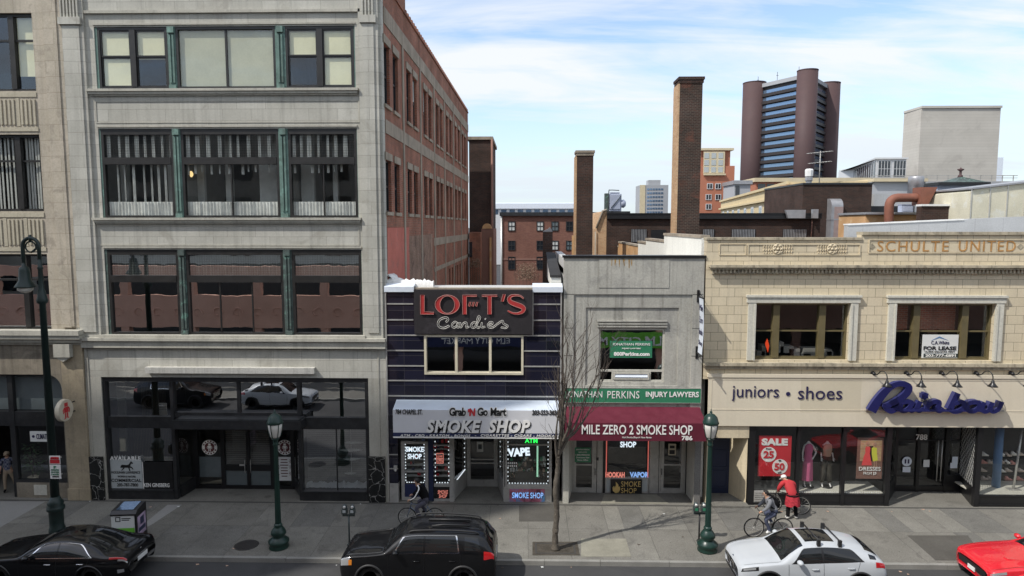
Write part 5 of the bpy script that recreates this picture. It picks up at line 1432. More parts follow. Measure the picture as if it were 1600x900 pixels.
for k, s_ in enumerate(('Mile', 'Zero', 'Smoke', 'Shop')):
 zz = z1 - .3 - k * (z1 - z0 - .3) / 4
 fr = Matrix(((0, -1, 0, xb - .008), (1, 0, 0, -.70), (0, 0, 1, 0), (0, 0, 0, 1))) if False else Matrix.Translation((xb - .012 + .04, 0, 0)) @ Matrix.Rotation(-PI / 2, 4, 'Z')
 text(s_, (.18, .70, zz - .2, zz + .05), -.03 + .04, 'letter_navy', BB, frame=Matrix.Translation((xb - .02 + .03, 0, 0)) @ Matrix.Rotation(-PI / 2, 4, 'Z'), th=.008)
# ================================================================== BUILDING E  (cream terracotta)
EX0 = DX1 + .065; EX1 = 30.0
xs = XX(1346, 380)
ET0, ET1 = ZZ(1230, 371), ZZ(1470, 363)
E = thing('cream_tile_building', 'cream tiled two storey shop building lettered SCHULTE UNITED with two upstairs windows', 'building', ((EX0 + 26) / 2, 0, 0))
w1, w2_ = R(1179, 474, 1326, 562), R(1397, 476, 1552, 564)
z_ = (w1[2] + w2_[2]) / 2, (w1[3] + w2_[3]) / 2; w1 = (w1[0], w1[1], *z_); w2_ = (w2_[0], w2_[1], *z_)
dxx = w2_[0] - w1[0]; w3 = (w2_[0] + dxx, w2_[1] + dxx, *z_)
zsb = ZZ(1240, 589); zsb0 = ZZ(1240, 665)
mb = MB(); mb.wall(EX0, EX1, zsb - .1, ET0 - .1, 0, .4, [w1, w2_, w3]); mb.wall(xs, EX1, ET0 - .099, ET1 - .1, .0, .4); mb.build('wall', 'terra', E)
mb = MB()
mb.box(EX0 - .02, xs - .002, -.06, .45, ET0 - .099, ET0); mb.box(xs - .0, EX1, -.08, .45, ET1 - .099, ET1 + .02)
zc = ZZ(1350, 416)
mb.box(EX0 + .1, EX1, -.32, -.003, zc - .04, zc + .06); mb.box(EX0 + .16, EX1, -.24, -.004, zc - .12, zc - .041); mb.box(EX0 + .22, EX1, -.12, -.005, zc - .30, zc - .121)
xx = EX0 + .3
while xx < EX1: mb.box(xx, xx + .07, -.18, -.121, zc - .26, zc - .125); xx += .15
zs_ = ZZ(1350, 569)
mb.box(EX0 - .02, EX1, -.22, -.003, zs_ - .06, zs_ + .07); mb.box(EX0 + .06, EX1, -.12, -.004, zs_ - .20, zs_ - .062)
mb.build('cornice', 'terra_dirty', E)
mb = MB()
q = R(1120, 381, 1344, 399); qa = XX(1168, 390)
mb.frame(qa, q[1], q[2], q[3], -.035, -.003, .04); mb.frame(EX0 + .5, qa - .05, q[2], q[3], -.03, -.003, .025)
q2 = R(1357, 374, 1595, 396); mb.frame(q2[0], q2[1] + .3, q2[2], q2[3], -.035, -.003, .035)
for px in (1215, 1300):
 cc = P(px, 389); hh = (q[3] - q[2]) * .44
 for rr in (.95, .55): mb.tube([(cc.x + hh * rr * math.cos(t * PI / 10), -.03, cc.z + hh * rr * math.sin(t * PI / 10)) for t in range(20)], .028, 6, closed=True)
 for t in range(6): mb.ball((cc.x + hh * .75 * math.cos(t * PI / 3), -.02, cc.z + hh * .75 * math.sin(t * PI / 3)), .06, n=8, m=6)
 mb.ball((cc.x, -.03, cc.z), .07, n=8, m=6)
 for sg in (-1, 1):
  for o in (1.3, 1.75, 2.25, 2.75):
   mb.tube([(cc.x + sg * hh * (o + .12 * math.sin(3.5 * t)), -.025, cc.z + hh * (1.0 - t * .33)) for t in range(7)], .016, 5)
mb.build('relief_panel', 'terra_plain', E)
for w_ in (w1, w2_, w3):
 mb = MB(); t = .3
 mb.box(w_[0] - t, w_[0] - .002, -.10, .15, w_[2], w_[3] + .05); mb.box(w_[1] + .002, w_[1] + t, -.10, .15, w_[2], w_[3] + .05); mb.box(w_[0] - t - .06, w_[1] + t + .06, -.12, .15, w_[3] + .052, w_[3] + .27)
 mb.box(w_[0] - t - .1, w_[1] + t + .1, -.17, -.003, w_[3] + .272, w_[3] + .36)
 mb.box(w_[0] - .08, w_[0] - .004, -.14, -.101, w_[2], w_[3]); mb.box(w_[1] + .004, w_[1] + .08, -.14, -.101, w_[2], w_[3])
 sr = mb.build('window_surround', 'terra_white', E)
 W = w_[1] - w_[0]; m1, m2 = w_[0] + W * .24, w_[0] + W * .73
 mb = MB(); mb.frame(w_[0], w_[1], w_[2], w_[3], .16, .35, .07)
 mb.box(m1 - .13, m1 + .13, .12, .35, w_[2] + .07, w_[3] - .07); mb.box(m2 - .13, m2 + .13, .12, .35, w_[2] + .07, w_[3] - .07)
 zm = (w_[2] + w_[3]) / 2 + .02
 cells = ((w_[0] + .07, m1 - .13), (m1 + .13, m2 - .13), (m2 + .13, w_[1] - .07))
 for i, (a_, b_) in enumerate(cells): mb.box(a_, b_, .2, .26, zm - .03, zm + .03)
 for a_, b_ in cells: mb.box(a_, b_, .2, .26, w_[2] + .07, w_[2] + .12)
 wf = mb.build('window', 'olive', E)
 pane(wf, w_[0] + .07, w_[1] - .07, w_[2] + .07, w_[3] - .07, .24, 'glass')
 mb = MB()
 if w_ is not w1:
  mb.box(w_[0] + .1, m1 - .1, .6, .65, zm, w_[3]); mb.box(m1 + .1, m2 - .1, .6, .65, zm, w_[3])
  mb.build('brick_infill', 'brick_red', wf)
 else:
  rnd = random.Random(8)
  for i in range(12): zz = w_[2] + .1 + rnd.random() * .5; xx = w_[0] + .3 + rnd.random() * (W - .7); mb.box(xx, xx + rnd.uniform(.2, .7), .7, 1.2, w_[2], zz)
  mb.build('stored_boxes', 'interior_mid', wf)
mb = MB(); mb.box(EX0 + .1, EX1, 5, 5.2, 0, ET0 - .6); mb.box(EX0 + .1, EX1, .41, 5, w1[2] - .4, w1[2] - .2); mb.box(EX0 + .1, EX1, .41, 5, ET0 - .9, ET0 - .7); mb.build('interior', 'interior', E)
mb = MB(); mb.box(EX0 + .31, EX1, .401, 12, ET0 - .6, ET0 - .4); mb.build('roof', 'roof_membrane', E)
# carved name
CN = []
fx = lambda px: px
tx('SCHULTE', 1371, 376.5, 1482, 393, -.004, 'letter_orange', E, spacing=1.16); tx('UNITED', 1498, 376, 1587, 393, -.004, 'letter_orange', E, spacing=1.16)
for px in (1362, 1594):
 p = P(px, 385); mb = MB(); mb.prism([(p.x - .13, p.z), (p.x, p.z - .12), (p.x + .13, p.z), (p.x, p.z + .12)], 'y', -.02, -.003); mb.build('ornament', 'terra_dirty', E)
# sign band
mb = MB()
a_, b_ = XX(1107, 625, -.1), EX1
mb.box(a_, XX(1251, 625, -.1) - .002, -.10, -.004, ZZ(1240, 644, -.1), ZZ(1240, 590, -.1)); mb.box(XX(1345, 625, -.1) , b_, -.10, -.004, ZZ(1240, 644, -.1), ZZ(1240, 590, -.1))
mb.box(a_ - .0, b_, -.105, -.005, zsb0, ZZ(1240, 644, -.1) - .004); mb.box(a_ - .06, b_, -.14, -.004, ZZ(1240, 590, -.1) + .002, ZZ(1240, 587, -.1) + .06)
mb.mi = 1; mb.box(XX(1251, 625, -.1), XX(1345, 625, -.1) - .002, -.099, -.004, ZZ(1240, 644, -.1), ZZ(1240, 590, -.1))
mb.mi = 0; mb.frame(a_ + .1, b_, ZZ(1240, 641, -.1), ZZ(1240, 593, -.1), -.112, -.1005, .025)
mb.build('sign_band', ['sign_cream', 'sign_cream2'], E)
JU = thing('shop_lettering', 'thin navy lettering juniors and shoes on the cream sign band', 'lettering', P(1230, 625, -.12))
tx('juniors', 1143.5, 603, 1217, 627, -.118, 'letter_navy', JU); tx('shoes', 1247, 604, 1316, 624, -.118, 'letter_navy', JU)
mb = MB(); p = P(1231.5, 615.5, -.115); mb.disc((p.x, -.115, p.z), .085, .02); mb.build('dot', 'letter_navy', JU)
# script sign
YB = -.34
RB = thing('script_sign', 'deep blue three dimensional script sign reading Rainbow on the cream band', 'sign', P(1460, 645, YB))
mf = MB(); RBN = [0.0]; KW = 1.0
def stroke(pts, wid, n=6):
 c = smooth([(x, y, 0) for x, y in pts], n); ww = []
 if not isinstance(wid, (list, tuple)): wid = [wid] * len(pts)
 for i in range(len(wid) - 1): ww += [wid[i] + (wid[i + 1] - wid[i]) * j / n for j in range(n)]
 ww.append(wid[-1])
 kk = 26.6 / FPX; RBN[0] += .004
 ribbon(mf, [(P(p.x, p.y, YB).x, P(p.x, p.y, YB).z) for p in c], [x * kk * KW for x in ww], YB - RBN[0], -.17, 1)
stroke([(1362, 643), (1369, 631), (1380, 616), (1392, 605), (1404, 600), (1415, 601), (1420, 606), (1417, 614), (1408, 622), (1396, 629), (1385, 633.5), (1379, 633)], [15, 14, 12, 9, 8, 9, 11, 11, 10, 9, 8, 6])
stroke([(1384, 633), (1387, 639), (1393, 642), (1401, 639), (1410, 633)], [10, 10, 9, 7, 5])
KW = .86
stroke([(1425, 629), (1418, 627.5), (1409, 630), (1406, 637), (1410, 642), (1418, 640), (1425, 631)], 8); stroke([(1427, 627), (1422, 636), (1424, 642), (1431, 639)], [9, 9, 8, 6])
stroke([(1438, 627), (1433, 637), (1436, 642), (1443, 638)], [9, 9, 8, 6]); stroke([(1440, 618.5), (1450, 618.5)], [9, 9]); stroke([(1443, 614.8), (1447, 614.8)], 4); stroke([(1443, 622.5), (1447, 622.5)], 4)
stroke([(1452, 627), (1446, 642)], 9); stroke([(1450, 634), (1458, 628), (1466, 628), (1466, 634), (1463, 640), (1468, 642), (1474, 638)], [7, 8, 9, 9, 8, 7, 6])
stroke([(1496, 614), (1490, 626), (1483, 640)], 11); stroke([(1483, 640), (1492, 643), (1503, 639), (1506, 631), (1500, 627.5), (1491, 631)], [8, 8, 9, 9, 8, 6])
stroke([(1521, 628), (1513, 630), (1510, 637), (1514, 642), (1523, 641), (1529, 634), (1527, 628.5), (1520, 628)], 8)
stroke([(1537, 628), (1533, 637), (1537, 642.5), (1544, 640), (1549, 628)], [8, 9, 8, 7, 8]); stroke([(1549, 628), (1546, 638), (1551, 642.5), (1559, 638), (1564, 627)], [8, 9, 8, 8, 9])
stroke([(1400, 641.5), (1560, 641.5)], [3, 3], 2)
mf.build('lettering', ['rainbow_blue', 'rainbow_side'], RB)
mb = MB(); q = R(1352, 640, 1568, 643, -.13); mb.box(q[0], q[1], -.159, -.107, q[2] + .02, q[3]); mb.build('mounting_rail', 'aluminium', RB)
# gooseneck lamps
GL = None
for i, px in enumerate((1374.5, 1427, 1482, 1536, 1591, 1645, 1700)):
 a_ = P(px - 9, 584, -.12)
 if GL is None:
  o = thing('gooseneck_lamp', 'black gooseneck sign lamp', 'lamp', a_, 'gooseneck lamps over the cream sign band')
  mb = MB(); mb.lathe([(0, 0), (.09, 0), (.09, .04), (0, .06)], (a_.x, a_.y + .12, a_.z), 12, 'y')
  for k in range(len(mb.v)): v = mb.v[k]; mb.v[k] = (v[0], -.003 - (v[1] - (a_.y + .12)) if False else v[1] - .06, v[2])
  mb.ball((a_.x, a_.y - .0, a_.z), .075, n=10, m=6); mb.build('wall_plate', 'frame_black', o)
  mb = MB(); mb.tube(smooth([(a_.x, a_.y, a_.z), (a_.x + .06, a_.y - .15, a_.z + .0), (a_.x + .10, a_.y - .30, a_.z + .16), (a_.x + .16, a_.y - .48, a_.z + .19), (a_.x + .20, a_.y - .60, a_.z + .05), (a_.x + .2, a_.y - .62, a_.z - .12)], 6), .02, 7); mb.build('arm', 'frame_black', o)
  mb = MB(); mb.lathe([(.03, .12), (.055, .06), (.07, .0), (.13, -.09), (.19, -.15), (.18, -.15), (.12, -.085), (.05, .0)], (a_.x + .2, a_.y - .63, a_.z - .22), 16)
  mb.build('lamp_shade', 'frame_black', o)
  GL = o
 else: o = dup(GL, None, a_)
 o['label'] = ('black gooseneck lamp above the big loop of the blue script sign', 'second black gooseneck lamp from the left over the script sign', 'black gooseneck lamp over the middle of the script sign', 'fourth black gooseneck lamp from the left on the cream band', 'black gooseneck lamp at the right edge beyond the script sign', 'black gooseneck lamp out past the right edge', 'last black gooseneck lamp past the right edge')[i]
 if i == 4: break
# for lease sign, orange kite-shaped sticker
yv = .17; q = R(1441, 523, 1497, 560, yv)
FL = thing('lease_sign', 'white FOR LEASE board with a blue roof mark in the right upstairs window', 'sign', ((q[0] + q[1]) / 2, yv, q[2]))
mb = MB(); mb.box(q[0], q[1], yv, yv + .025, q[2], q[3]); mb.build('board', 'paper', FL)
tx('C.A.White', 1455, 532.5, 1483, 538, yv - .006, 'letter_navy', FL); tx('FOR LEASE', 1443, 541, 1494, 547, yv - .006, 'letter_black', FL, bold=.03); tx('16,000 SQUARE FEET', 1445, 548.5, 1492, 551, yv - .006, 'letter_black', FL)
mb = MB(); qq = R(1443, 552.5, 1496, 558.5, yv); mb.box(qq[0], qq[1], yv - .006, yv - .0005, qq[2], qq[3]); mb.build('number_bar', 'meter_grey', FL); tx('203-777-6891', 1446, 553.5, 1493, 557.5, yv - .012, 'letter_white', FL, bold=.02)
mb = MB(); pp = [(1455, 532), (1468, 525.5), (1482, 532), (1468, 528)]; mb.prism([(P(x, y, yv).x, P(x, y, yv).z) for x, y in pp][::-1], 'y', yv - .008, yv - .001); mb.build('roof_mark', 'blue_column', FL)
M['hot_orange'] = paint('hot_orange', (.75, .06, .01), .5)
mb = MB(); pp = [(1195, 537), (1199, 529), (1202, 540), (1200, 551), (1198, 545)]; mb.prism([(P(x, y, .19).x, P(x, y, .19).z) for x, y in pp][::-1], 'y', .19, .2)
solo(mb, 'window_marker', 'hot_orange', 'small bright orange marker in the left pane of the left upstairs window', 'marker', P(1199, 551, .19))
# ---- shop front of E
zh = zsb0 - .004
Ye = .05
xL0, xL1 = XX(1168, 730, Ye), XX(1388, 730, Ye)
xm1, xm2 = XX(1246.5, 730, Ye), XX(1317.5, 730, Ye)
zsill = ZZ(1280, 772, Ye)
YF = 1.6
mb = MB()
for xx, wd in ((xL0 + .14, .14), (xm1, .06), (xm2, .07), (xL1 - .02, .09)): mb.box(xx - wd, xx + wd, Ye - .05, Ye + .12, 0, zh)
mb.box(xL0 + .28, xL1 - .11, Ye, Ye + .1, 0.0, zsill - .05); mb.box(xL0 + .28, xL1 - .11, Ye - .03, Ye - .001, 0.0, .1); mb.box(xL0 + .28, xL1 - .11, Ye - .02, Ye + .11, zsill - .048, zsill)
mb.box(xL0, xL1, Ye, Ye + .1, zh - .07, zh)
xR0 = XX(1528, 730, Ye); mb.box(xR0 - .1, xR0 + .1, Ye - .05, Ye + .12, 0, zh)
mb.box(xR0 + .1, EX1, Ye, Ye + .1, 0, zsill - .05); mb.box(xR0 + .1, EX1, Ye - .03, Ye - .001, 0, .1); mb.box(xR0 + .1, EX1, Ye - .02, Ye + .11, zsill - .048, zsill); mb.box(xR0 + .1, EX1, Ye, Ye + .1, zh - .07, zh)
# entrance back wall and angled sides
eL, eR = XX(1399, 720, YF), XX(1503, 720, YF)
zd = ZZ(1440, 690, YF)
for px in (1399, 1434, 1478, 1503): mb.box(XX(px, 720, YF) - .07, XX(px, 720, YF) + .07, YF - .05, YF + .08, 0, zh)
mb.box(eL + .07, eR - .07, YF - .03, YF + .06, 0, .25)
mb.box(eL, eR, YF - .04, YF + .05, zd + .03, zd + .08)
mb.box(XX(1480, 720, YF), eR - .07, YF - .03, YF + .06, .25, .75)
mb.prism([(xL1 + .02, Ye + .12), (xL1 + .08, Ye + .12), (eL + .06, YF), (eL, YF)], 'z', 0, .75)
mb.prism([(xR0 - .1, Ye + .12), (xR0 - .02, Ye + .12), (eR + .06, YF), (eR - .02, YF)][::1], 'z', 0, .75)
mb.build('shop_frame', 'frame_black', E)
mb = MB()
mb.quad((xL0 + .28, Ye + .06, zsill), (xL1 - .1, Ye + .06, zsill), (xL1 - .1, Ye + .06, zh), (xL0 + .28, Ye + .06, zh))
mb.quad((xR0 + .1, Ye + .06, zsill), (EX1, Ye + .06, zsill), (EX1, Ye + .06, zh), (xR0 + .1, Ye + .06, zh))
mb.quad((eL, YF + .03, .1), (eR, YF + .03, .1), (eR, YF + .03, zh), (eL, YF + .03, zh))
mb.quad((xL1 + .05, Ye + .12, .75), (eL + .03, YF, .75), (eL + .03, YF, zh), (xL1 + .05, Ye + .12, zh))
mb.quad((xR0 - .05, Ye + .12, .75), (eR + .03, YF, .75), (eR + .03, YF, zh), (xR0 - .05, Ye + .12, zh))
mb.build('shop_pane', 'glass_shop', E)
mb = MB()
mb.box(xL0, EX1, 4.2, 4.3, 0, zh); mb.box(xL0, EX1, .41, 4.2, zh + .02, zh + .1); mb.box(xL0 - .1, xL0, .2, 4.2, 0, zh); mb.box(xL0 + .2, xL1 + .9, 1.5, 1.55, zsill, zh); mb.box(xR0, EX1, 1.75, 1.8, 0, zh)
mb.build('shop_interior', 'interior', E)
mb = MB(); mb.box(xL0 + .28, xL1 - .05, Ye + .13, 1.5, zsill - .06, zsill - .002); mb.box(xR0 + .1, EX1, Ye + .13, 1.7, zsill - .06, zsill - .002); mb.build('display_floor', 'concrete_light', E)
mb = MB(); xx = xL0 + .35
while xx < xL1 - .15: mb.cbox((xx, Ye + .16, zsill + .02), .045, .03, .04); xx += .095
mb.build('light_string', 'letter_white', E)
mb = MB()
n = 12; Lx, Ly = eR - xR0, YF - Ye - .12; zg0, zg1 = .78, zh - .05
def gp(u, zz): return (xR0 - .08 + Lx * u, Ye + .13 + Ly * u - .0, zz)
stp = .24
nn_ = int((zg1 - zg0) / stp)
for k in range(-6, nn_ + 1):
 for sg in (1, -1):
  za_ = zg0 + k * stp; zb_ = za_ + 6 * stp
  if sg < 0: za_, zb_ = zb_, za_
  u0, u1 = 0.0, 1.0
  def clip(z0_, z1_):
   lo, hi = 0.0, 1.0
   for lim, s_ in ((zg0, 1), (zg1, -1)):
    f0, f1 = (z0_ - lim) * s_, (z1_ - lim) * s_
    if f0 < 0 and f1 < 0: return None
    if f0 < 0: lo = max(lo, f0 / (f0 - f1))
    if f1 < 0: hi = min(hi, f0 / (f0 - f1))
   return (lo, hi) if hi - lo > .02 else None
  cl = clip(za_, zb_)
  if cl: mb.tube([gp(cl[0], za_ + (zb_ - za_) * cl[0]), gp(cl[1], za_ + (zb_ - za_) * cl[1])], .010, 4)
mb.build('lattice_grille', 'aluminium', E)
mb = MB(); mb.box(eL, eR + .3, Ye + .2, YF, zh - .02, zh + .01); mb.build('recess_ceiling', 'interior', E)
tx('788', 1431, 678.5, 1449, 687.5, YF - .04, 'letter_white', E, bold=.02, name='house_number')
mb = MB();
for px in (1462, 1468): xx = XX(px, 735, YF); mb.tube([(xx, YF - .09, .5), (xx, YF - .09, 2.3)], .02)
mb.build('door_pull', 'aluminium', E)
# stickers on the doors
p = P(1417, 721, YF - .03); mb = MB(); mb.disc((p.x, YF - .03, p.z), .21, .01); mb.mi = 1; mb.box(p.x - .1, p.x - .03, YF - .04, YF - .036, p.z - .09, p.z + .1); mb.box(p.x + .03, p.x + .1, YF - .04, YF - .036, p.z - .09, p.z + .1); mb.mi = 0
mb.box(p.x - .16, p.x + .17, YF - .035, YF - .025, p.z - .48, p.z - .24)
solo(mb, 'door_sticker', ['pale_blue_paint', 'letter_navy'], 'round pale blue sticker on the left door of the entrance numbered 788', 'sticker', (p.x, YF - .03, p.z))
p = P(1447.5, 724, YF - .03); mb = MB(); mb.box(p.x - .13, p.x + .13, YF - .035, YF - .028, p.z - .16, p.z + .16); solo(mb, 'door_notice', 'paper', 'white sheet of paper taped to the right door of the entrance numbered 788', 'notice', (p.x, YF - .03, p.z))
p = P(1491, 723, YF - .03); mb = MB(); mb.box(p.x - .1, p.x + .14, YF - .04, YF - .035, p.z - .05, p.z + .27); mb.box(p.x - .17, p.x + .13, YF - .045, YF - .0405, p.z - .24, p.z - .0); solo(mb, 'door_sticker', 'pale_blue_paint', 'pair of square blue stickers on the side panel right of the entrance doors', 'sticker', (p.x, YF - .03, p.z))
# posters
yp = Ye + .09; q = R(1185, 681, 1236, 744, yp)
SP = thing('sale_poster', 'red SALE poster with two white price discs in the left shop window', 'poster', ((q[0] + q[1]) / 2, yp, q[2]))
mb = MB(); mb.box(q[0], q[1], yp, yp + .02, q[2], q[3]); mb.build('sheet', 'red_sign', SP)
tx('SALE', 1190, 685, 1231, 696, yp - .006, 'letter_white', SP, bold=.06)
mb = MB()
for px, py in ((1201, 710), (1218.5, 729)): p = P(px, py, yp); mb.disc((p.x, yp - .006, p.z), .315, .008, 32)
mb.build('price_disc', 'letter_white', SP)
tx('25', 1193, 704.5, 1209, 716, yp - .016, 'red_sign', SP, bold=.04); tx('50', 1210, 723.5, 1226, 735, yp - .016, 'red_sign', SP, bold=.04); tx('from', 1197, 699.5, 1205, 702.5, yp - .016, 'letter_black', SP); tx('to', 1216.5, 718, 1220.5, 721, yp - .016, 'letter_black', SP); tx('off', 1215, 736.5, 1221, 739.5, yp - .016, 'letter_black', SP)
q = R(1339, 684, 1379, 748, yp + .05)
DP = thing('fashion_poster', 'poster of two women in coral and yellow dresses lettered DRESSES in the shop window', 'poster', ((q[0] + q[1]) / 2, yp + .05, q[2]))
yq = yp + .05
mb = MB(); mb.box(q[0], q[1], yq, yq + .02, q[2], q[3]); mb.mi = 1; mb.box(q[0] + .12, q[1] - .06, yq - .003, yq - .0005, q[2] + .75, q[3] - .1); mb.mi = 2; mb.box(q[0] + .35, q[1] - .4, yq - .004, yq - .0031, q[2] + .75, q[3] - .35)
mb.build('sheet', ['stucco_brown', 'brick_orange', 'letter_black'], DP)
def pose(mb, pp, dy): mb.prism([(P(x, y, yq).x, P(x, y, yq).z) for x, y in pp][::-1], 'y', yq - dy, yq - .0042)
mb = MB(); pose(mb, [(1352, 700), (1354, 697), (1358, 697), (1360, 700), (1359, 709), (1362, 727), (1346, 727), (1350, 712), (1352, 708)], .007); mb.build('coral_dress', paint('coral_cloth', (.75, .09, .09), .8), DP)
mb = MB(); pose(mb, [(1362, 700), (1366, 698), (1370, 700), (1370, 708), (1371.5, 719), (1364, 721), (1362, 710)], .008); mb.build('yellow_dress', paint('yellow_cloth', (.62, .62, .08), .8), DP)
mb = MB()
for px, py in ((1356, 693), (1367.5, 694)): p = P(px, py, yq); mb.disc((p.x, yq - .006, p.z), .075, .006, 16); mb.box(p.x - .03, p.x + .03, yq - .009, yq - .003, p.z - .14, p.z - .05)
for px in (1366, 1369): pose(mb, [(px - .8, 719), (px + .8, 719), (px + .6, 729), (px - .6, 729)], .0065)
mb.build('figure', 'skin', DP)
tx('DRESSES', 1342, 729.5, 1376, 735.5, yq - .012, 'letter_white', DP, bold=.01); tx('FROM $9', 1349, 737.5, 1369, 742.5, yq - .012, 'letter_white', DP)
# left bay of E: recessed navy door
mb = MB()
nx0, nx1 = XX(1107, 730, .05), xL0 - .003
mb.box(nx0 - .1, nx0 + .12, .0, .4, 0, zh)
zn = ZZ(1130, 684, 0)
mb.box(nx0 + .12, nx1, -.02, .3, zn, zh - .002)
mb.prism([(nx1 - .04, .0), (nx1 - .005, 1.0), (nx1 - .45, 1.0)], 'z', 0, zn - .003)
mb.build('side_entrance', 'terra_plain', E)
mb = MB(); mb.box(nx0 + .1, nx1 - .4, 1.0, 1.08, 0, zn + .1); xx = (nx0 + nx1) / 2 - .15
for zz in (.3, 1.2): mb.frame(xx - .45, xx + .45, zz, zz + .8, .97, .999, .06)
mb.build('side_door', 'navy', E)
mb = MB(); mb.box(nx0 + .12, nx1, -.35, 1.0, .004, .09); mb.build('door_step', 'sidewalk', E)
mb = MB(); q = R(1172, 775, 1190, 793, Ye);
mb.box(XX(1177, 784, Ye), XX(1197, 784, Ye), Ye - .05, Ye - .031, .12, .62)
for k in range(5): mb.box(XX(1178, 784, Ye), XX(1196, 784, Ye), Ye - .065, Ye - .051, .16 + k * .09, .20 + k * .09)
mb.build('vent_louvre', 'aluminium_dull', E)
# blue column, white post, shoes in the right window
mb = MB(); p = P(1558, 730, 1.0); mb.lathe([(.16, zsill), (.16, zh)], (p.x, 1.0, 0), 20); mb.build('inner_column', 'blue_column', E)
mb = MB(); p = P(1588, 730, .7); mb.tube([(p.x - .06, .7, zsill), (p.x + .12, .7, zh - .3)], .045); mb.box(p.x - .3, p.x + .2, .55, .85, zsill, zsill + .03); mb.build('display_post', 'aluminium', E)
rnd = random.Random(6); SH = None; cnt = 0
for r_ in range(5):
 for c_ in range(8):
  if rnd.random() < .25: continue
  px = 1537 + c_ * 9.5 + rnd.uniform(-2, 2); py = 712 + r_ * 12.5 + rnd.uniform(-1, 1)
  if px > 1600: continue
  p = P(px, py, 1.66)
  mt = ('shoe_mix', 'shoe_pink', 'letter_white', 'shoe_mix')[rnd.randrange(4)]
  mb = MB(); mb.smooth = True
  prof = [(-.13, .0), (.13, .0), (.145, .03), (.06, .075), (-.02, .11), (-.06, .15), (-.13, .16), (-.145, .06)]
  mb.prism([(p.x + a * 1.1, p.z + b * 1.2) for a, b in prof], 'y', 1.60, 1.70)
  o = solo(mb, 'display_shoe', mt, 'pale shoe on the dark wall display in the right shop window', 'shoe', (p.x, 1.66, p.z), 'shoes on the wall of the right shop window')
  cnt += 1
mb = MB()
for r_ in range(5): p = P(1570, 715 + r_ * 12.5, 1.66); mb.box(xR0 + .2, EX1, 1.58, 1.74, p.z - .06, p.z - .015)
mb.build('wall_shelf', 'frame_dark', E)
# ================================================================== BEHIND THE ROW
def bld(name, label, cat, px0, px1, py0, Y, depth, m, mat_roof='roof_dark', z0=0.0):
 x0, x1 = XX(px0, (py0 + 330) / 2, Y), XX(px1, (py0 + 330) / 2, Y); zt = ZZ((px0 + px1) / 2, py0, Y)
 t = thing(name, label, cat, ((x0 + x1) / 2, Y, 0))
 mb = MB(); mb.box(x0, x1, Y, Y + depth, z0, zt - .02); mb.build('wall', m, t)
 return t, x0, x1, zt
# brick stair tower behind the limestone block
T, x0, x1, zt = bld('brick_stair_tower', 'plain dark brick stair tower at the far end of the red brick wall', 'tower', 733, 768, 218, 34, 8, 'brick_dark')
mb = MB(); mb.box(x0 - .15, x1 + .15, 33.85, 42.15, zt - .02, zt + .25); mb.build('coping', 'belt_concrete', T)
mb = MB(); xx = x1 + .06; mb.tube([(xx, 33.8, 0), (xx, 33.8, zt)], .1); mb.build('drain_pipe', 'stucco_brown', T)
# low rear wing with a pale gold rounded cap
T, x0, x1, zt = bld('brown_rear_building', 'low brown rendered rear building with a rounded gold cap beside the brick stair tower', 'building', 752, 771, 357, 33, 6, 'stucco_brown')
mb = MB(); xa, xb = XX(753.5, 350, 33), XX(768, 350, 33); r_ = (xb - xa) / 2
mb.prism([(xa + r_ - r_ * math.cos(PI * t / 10), zt - .01 + r_ * 1.1 * math.sin(PI * t / 10)) for t in range(11)], 'y', 32.95, 36); mb.build('rounded_cap', 'stucco_orange', T)
mb = MB(); mb.box(XX(765, 390, 32.9), XX(768, 390, 32.9), 32.85, 32.99, 0, zt - .8); mb.build('pilaster', 'stucco_orange', T)
mb = MB(); mb.box(XX(733, 390, 31), XX(751, 390, 31), 31, 38, 0, ZZ(742, 363, 31)); mb.build('brick_wing', 'brick_red', T)
mb = MB(); mb.box(XX(733, 396, 31) , XX(738, 396, 31), 30.95, 30.99, ZZ(735, 402, 31), ZZ(735, 378, 31)); mb.build('window', 'glass_dark', T)
# brick apartment house
YA_ = 62
T, x0, x1, zt = bld('brick_apartment_house', 'flat red brick apartment house with rows of sash windows beyond the black glass shop', 'building', 783, 932, 337, YA_, 14, 'brick_apart')
mb = MB(); mb.box(x0 - .2, x1 + .2, YA_ - .35, YA_ + 14, zt - .02, zt + .45); mb.build('parapet', 'frame_dark', T)
mb = MB()
for y in (405,): mb.box(x0 + .1, x1 - .1, YA_ - .06, YA_ - .002, ZZ(850, y, YA_) - .12, ZZ(850, y, YA_) + .12)
mb.build('belt_course', 'stucco_brown', T)
for r_, (ya, yb) in enumerate(((346, 361), (376, 391), (401, 421))):
 for px in (799.5, 844, 867, 890, 932, 956):
  a_, b_ = XX(px - 5.6, ya, YA_), XX(px + 5.6, ya, YA_); za_, zb_ = ZZ(px, yb, YA_), ZZ(px, ya, YA_)
  if b_ > x1 - .2: continue
  lit = (r_ + int(px)) % 3
  mb = MB(); mb.frame(a_, b_, za_, zb_, YA_ - .09, YA_ - .001, .1); mb.box(a_ + .1, b_ - .1, YA_ - .08, YA_ - .001, (za_ + zb_) / 2 - .06, (za_ + zb_) / 2 + .06); mb.box((a_ + b_) / 2 - .04, (a_ + b_) / 2 + .04, YA_ - .075, YA_ - .001, za_ + .1, zb_ - .1)
  wf = mb.build('window', 'frame_dark', T)
  mb = MB(); mb.box(a_ + .1, b_ - .1, YA_ - .04, YA_ - .0015, za_ + .1, zb_ - .1); mb.build('pane', ('glass_pale', 'curtain_grey', 'glass_dark')[lit if r_ < 2 else 2], wf)
mb = MB(); mb.tube([(x0 + .05, YA_ - .1, 0), (x0 + .05, YA_ - .1, zt)], .12); mb.build('drain_pipe', 'aluminium', T)
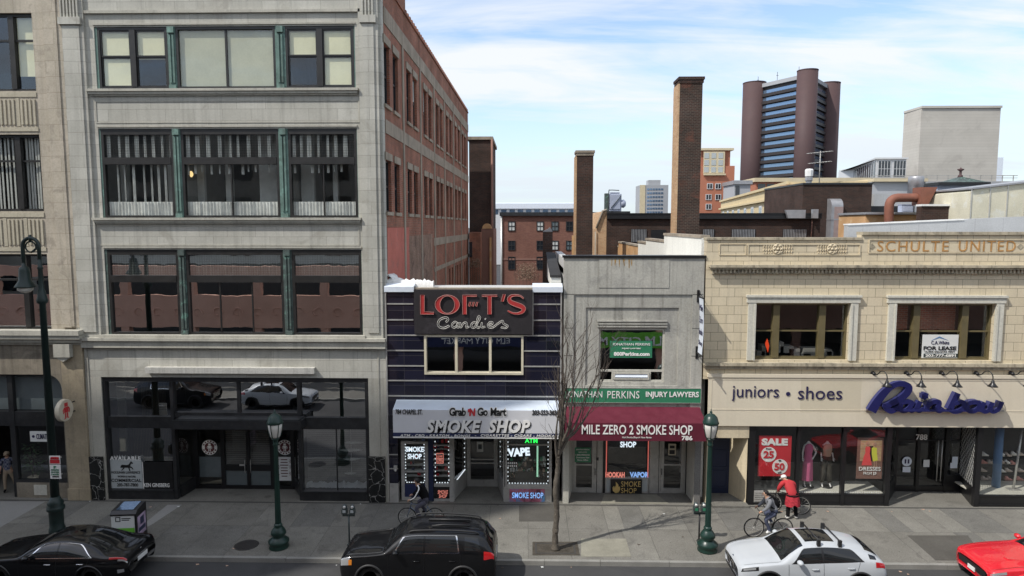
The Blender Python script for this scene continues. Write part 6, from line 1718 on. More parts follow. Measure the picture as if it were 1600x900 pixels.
# long low pale building beyond
T, x0, x1, zt = bld('long_white_building', 'long low white office building with a sloping blue-white roof far behind the apartment house', 'building', 755, 905, 326, 170, 20, 'office_white')
mb = MB(); zr = ZZ(830, 318, 170); mb.prism([(169.5, zt), (190, zt), (180, zr + .6), (169.5, zr)], 'x', x0 - 1, x1 + 1); mb.build('roof', 'pale_blue_paint', T)
for px in range(757, 904, 13): mb = MB(); a_ = XX(px, 330, 170); mb.box(a_, a_ + 1.55, 169.9, 169.995, ZZ(px, 334.5, 170), ZZ(px, 327.5, 170)); mb.build('window', 'glass_blue', T)
# chimneys
def chimney(px0, px1, py0, Y, label, m, capm, left='brick_orange', cap=True, wide=1.0):
 x0, x1 = XX(px0, (py0 + 380) / 2, Y), XX(px1, (py0 + 380) / 2, Y); zt = ZZ((px0 + px1) / 2, py0, Y)
 t = thing('chimney', label, 'chimney', ((x0 + x1) / 2, Y, 0))
 w_ = (x1 - x0) * wide
 mb = MB(); mb.box(x0, x1, Y, Y + w_, 0, zt - (.35 if cap else 0)); mb.build('stack', m, t)
 if cap:
  mb = MB(); mb.box(x0 - .05, x1 + .05, Y - .05, Y + w_ + .05, zt - .349, zt - .16); mb.box(x0 - .1, x1 + .1, Y - .1, Y + w_ + .1, zt - .159, zt); mb.build('cap', capm, t)
 return t, x0, x1, zt
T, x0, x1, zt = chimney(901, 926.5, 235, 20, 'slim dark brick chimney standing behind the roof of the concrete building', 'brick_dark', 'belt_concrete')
mb = MB(); mb.box(x0 - .12, x0 - .003, 20.01, 20 + (x1 - x0) * .98, 0, zt - .4); mb.build('painted_lit_side', 'brick_orange', T)  # sunlit side painted as a paler brick than the stack
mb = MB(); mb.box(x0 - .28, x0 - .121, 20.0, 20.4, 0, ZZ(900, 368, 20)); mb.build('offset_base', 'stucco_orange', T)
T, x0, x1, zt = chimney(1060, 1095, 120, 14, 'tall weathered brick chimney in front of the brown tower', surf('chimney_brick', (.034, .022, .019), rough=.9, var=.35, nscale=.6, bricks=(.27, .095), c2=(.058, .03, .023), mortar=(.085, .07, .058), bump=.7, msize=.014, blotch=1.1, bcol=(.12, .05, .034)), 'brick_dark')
mb = MB(); mb.box(x0 - .10, x0 - .003, 14.01, 14 + (x1 - x0) * .98, 0, zt - .4); mb.build('painted_lit_side', 'brick_orange', T)  # sunlight on the left side put into the brick colour
T, x0, x1, zt = chimney(848.5, 863.5, 362, 9, 'short black brick chimney with a crumpled silver cap on the flat roof', 'brick_dark', 'brick_dark', cap=False)
mb = MB(); xm = (x0 + x1) / 2; mb.prism([(x0, zt), (x1, zt), (x1 - .05, zt + .1), (xm + .12, zt + .22), (xm - .02, zt + .12), (x0 + .08, zt + .06)], 'y', 9, 9.4); mb.build('cap', 'duct_grey', T)
# shrub
rnd = random.Random(5)
def bush(name, label, c, rx, ry, rz, n, m, cat='shrub', size=.12):
 mb = MB(); v = []; f = []
 for i in range(n):
  a, b_, r_ = rnd.uniform(0, 2 * PI), rnd.uniform(-.3, 1), rnd.random() ** .4
  lump = .75 + .25 * math.sin(a * 3 + c[0]) * math.cos(b_ * 4)
  p = Vector((c[0] + rx * r_ * lump * math.cos(a) * math.cos(b_), c[1] + ry * r_ * lump * math.sin(a) * math.cos(b_), c[2] + rz * r_ * math.sin(b_)))
  d = Vector((rnd.uniform(-1, 1), rnd.uniform(-1, 1), rnd.uniform(-.2, 1))) * size; e_ = Vector((rnd.uniform(-1, 1), rnd.uniform(-1, 1), rnd.uniform(-1, 1))).cross(d) * .6
  mb.add([p, p + d + e_, p + d * 2, p + d - e_], [(0, 1, 2, 3)])
 t = thing(name, label, cat, (c[0], c[1], 0)); mb.build('foliage', m, t)
 mb = MB()
 for k in range(7): mb.tube([(c[0] + .15 * k - .45, c[1], 0), (c[0] + (k - 3) * rx * .28, c[1] + rnd.uniform(-.3, .3), c[2] + rz * .5)], [.05, .015], 5)
 mb.build('stem', 'twig', t); return t
p = P(823, 424, 48); bush('dry_shrub', 'leafless tan shrub rising behind the flat roof in front of the apartment house', (p.x, 48, p.z - .6), 1.7, 1.2, 1.9, 2600, 'dry_shrub', size=.055)
p = P(742, 404, 30); bush('dry_shrub', 'small leafless brown shrub at the foot of the red brick wall', (p.x, 30, p.z - .6), .7, .6, .8, 700, 'dry_shrub', size=.05)
# dark brick rear building with black eaves
YD_ = 26
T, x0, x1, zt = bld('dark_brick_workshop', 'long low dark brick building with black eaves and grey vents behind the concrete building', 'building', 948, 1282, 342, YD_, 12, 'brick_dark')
mb = MB(); zb_ = ZZ(1100, 333, YD_); mb.box(x0 + .02, x1 - .0, YD_ - .25, YD_ + 12.1, zt + .0, zb_ - .05); mb.box(x0 + .0, x1 + .02, YD_ - .32, YD_ + 12.2, zb_ - .049, zb_); mb.build('eaves', 'frame_black', T)
mb = MB(); z2 = ZZ(940, 329, YD_)
mb.prism([(x0 - .75, 0), (x0 - .003, 0), (x0 - .003, z2), (x0 - .1, z2 - .02), (x0 - .30, z2 - .1), (x0 - .75, ZZ(932, 358, YD_))], 'y', YD_ + .02, YD_ + 12); mb.build('end_wall', 'brick_orange', T)  # left end coloured orange as sunlit, against the dark front brick
mb = MB(); mb.box(x0 - .85, x0 + .1, YD_ - .05, YD_ + 12, z2 + .001, z2 + .12) if False else mb.tube([(x0 - .8, YD_ - .05, ZZ(932, 358, YD_) + .05), (x0 - .32, YD_ - .05, z2 - .04), (x0 - .0, YD_ - .05, z2 + .06)], .09, 6); mb.tube([(x0 - .86, YD_ - .05, 0), (x0 - .86, YD_ - .05, ZZ(932, 362, YD_))], .06, 6)
mb.build('coping', 'belt_concrete', T)
for i, (a, b) in enumerate(((986, 1010), (1047, 1052), (1098, 1116), (1143, 1180), (1223, 1260))):
 xa, xb = XX(a, 365, YD_), XX(b, 365, YD_); mb = MB(); mb.box(xa, xb, YD_ - .06, YD_ - .002, ZZ(1100, 378, YD_), ZZ(1100, 358, YD_)); mb.mi = 1
 xx = xa + .04
 while xx < xb - .03: mb.box(xx, xx + .05, YD_ - .09, YD_ - .0605, ZZ(1100, 378, YD_), ZZ(1100, 358.5, YD_)); xx += .12
 mb.build('louvred_vent', ['frame_dark', 'duct_grey'], T)
mb = MB(); mb.box(XX(1017, 365, YD_), XX(1040, 365, YD_), YD_ - .05, YD_ - .002, ZZ(1030, 376, YD_), ZZ(1030, 359, YD_)); mb.build('bricked_arch', 'frame_black', T)
mb = MB(); mb.tube([(XX(1268, 340, YD_), YD_ - .1, ZZ(1268, 375, YD_)), (XX(1268, 340, YD_), YD_ - .1, zt)], .05, 6); mb.build('drain_pipe', 'stucco_brown', T)
mb = MB(); q = R(1226, 328, 1257, 341, YD_ - .4); mb.prism([(q[0], q[3]), (q[0] + .2, q[2]), (q[1], q[2]), (q[1], q[3])], 'y', YD_ - .6, YD_ - .33); q = R(1268, 327, 1277, 341, YD_ - .4); mb.box(q[0], q[1], YD_ - .6, YD_ - .33, q[2], q[3]); mb.build('metal_flashing', 'duct_grey', T)
# party wall of the cream building, stepping down to the rear
PWL = thing('stepped_party_wall', 'stepped party wall, orange at its low end and white at its high end', 'wall', (EX0 + .15, 8, 0))
mo, mw, mc = MB(), MB(), MB()
def ywall(px): return EX0 * FPX / (px - 822) - 27
for i, (a, b, zz) in enumerate(((1094, 1036, 10.98), (1036, 1008, 10.62), (1008, 996, 10.39), (996, 963, 10.14), (963, 949, 9.8))):
 ya, yb = max(ywall(a), .405), min(ywall(b), 25.6)
 (mo if i > 2 else mw).box(EX0 + .001, EX0 + .3, ya + .001, yb, 0, zz); mc.box(EX0 - .04, EX0 + .34, ya + .002, yb + .05, zz + .001, zz + .12)
mo.build('low_section', 'stucco_orange', PWL); mw.build('high_section', 'stucco_white', PWL); mc.build('coping', 'belt_concrete', PWL)
# cooling unit on the dark roof
Yc = 28; q = R(949, 300, 975, 333, Yc)
CU = thing('cooling_unit', 'pale blue cooling unit with a round fan housing on the dark brick workshop roof', 'machine', ((q[0] + q[1]) / 2, Yc, q[2]))
h_ = q[3] - q[2]
mb = MB(); mb.box(q[0] + .15, q[1] - .2, Yc, Yc + .9, q[2] + .15, q[3] - .15); mb.box(q[0] + .2, q[1] - .3, Yc - .06, Yc - .002, q[2] + .3, q[3] - .2); mb.box(q[0] + .25, q[1] - .35, Yc + .1, Yc + .7, q[3] - .149, q[3]); mb.build('casing', 'machine', CU, .03)
mb = MB(); mb.box(q[0] - .18, q[0] + .08, Yc + .1, Yc + .7, q[2] + .05, q[3] - .1); mb.build('louvre', 'copper_dark', CU)
mb = MB(); mb.lathe([(0, -.2), (.30, -.2), (.34, .1), (.2, .25), (0, .25)], (q[1] - .08, Yc + .3, q[2] + h_ * .45), 18, 'x'); mb.build('fan_housing', 'machine', CU)
mb = MB(); mb.tube(smooth([(q[0] + .1, Yc - .05, q[2] + .4), (q[0] + .1, Yc - .05, q[3] + .02), (q[0] + .25, Yc - .05, q[3] + .15), (q[1] - .4, Yc - .05, q[3] + .12)], 5), .035, 6); mb.tube([(q[0] + .3, Yc - .1, q[2] + .4), (q[1] - .25, Yc - .1, q[3] - .3)], .03, 6); mb.build('pipe', 'meter_grey', CU)
mb = MB(); mb.box(q[0] - .2, q[1] + .5, Yc - .1, Yc + 1, ZZ(960, 333, 26) - .3, q[2] + .148); mb.build('base_frame', 'frame_dark', CU)
# far slab block
Ys = 420
T, x0, x1, zt = bld('far_slab_block', 'pale grey-blue slab block with bands of windows far off between the two tall chimneys', 'building', 1000, 1044, 289, Ys, 18, 'slab_grey')
mb = MB(); mb.box(x0 - .2, XX(1008, 310, Ys), Ys - .3, Ys - .01, 0, zt); mb.build('side_bay', 'cream_panel', T)
mb = MB(); a_, b_ = XX(1014, 285, Ys), XX(1033, 285, Ys); mb.box(a_, b_, Ys + 2, Ys + 10, zt - .1, ZZ(1020, 281, Ys)); mb.build('roof_house', 'slab_grey', T)
for k in range(9):
 zz = zt - 2.2 - k * 2.5
 for j in range(6): mb = MB(); a_ = XX(1011 + j * 4.3, 310, Ys); mb.box(a_, a_ + 1.35, Ys - .2, Ys - .012, zz - 1.1, zz); mb.build('window', 'glass_blue', T)
# rose brick stepped building
Yr = 130
T, x0, x1, zt = bld('rose_brick_building', 'rose brick office building with a stepped top and cream panelled centre beside the chimney', 'building', 1089, 1147, 259, Yr, 16, 'rose_brick')
mb = MB(); xa, xb = XX(1093, 245, Yr), XX(1142, 245, Yr); zq = ZZ(1117, 235, Yr); mb.box(xa, xb, Yr + .5, Yr + 14, zt - .1, zq); mb.build('upper_storey', 'rose_brick', T)
mb = MB(); mb.box(xa - .5, xb + .6, Yr - .2, Yr + 14.5, zq + .01, zq + .5); mb.box(XX(1099, 272, Yr), XX(1133, 272, Yr), Yr - .6, Yr - .01, ZZ(1117, 274, Yr), ZZ(1117, 271.5, Yr)); mb.build('cornice', 'cream_panel', T)
mb = MB(); mb.box(XX(1099, 255, Yr), XX(1132, 255, Yr), Yr - .2, Yr - .005, ZZ(1117, 271, Yr), ZZ(1117, 237, Yr)); mb.build('panelled_bay', 'cream_panel', T)
mb = MB()
for c_ in range(3):
 for r_ in range(3): a_ = XX(1100 + c_ * 11, 255, Yr); mb.box(a_, a_ + 1.05, Yr - .26, Yr - .21, ZZ(1117, 247.5 + r_ * 11, Yr), ZZ(1117, 239 + r_ * 11, Yr))
mb.build('bay_pane', 'paper_grey', T)
for px, py in ((1109, 291), (1122, 291), (1107, 308), (1107, 323), (1122, 308)):
 mb = MB(); a_, b_ = XX(px - 4.5, py, Yr), XX(px + 4.5, py, Yr); mb.frame(a_, b_, ZZ(px, py + 4.5, Yr), ZZ(px, py - 4.5, Yr), Yr - .15, Yr - .005, .12); xm = (a_ + b_) / 2; mb.box(xm - .05, xm + .05, Yr - .14, Yr - .005, ZZ(px, py + 4.5, Yr) + .12, ZZ(px, py - 4.5, Yr) - .12)
 wf = mb.build('window', 'office_white', T); mb = MB(); mb.box(a_ + .12, b_ - .12, Yr - .08, Yr - .006, ZZ(px, py + 4.5, Yr) + .12, ZZ(px, py - 4.5, Yr) - .12); mb.build('pane', 'glass_dark', wf)
# small block right of it
T, x0, x1, zt = bld('grey_roof_block', 'small grey rooftop block with a window between the rose brick building and the tan one', 'building', 1147, 1172, 288, 118, 8, 'slab_grey')
mb = MB(); mb.box(x0 - .3, x1 + .3, 117.6, 126, zt, zt + .8); mb.build('roof', 'duct_grey', T)
mb = MB(); mb.box(XX(1149, 297, 118), XX(1155, 297, 118), 117.9, 117.99, ZZ(1150, 305, 118), ZZ(1150, 290, 118)); mb.build('window', 'glass_dark', T)
# tan building running back at an angle
def vbox(mb, pts, z0, z1): mb.prism(pts, 'z', z0, z1)
pa, pb = P(1126, 330, 95), P(1231, 330, 42)
TB = thing('tan_office_building', 'tan rendered office building running back at an angle with a row of tall windows', 'building', ((pa.x + pb.x) / 2, 68, 0))
dirv = Vector((pb.x - pa.x, pb.y - pa.y)); Lw = dirv.length; dirv.normalize(); nrm = Vector((dirv.y, -dirv.x))
if nrm.y > 0 or nrm.x > 0: nrm = Vector((-abs(dirv.y), -abs(dirv.x)))
zt = ZZ(1231, 284, 42)
ZTB = zt
perp = Vector((-dirv.y, dirv.x))
def tb(u, o): q = Vector((pa.x, pa.y)) + dirv * u - perp * o; return (q.x, q.y)
mb = MB(); vbox(mb, [tb(0, 0), tb(Lw, 0), tb(Lw, -12), tb(0, -12)], 0, zt); mb.build('wall', 'tan_stucco', TB)
mb = MB(); vbox(mb, [tb(-.3, .35), tb(Lw + .2, .35), tb(Lw + .2, .01), tb(-.3, .01)], zt - 1.6, zt - 1.35); vbox(mb, [tb(-.3, .25), tb(Lw + .2, .25), tb(Lw + .2, .01), tb(-.3, .01)], zt - .25, zt + .05); mb.build('cornice', 'tan_stucco', TB)
for k in range(9):
 u = Lw * (.06 + k * .108); mb = MB(); vbox(mb, [tb(u, .1), tb(u + 1.9, .1), tb(u + 1.9, .01), tb(u, .01)], zt - 5.4, zt - 2.0); wf = mb.build('window', 'office_white', TB)
 mb = MB(); vbox(mb, [tb(u + .2, .13), tb(u + 1.7, .13), tb(u + 1.7, .101), tb(u + .2, .101)], zt - 5.2, zt - 2.2); mb.build('pane', 'glass_pale', wf)
mb = MB(); xa, xb = XX(1229, 305, 40), XX(1254, 305, 40); mb.box(xa, xb, 40, 41.9, 0, ZZ(1240, 288, 40)); mb.build('end_wall', 'brick_orange', TB)
# second tan block behind
T, x0, x1, zt = bld('rose_tan_block', 'long tan and rose block with a cream cornice in front of the brown tower', 'building', 1180, 1420, 284, 150, 20, 'rose_brick')
mb = MB(); mb.box(x0 - .5, x1, 149.4, 170, zt - .02, ZZ(1250, 278, 150)); mb.build('cornice', 'cream_panel', T)
for px in (1184, 1198, 1214, 1228, 1340, 1360, 1380): mb = MB(); a_ = XX(px, 290, 150); mb.box(a_, a_ + 1.9, 149.85, 149.99, zt - 2.6, zt - .5); mb.build('window', 'glass_dark', T)
# dark brick block with duct at right
Yb = 36
T, x0, x1, zt = bld('dark_brick_block', 'taller windowless dark brick block with a curved metal duct on its face', 'building', 1254, 1362, 288, Yb, 10, 'brick_dark')
mb = MB(); mb.box(x0 - .05, x1 + .05, Yb - .1, Yb + 10, zt - .02, zt + .14); mb.build('coping', 'frame_dark', T)
DU = thing('duct_pipe', 'grey metal duct with a rounded top standing against the dark brick block', 'duct', (XX(1308, 340, Yb - 1), Yb - 1, 0))
xa, xb = XX(1299, 340, Yb - 1), XX(1317, 340, Yb - 1); zt_ = ZZ(1308, 310, Yb - 1); rr = .75
prof = [(Yb - .02, 0), (Yb - 1.0, 0), (Yb - 1.0, zt_ - rr)] + [(Yb - 1.0 + rr - rr * math.cos(t * PI / 16), zt_ - rr + rr * math.sin(t * PI / 16)) for t in range(1, 9)] + [(Yb - .02, zt_)]
mb = MB(); mb.prism(prof, 'x', xa, xb); mb.build('casing', 'duct_grey', DU)
mb = MB(); mb.box(xa + .25, xb, Yb - 1.02, Yb - 1.001, 0, zt_ - rr); mb.build('front_plate', 'duct_warm', DU)
mb = MB(); mb.box(xa - .03, xb + .03, Yb - 1.03, Yb - .03, ZZ(1308, 343, Yb) - .05, ZZ(1308, 343, Yb) + .05); mb.build('joint_band', 'duct_grey', DU)
# turret ventilator + aerial on that block
q = R(1254, 264, 1274, 288, Yb + 2)
TV = thing('roof_ventilator', 'white two tier roof ventilator on the edge of the dark brick block', 'ventilator', ((q[0] + q[1]) / 2, Yb + 2, zt))
xm, hh = (q[0] + q[1]) / 2, q[3] - zt
mb = MB(); mb.lathe([(.28, 0), (.28, hh * .25), (.36, hh * .3), (.36, hh * .5), (.25, hh * .52)], (xm, Yb + 2, zt), 8, smooth=False); mb.build('base', 'duct_grey', TV)
mb = MB(); mb.lathe([(.26, hh * .52), (.38, hh * .56), (.40, hh * .92), (.3, hh), (0, hh * 1.02)], (xm, Yb + 2, zt), 8, smooth=False); mb.build('cowl', 'white_paint', TV)
AN = thing('roof_aerial', 'thin television aerial on a mast in front of the brown tower', 'aerial', (XX(1281, 260, Yb + 4), Yb + 4, zt))
xm = XX(1281, 260, Yb + 4); mb = MB(); mb.tube([(xm, Yb + 4, zt), (xm, Yb + 4, ZZ(1281, 236, Yb + 4))], .045, 6); mb.build('mast', 'aluminium_dull', AN)
mb = MB()
for py, hw, tilt in ((238.5, 19, -2.4), (254, 17, -2)):
 a_, b_ = P(1281 - hw, py + 1.5, Yb + 4), P(1281 + hw, py + tilt, Yb + 4); mb.tube([a_, b_], .035, 5)
 for k in range(9): t = k / 8; c_ = a_.lerp(b_, t); mb.tube([c_ + Vector((-.1, -.5, -.06)), c_ + Vector((.1, .5, .06))], .02, 4)
mb.build('antenna_arm', 'aluminium_dull', AN)
# ---- brown tower of four round shafts
Yt = 330
KT = thing('brown_tower', 'tall brown office tower with round corner shafts and glass floors between them', 'tower', (P(1232, 280, Yt).x, Yt, 0))
def shaft(px0, px1, pytop, Y):
 a_, b_ = XX(px0, 200, Y), XX(px1, 200, Y); return ((a_ + b_) / 2, (b_ - a_) / 2, ZZ((px0 + px1) / 2, pytop, Y))
sA = shaft(1159.5, 1194, 125, Yt + 30); sB = shaft(1243, 1274, 110, Yt); sC = shaft(1276, 1309, 123, Yt + 32)
ZK = sB[2]
ctr = {'A': (sA[0], Yt + 30), 'B': (sB[0], Yt), 'C': (sC[0], Yt + 32)}
D4 = (ctr['A'][0] + ctr['C'][0] - ctr['B'][0], ctr['A'][1] + ctr['C'][1] - ctr['B'][1])
for (cx, cy), rr in ((ctr['A'], sA[1]), (ctr['B'], sB[1]), (ctr['C'], sC[1]), (D4, sA[1])):
 mb = MB(); mb.lathe([(rr, 0), (rr, ZK - .4)], (cx, cy, 0), 40); mb.smooth = False; mb.lathe([(rr + .15, ZK - .4), (rr + .15, ZK), (rr - .6, ZK), (rr - .6, ZK - 1), (0, ZK - 1)], (cx, cy, 0), 40, smooth=False); mb.build('shaft', 'tower_brick', KT)
fl_m, gl_m, tk_m, tp_m = MB(), MB(), MB(), MB()
def seg(mb, p0, p1, z0, z1, o0, o1, t0=0.0, t1=1.0):
 d = Vector((p1[0] - p0[0], p1[1] - p0[1])); nn = Vector((d.y, -d.x)).normalized()
 if nn.y > 0: nn = -nn
 a_, b_ = Vector(p0) + d * t0, Vector(p0) + d * t1
 mb.prism([tuple(a_ + nn * o1), tuple(b_ + nn * o1), tuple(b_ + nn * o0), tuple(a_ + nn * o0)], 'z', z0, z1)
nfl = 21; fh = (ZK - 6) / nfl
for p0, p1 in ((ctr['A'], ctr['B']), (ctr['B'], ctr['C'])):
 seg(fl_m, p0, p1, 0, ZK - 3.2, -1.2, -.6)
 for k in range(nfl):
  zt_ = ZK - 5.2 - k * fh
  seg(gl_m, p0, p1, zt_ - fh * .52, zt_ - .25, -.59, -.2)
  seg(tk_m, p0, p1, zt_ - fh * .92, zt_ - fh * .58, .2, .8)
  nseg = 14
  for j in range(nseg):
   t0 = .14 + .72 * j / nseg; seg(tk_m, p0, p1, zt_ - fh * .58, zt_ - fh * .50, .1, .5, t0, t0 + .72 / nseg * .7)
 seg(tp_m, p0, p1, ZK - 3.6, ZK - 1.6, -.8, .8)
fl_m.build('floor_face', 'tower_dark', KT); gl_m.build('window_band', 'glass_blue', KT); tk_m.build('girder', 'tower_dark', KT); tp_m.build('roof_parapet', 'slab_grey', KT)
mb = MB()
for t in (.12, .5, .9):
 a_, b_ = ctr['A'], ctr['B']; x_, y_ = a_[0] + (b_[0] - a_[0]) * t, a_[1] + (b_[1] - a_[1]) * t + 4; mb.tube([(x_, y_, ZK - 4), (x_, y_, ZK + 3.5)], .12, 5); mb.tube([(x_ - .6, y_, ZK + 1.6), (x_ + .6, y_, ZK + 1.6)], .1, 4)
mb.build('mast', 'frame_dark', KT)
# ---- pale concrete block, glass office in front of it
Yk = 190
pA, pB, pC = P(1413, 172, Yk + 10), P(1440, 168, Yk), P(1564, 168, Yk)
WB = thing('pale_concrete_block', 'big pale windowless concrete block with its left side catching the sun', 'building', ((pB.x + pC.x) / 2, Yk, 0))
zt = ZZ(1500, 169, Yk)
mb = MB(); mb.prism([(pB.x, Yk), (pC.x, Yk), (pC.x, Yk + 20), (pA.x, Yk + 10)], 'z', 0, zt); mb.build('wall', 'block_white', WB)
mb = MB(); mb.prism([(pB.x - .1, Yk - .4), (pC.x + .2, Yk - .4), (pC.x + .2, Yk + 20), (pA.x - .2, Yk + 10)], 'z', zt + .01, zt + .7); mb.build('coping', 'block_white', WB)
mb = MB(); a_, b_ = XX(1558, 260, Yk + 52), XX(1567, 260, Yk + 52); mb.box(a_, b_, Yk + 52, Yk + 60, 0, ZZ(1565, 246, Yk + 52)); mb.build('rear_stair', 'pale_blue_paint', WB)
Yg = 175
GO = thing('glass_office', 'low white framed office with big glass panels below the pale concrete block', 'building', (P(1370, 260, Yg).x, Yg, 0))
pl, pm, pr = P(1325, 260, Yg + 45), P(1369, 250, Yg), P(1416, 250, Yg)
zt = ZZ(1390, 249, Yg)
mb = MB(); mb.prism([(pm.x, Yg), (pr.x, Yg), (pr.x + 1, Yg + 45), (pl.x, Yg + 45)], 'z', 0, zt); mb.build('wall', 'office_white', GO)
mb = MB(); mb.prism([(pm.x - .4, Yg - .4), (pr.x + .4, Yg - .4), (pr.x + 1.4, Yg + 45.4), (pl.x - .4, Yg + 45.4)], 'z', zt, zt + .5); mb.build('roof', 'office_white', GO)
zg0, zg1 = ZZ(1390, 276, Yg), zt - .5
mg, mf_ = MB(), MB()
for a, b in ((1372, 1391), (1396, 1415)):
 xa, xb = XX(a, 262, Yg), XX(b, 262, Yg); mg.box(xa, xb, Yg - .1, Yg - .01, zg0, zg1)
 for k in range(5): xx = xa + (xb - xa) * k / 4; mf_.box(xx - .06, xx + .06, Yg - .18, Yg - .101, zg0, zg1)
 mf_.box(xa, xb, Yg - .16, Yg - .101, (zg0 + zg1) / 2 - .06, (zg0 + zg1) / 2 + .06)
for k in range(14):
 t0, t1 = k / 14 + .01, (k + .75) / 14
 d = Vector((pl.x - pm.x, 45)); a_, b_ = Vector((pm.x, Yg)) + d * t0, Vector((pm.x, Yg)) + d * t1; nn = Vector((-d.y, d.x)).normalized()
 mg.prism([tuple(a_ + nn * .1), tuple(b_ + nn * .1), tuple(b_ + nn * .01), tuple(a_ + nn * .01)], 'z', zg0, zg1)
mg.build('window_band', 'glass_dark', GO); mf_.build('glazing_bar', 'office_white', GO)
# ---- roofs right behind the cream building
Y1 = 12.5
RP = thing('grey_roof_parapet', 'long grey sheet metal roof parapet behind the lettered cream parapet', 'parapet', (P(1460, 350, Y1).x, Y1, 0))
zp0, zp1 = 0, ZZ(1330, 352, Y1)
mb = MB(); xa = XX(1325, 358, Y1); mb.prism([(xa, 0), (XX(1700, 340, Y1), 0), (XX(1700, 340, Y1), ZZ(1600, 334, Y1)), (XX(1515, 340, Y1), ZZ(1515, 342, Y1)), (XX(1505, 345, Y1), ZZ(1505, 344, Y1)), (xa, zp1)], 'y', Y1, Y1 + .5); mb.build('sheet', 'roof_grey', RP)
mb = MB(); mb.prism([(xa - .03, zp1), (XX(1505, 345, Y1), ZZ(1505, 344, Y1) ), (XX(1505, 345, Y1), ZZ(1505, 344, Y1) + .08), (xa - .03, zp1 + .08)], 'y', Y1 - .05, Y1 + .55); mb.build('coping', 'white_paint', RP)
Y2 = 15
CS = thing('corrugated_shed', 'cream corrugated rooftop shed at the right edge', 'shed', (P(1570, 320, Y2).x, Y2, 0))
xa, xb = XX(1515, 320, Y2), XX(1720, 320, Y2)
mb = MB(); mb.prism([(xa, 9), (xb, 9), (xb, ZZ(1700, 272, Y2)), (xa + .25, ZZ(1516, 296, Y2)), (xa, ZZ(1515, 300, Y2))], 'y', Y2, Y2 + 5); mb.build('wall', 'corrugated', CS)
mb = MB()
for px in (1516, 1545, 1572, 1600): xx = XX(px, 320, Y2); mb.box(xx, xx + .05, Y2 - .05, Y2 - .002, 9, ZZ(px, 296 - (px - 1516) * .14, Y2))
mb.build('seam', 'aluminium', CS)
mb = MB(); mb.prism([(xa, ZZ(1516, 296, Y2) + .0), (xb, ZZ(1700, 272, Y2) + .0), (xb, ZZ(1700, 272, Y2) + .1), (xa, ZZ(1516, 296, Y2) + .1)], 'y', Y2 - .15, Y2 + 5); mb.build('roof', 'duct_grey', CS)
# rust coloured duct with its bend
Yd = 19
RD = thing('rust_duct', 'rust red bent duct with a square hood among the roofs', 'duct', P(1400, 348, Yd))
mb = MB(); rr = .29
cpts = smooth([P(1389, 349, Yd), P(1389, 325, Yd), P(1392, 314, Yd), P(1400, 309.5, Yd), P(1415, 309, Yd), P(1438, 309, Yd)], 5); mb.tube(cpts, rr, 4 if False else 12); mb.build('pipe', 'rust', RD)
mb = MB(); q = R(1432, 293, 1457, 321, Yd); mb.prism([(q[0], q[3]), (q[1], q[3]), (q[1] - .1, q[3] - .25), (q[1] - .55, q[2]), (q[0] + .0, q[2])], 'y', Yd - .5, Yd + .5); mb.build('hood', 'rust', RD)
q = R(1433, 274, 1456, 293, Yd + .6); xm = (q[0] + q[1]) / 2; rr = (q[1] - q[0]) / 2
SV = thing('drum_ventilator', 'silver drum ventilator standing behind the rust red duct', 'ventilator', (xm, Yd + 1.6, q[2]))
mb = MB(); mb.lathe([(rr, -.4), (rr * .95, .18), (rr * 1.0, .2), (rr, q[3] - q[2] - .1), (rr * .92, q[3] - q[2]), (0, q[3] - q[2] + .04)], (xm, Yd + 1.6, q[2]), 20); mb.build('drum', 'duct_grey', SV)
mb = MB(); q = R(1419, 288, 1437, 300, Yd + 1.5); mb.lathe([(.2, 0), (.3, .1), (.3, .35), (0, .45)], ((q[0] + q[1]) / 2, Yd + 1.6, q[2]), 12); mb.build('side_cowl', 'duct_grey', SV)
# small lean-to with brick and parapet
T, x0, x1, zt = bld('roof_brick_wall', 'low brown brick roof wall with a pale rising coping in front of the cupola', 'wall', 1439, 1512, 322, 17, .5, 'brick_dark')
mb = MB(); z2 = ZZ(1512, 306, 17); mb.prism([(x0, zt), (XX(1492, 318, 17), zt), (x1, z2), (x1, z2 + .12), (XX(1492, 318, 17), zt + .12), (x0, zt + .12)], 'y', 16.9, 17.6); mb.build('coping', 'white_paint', T)
mb = MB(); mb.prism([(XX(1492, 318, 17), zt - .5), (x1, zt - .5), (x1, z2 - .003), (XX(1492, 318, 17), zt - .003)], 'y', 17.0, 17.4); mb.build('upper_brick', 'brick_dark', T)
T, x0, x1, zt = bld('orange_lean_to', 'low orange rendered lean-to roof between the two ducts', 'building', 1353, 1440, 335, 20, 4, 'stucco_orange')
mb = MB(); mb.box(x0 - .1, x1, 19.7, 24, zt, zt + .15); mb.build('roof', 'duct_grey', T)
# grey roofs further back
T, x0, x1, zt = bld('grey_roof_shed', 'long grey flat roofed plant room between the brick block and the silver ventilator', 'building', 1361, 1445, 284, 40, 12, 'slab_grey')
mb = MB(); mb.box(x0, x1, 39.6, 52, zt, zt + .3); mb.build('roof', 'cream_panel', T)
mb = MB(); mb.box(XX(1362, 308, 39), XX(1420, 308, 39), 38.6, 39.9, ZZ(1390, 330, 39), ZZ(1390, 303, 39)); mb.build('canopy', 'roof_grey', T)
mb = MB(); mb.box(XX(1362, 308, 38), XX(1430, 308, 38), 38, 38.5, 0, ZZ(1390, 322, 38)); mb.build('dark_opening', 'frame_black', T)
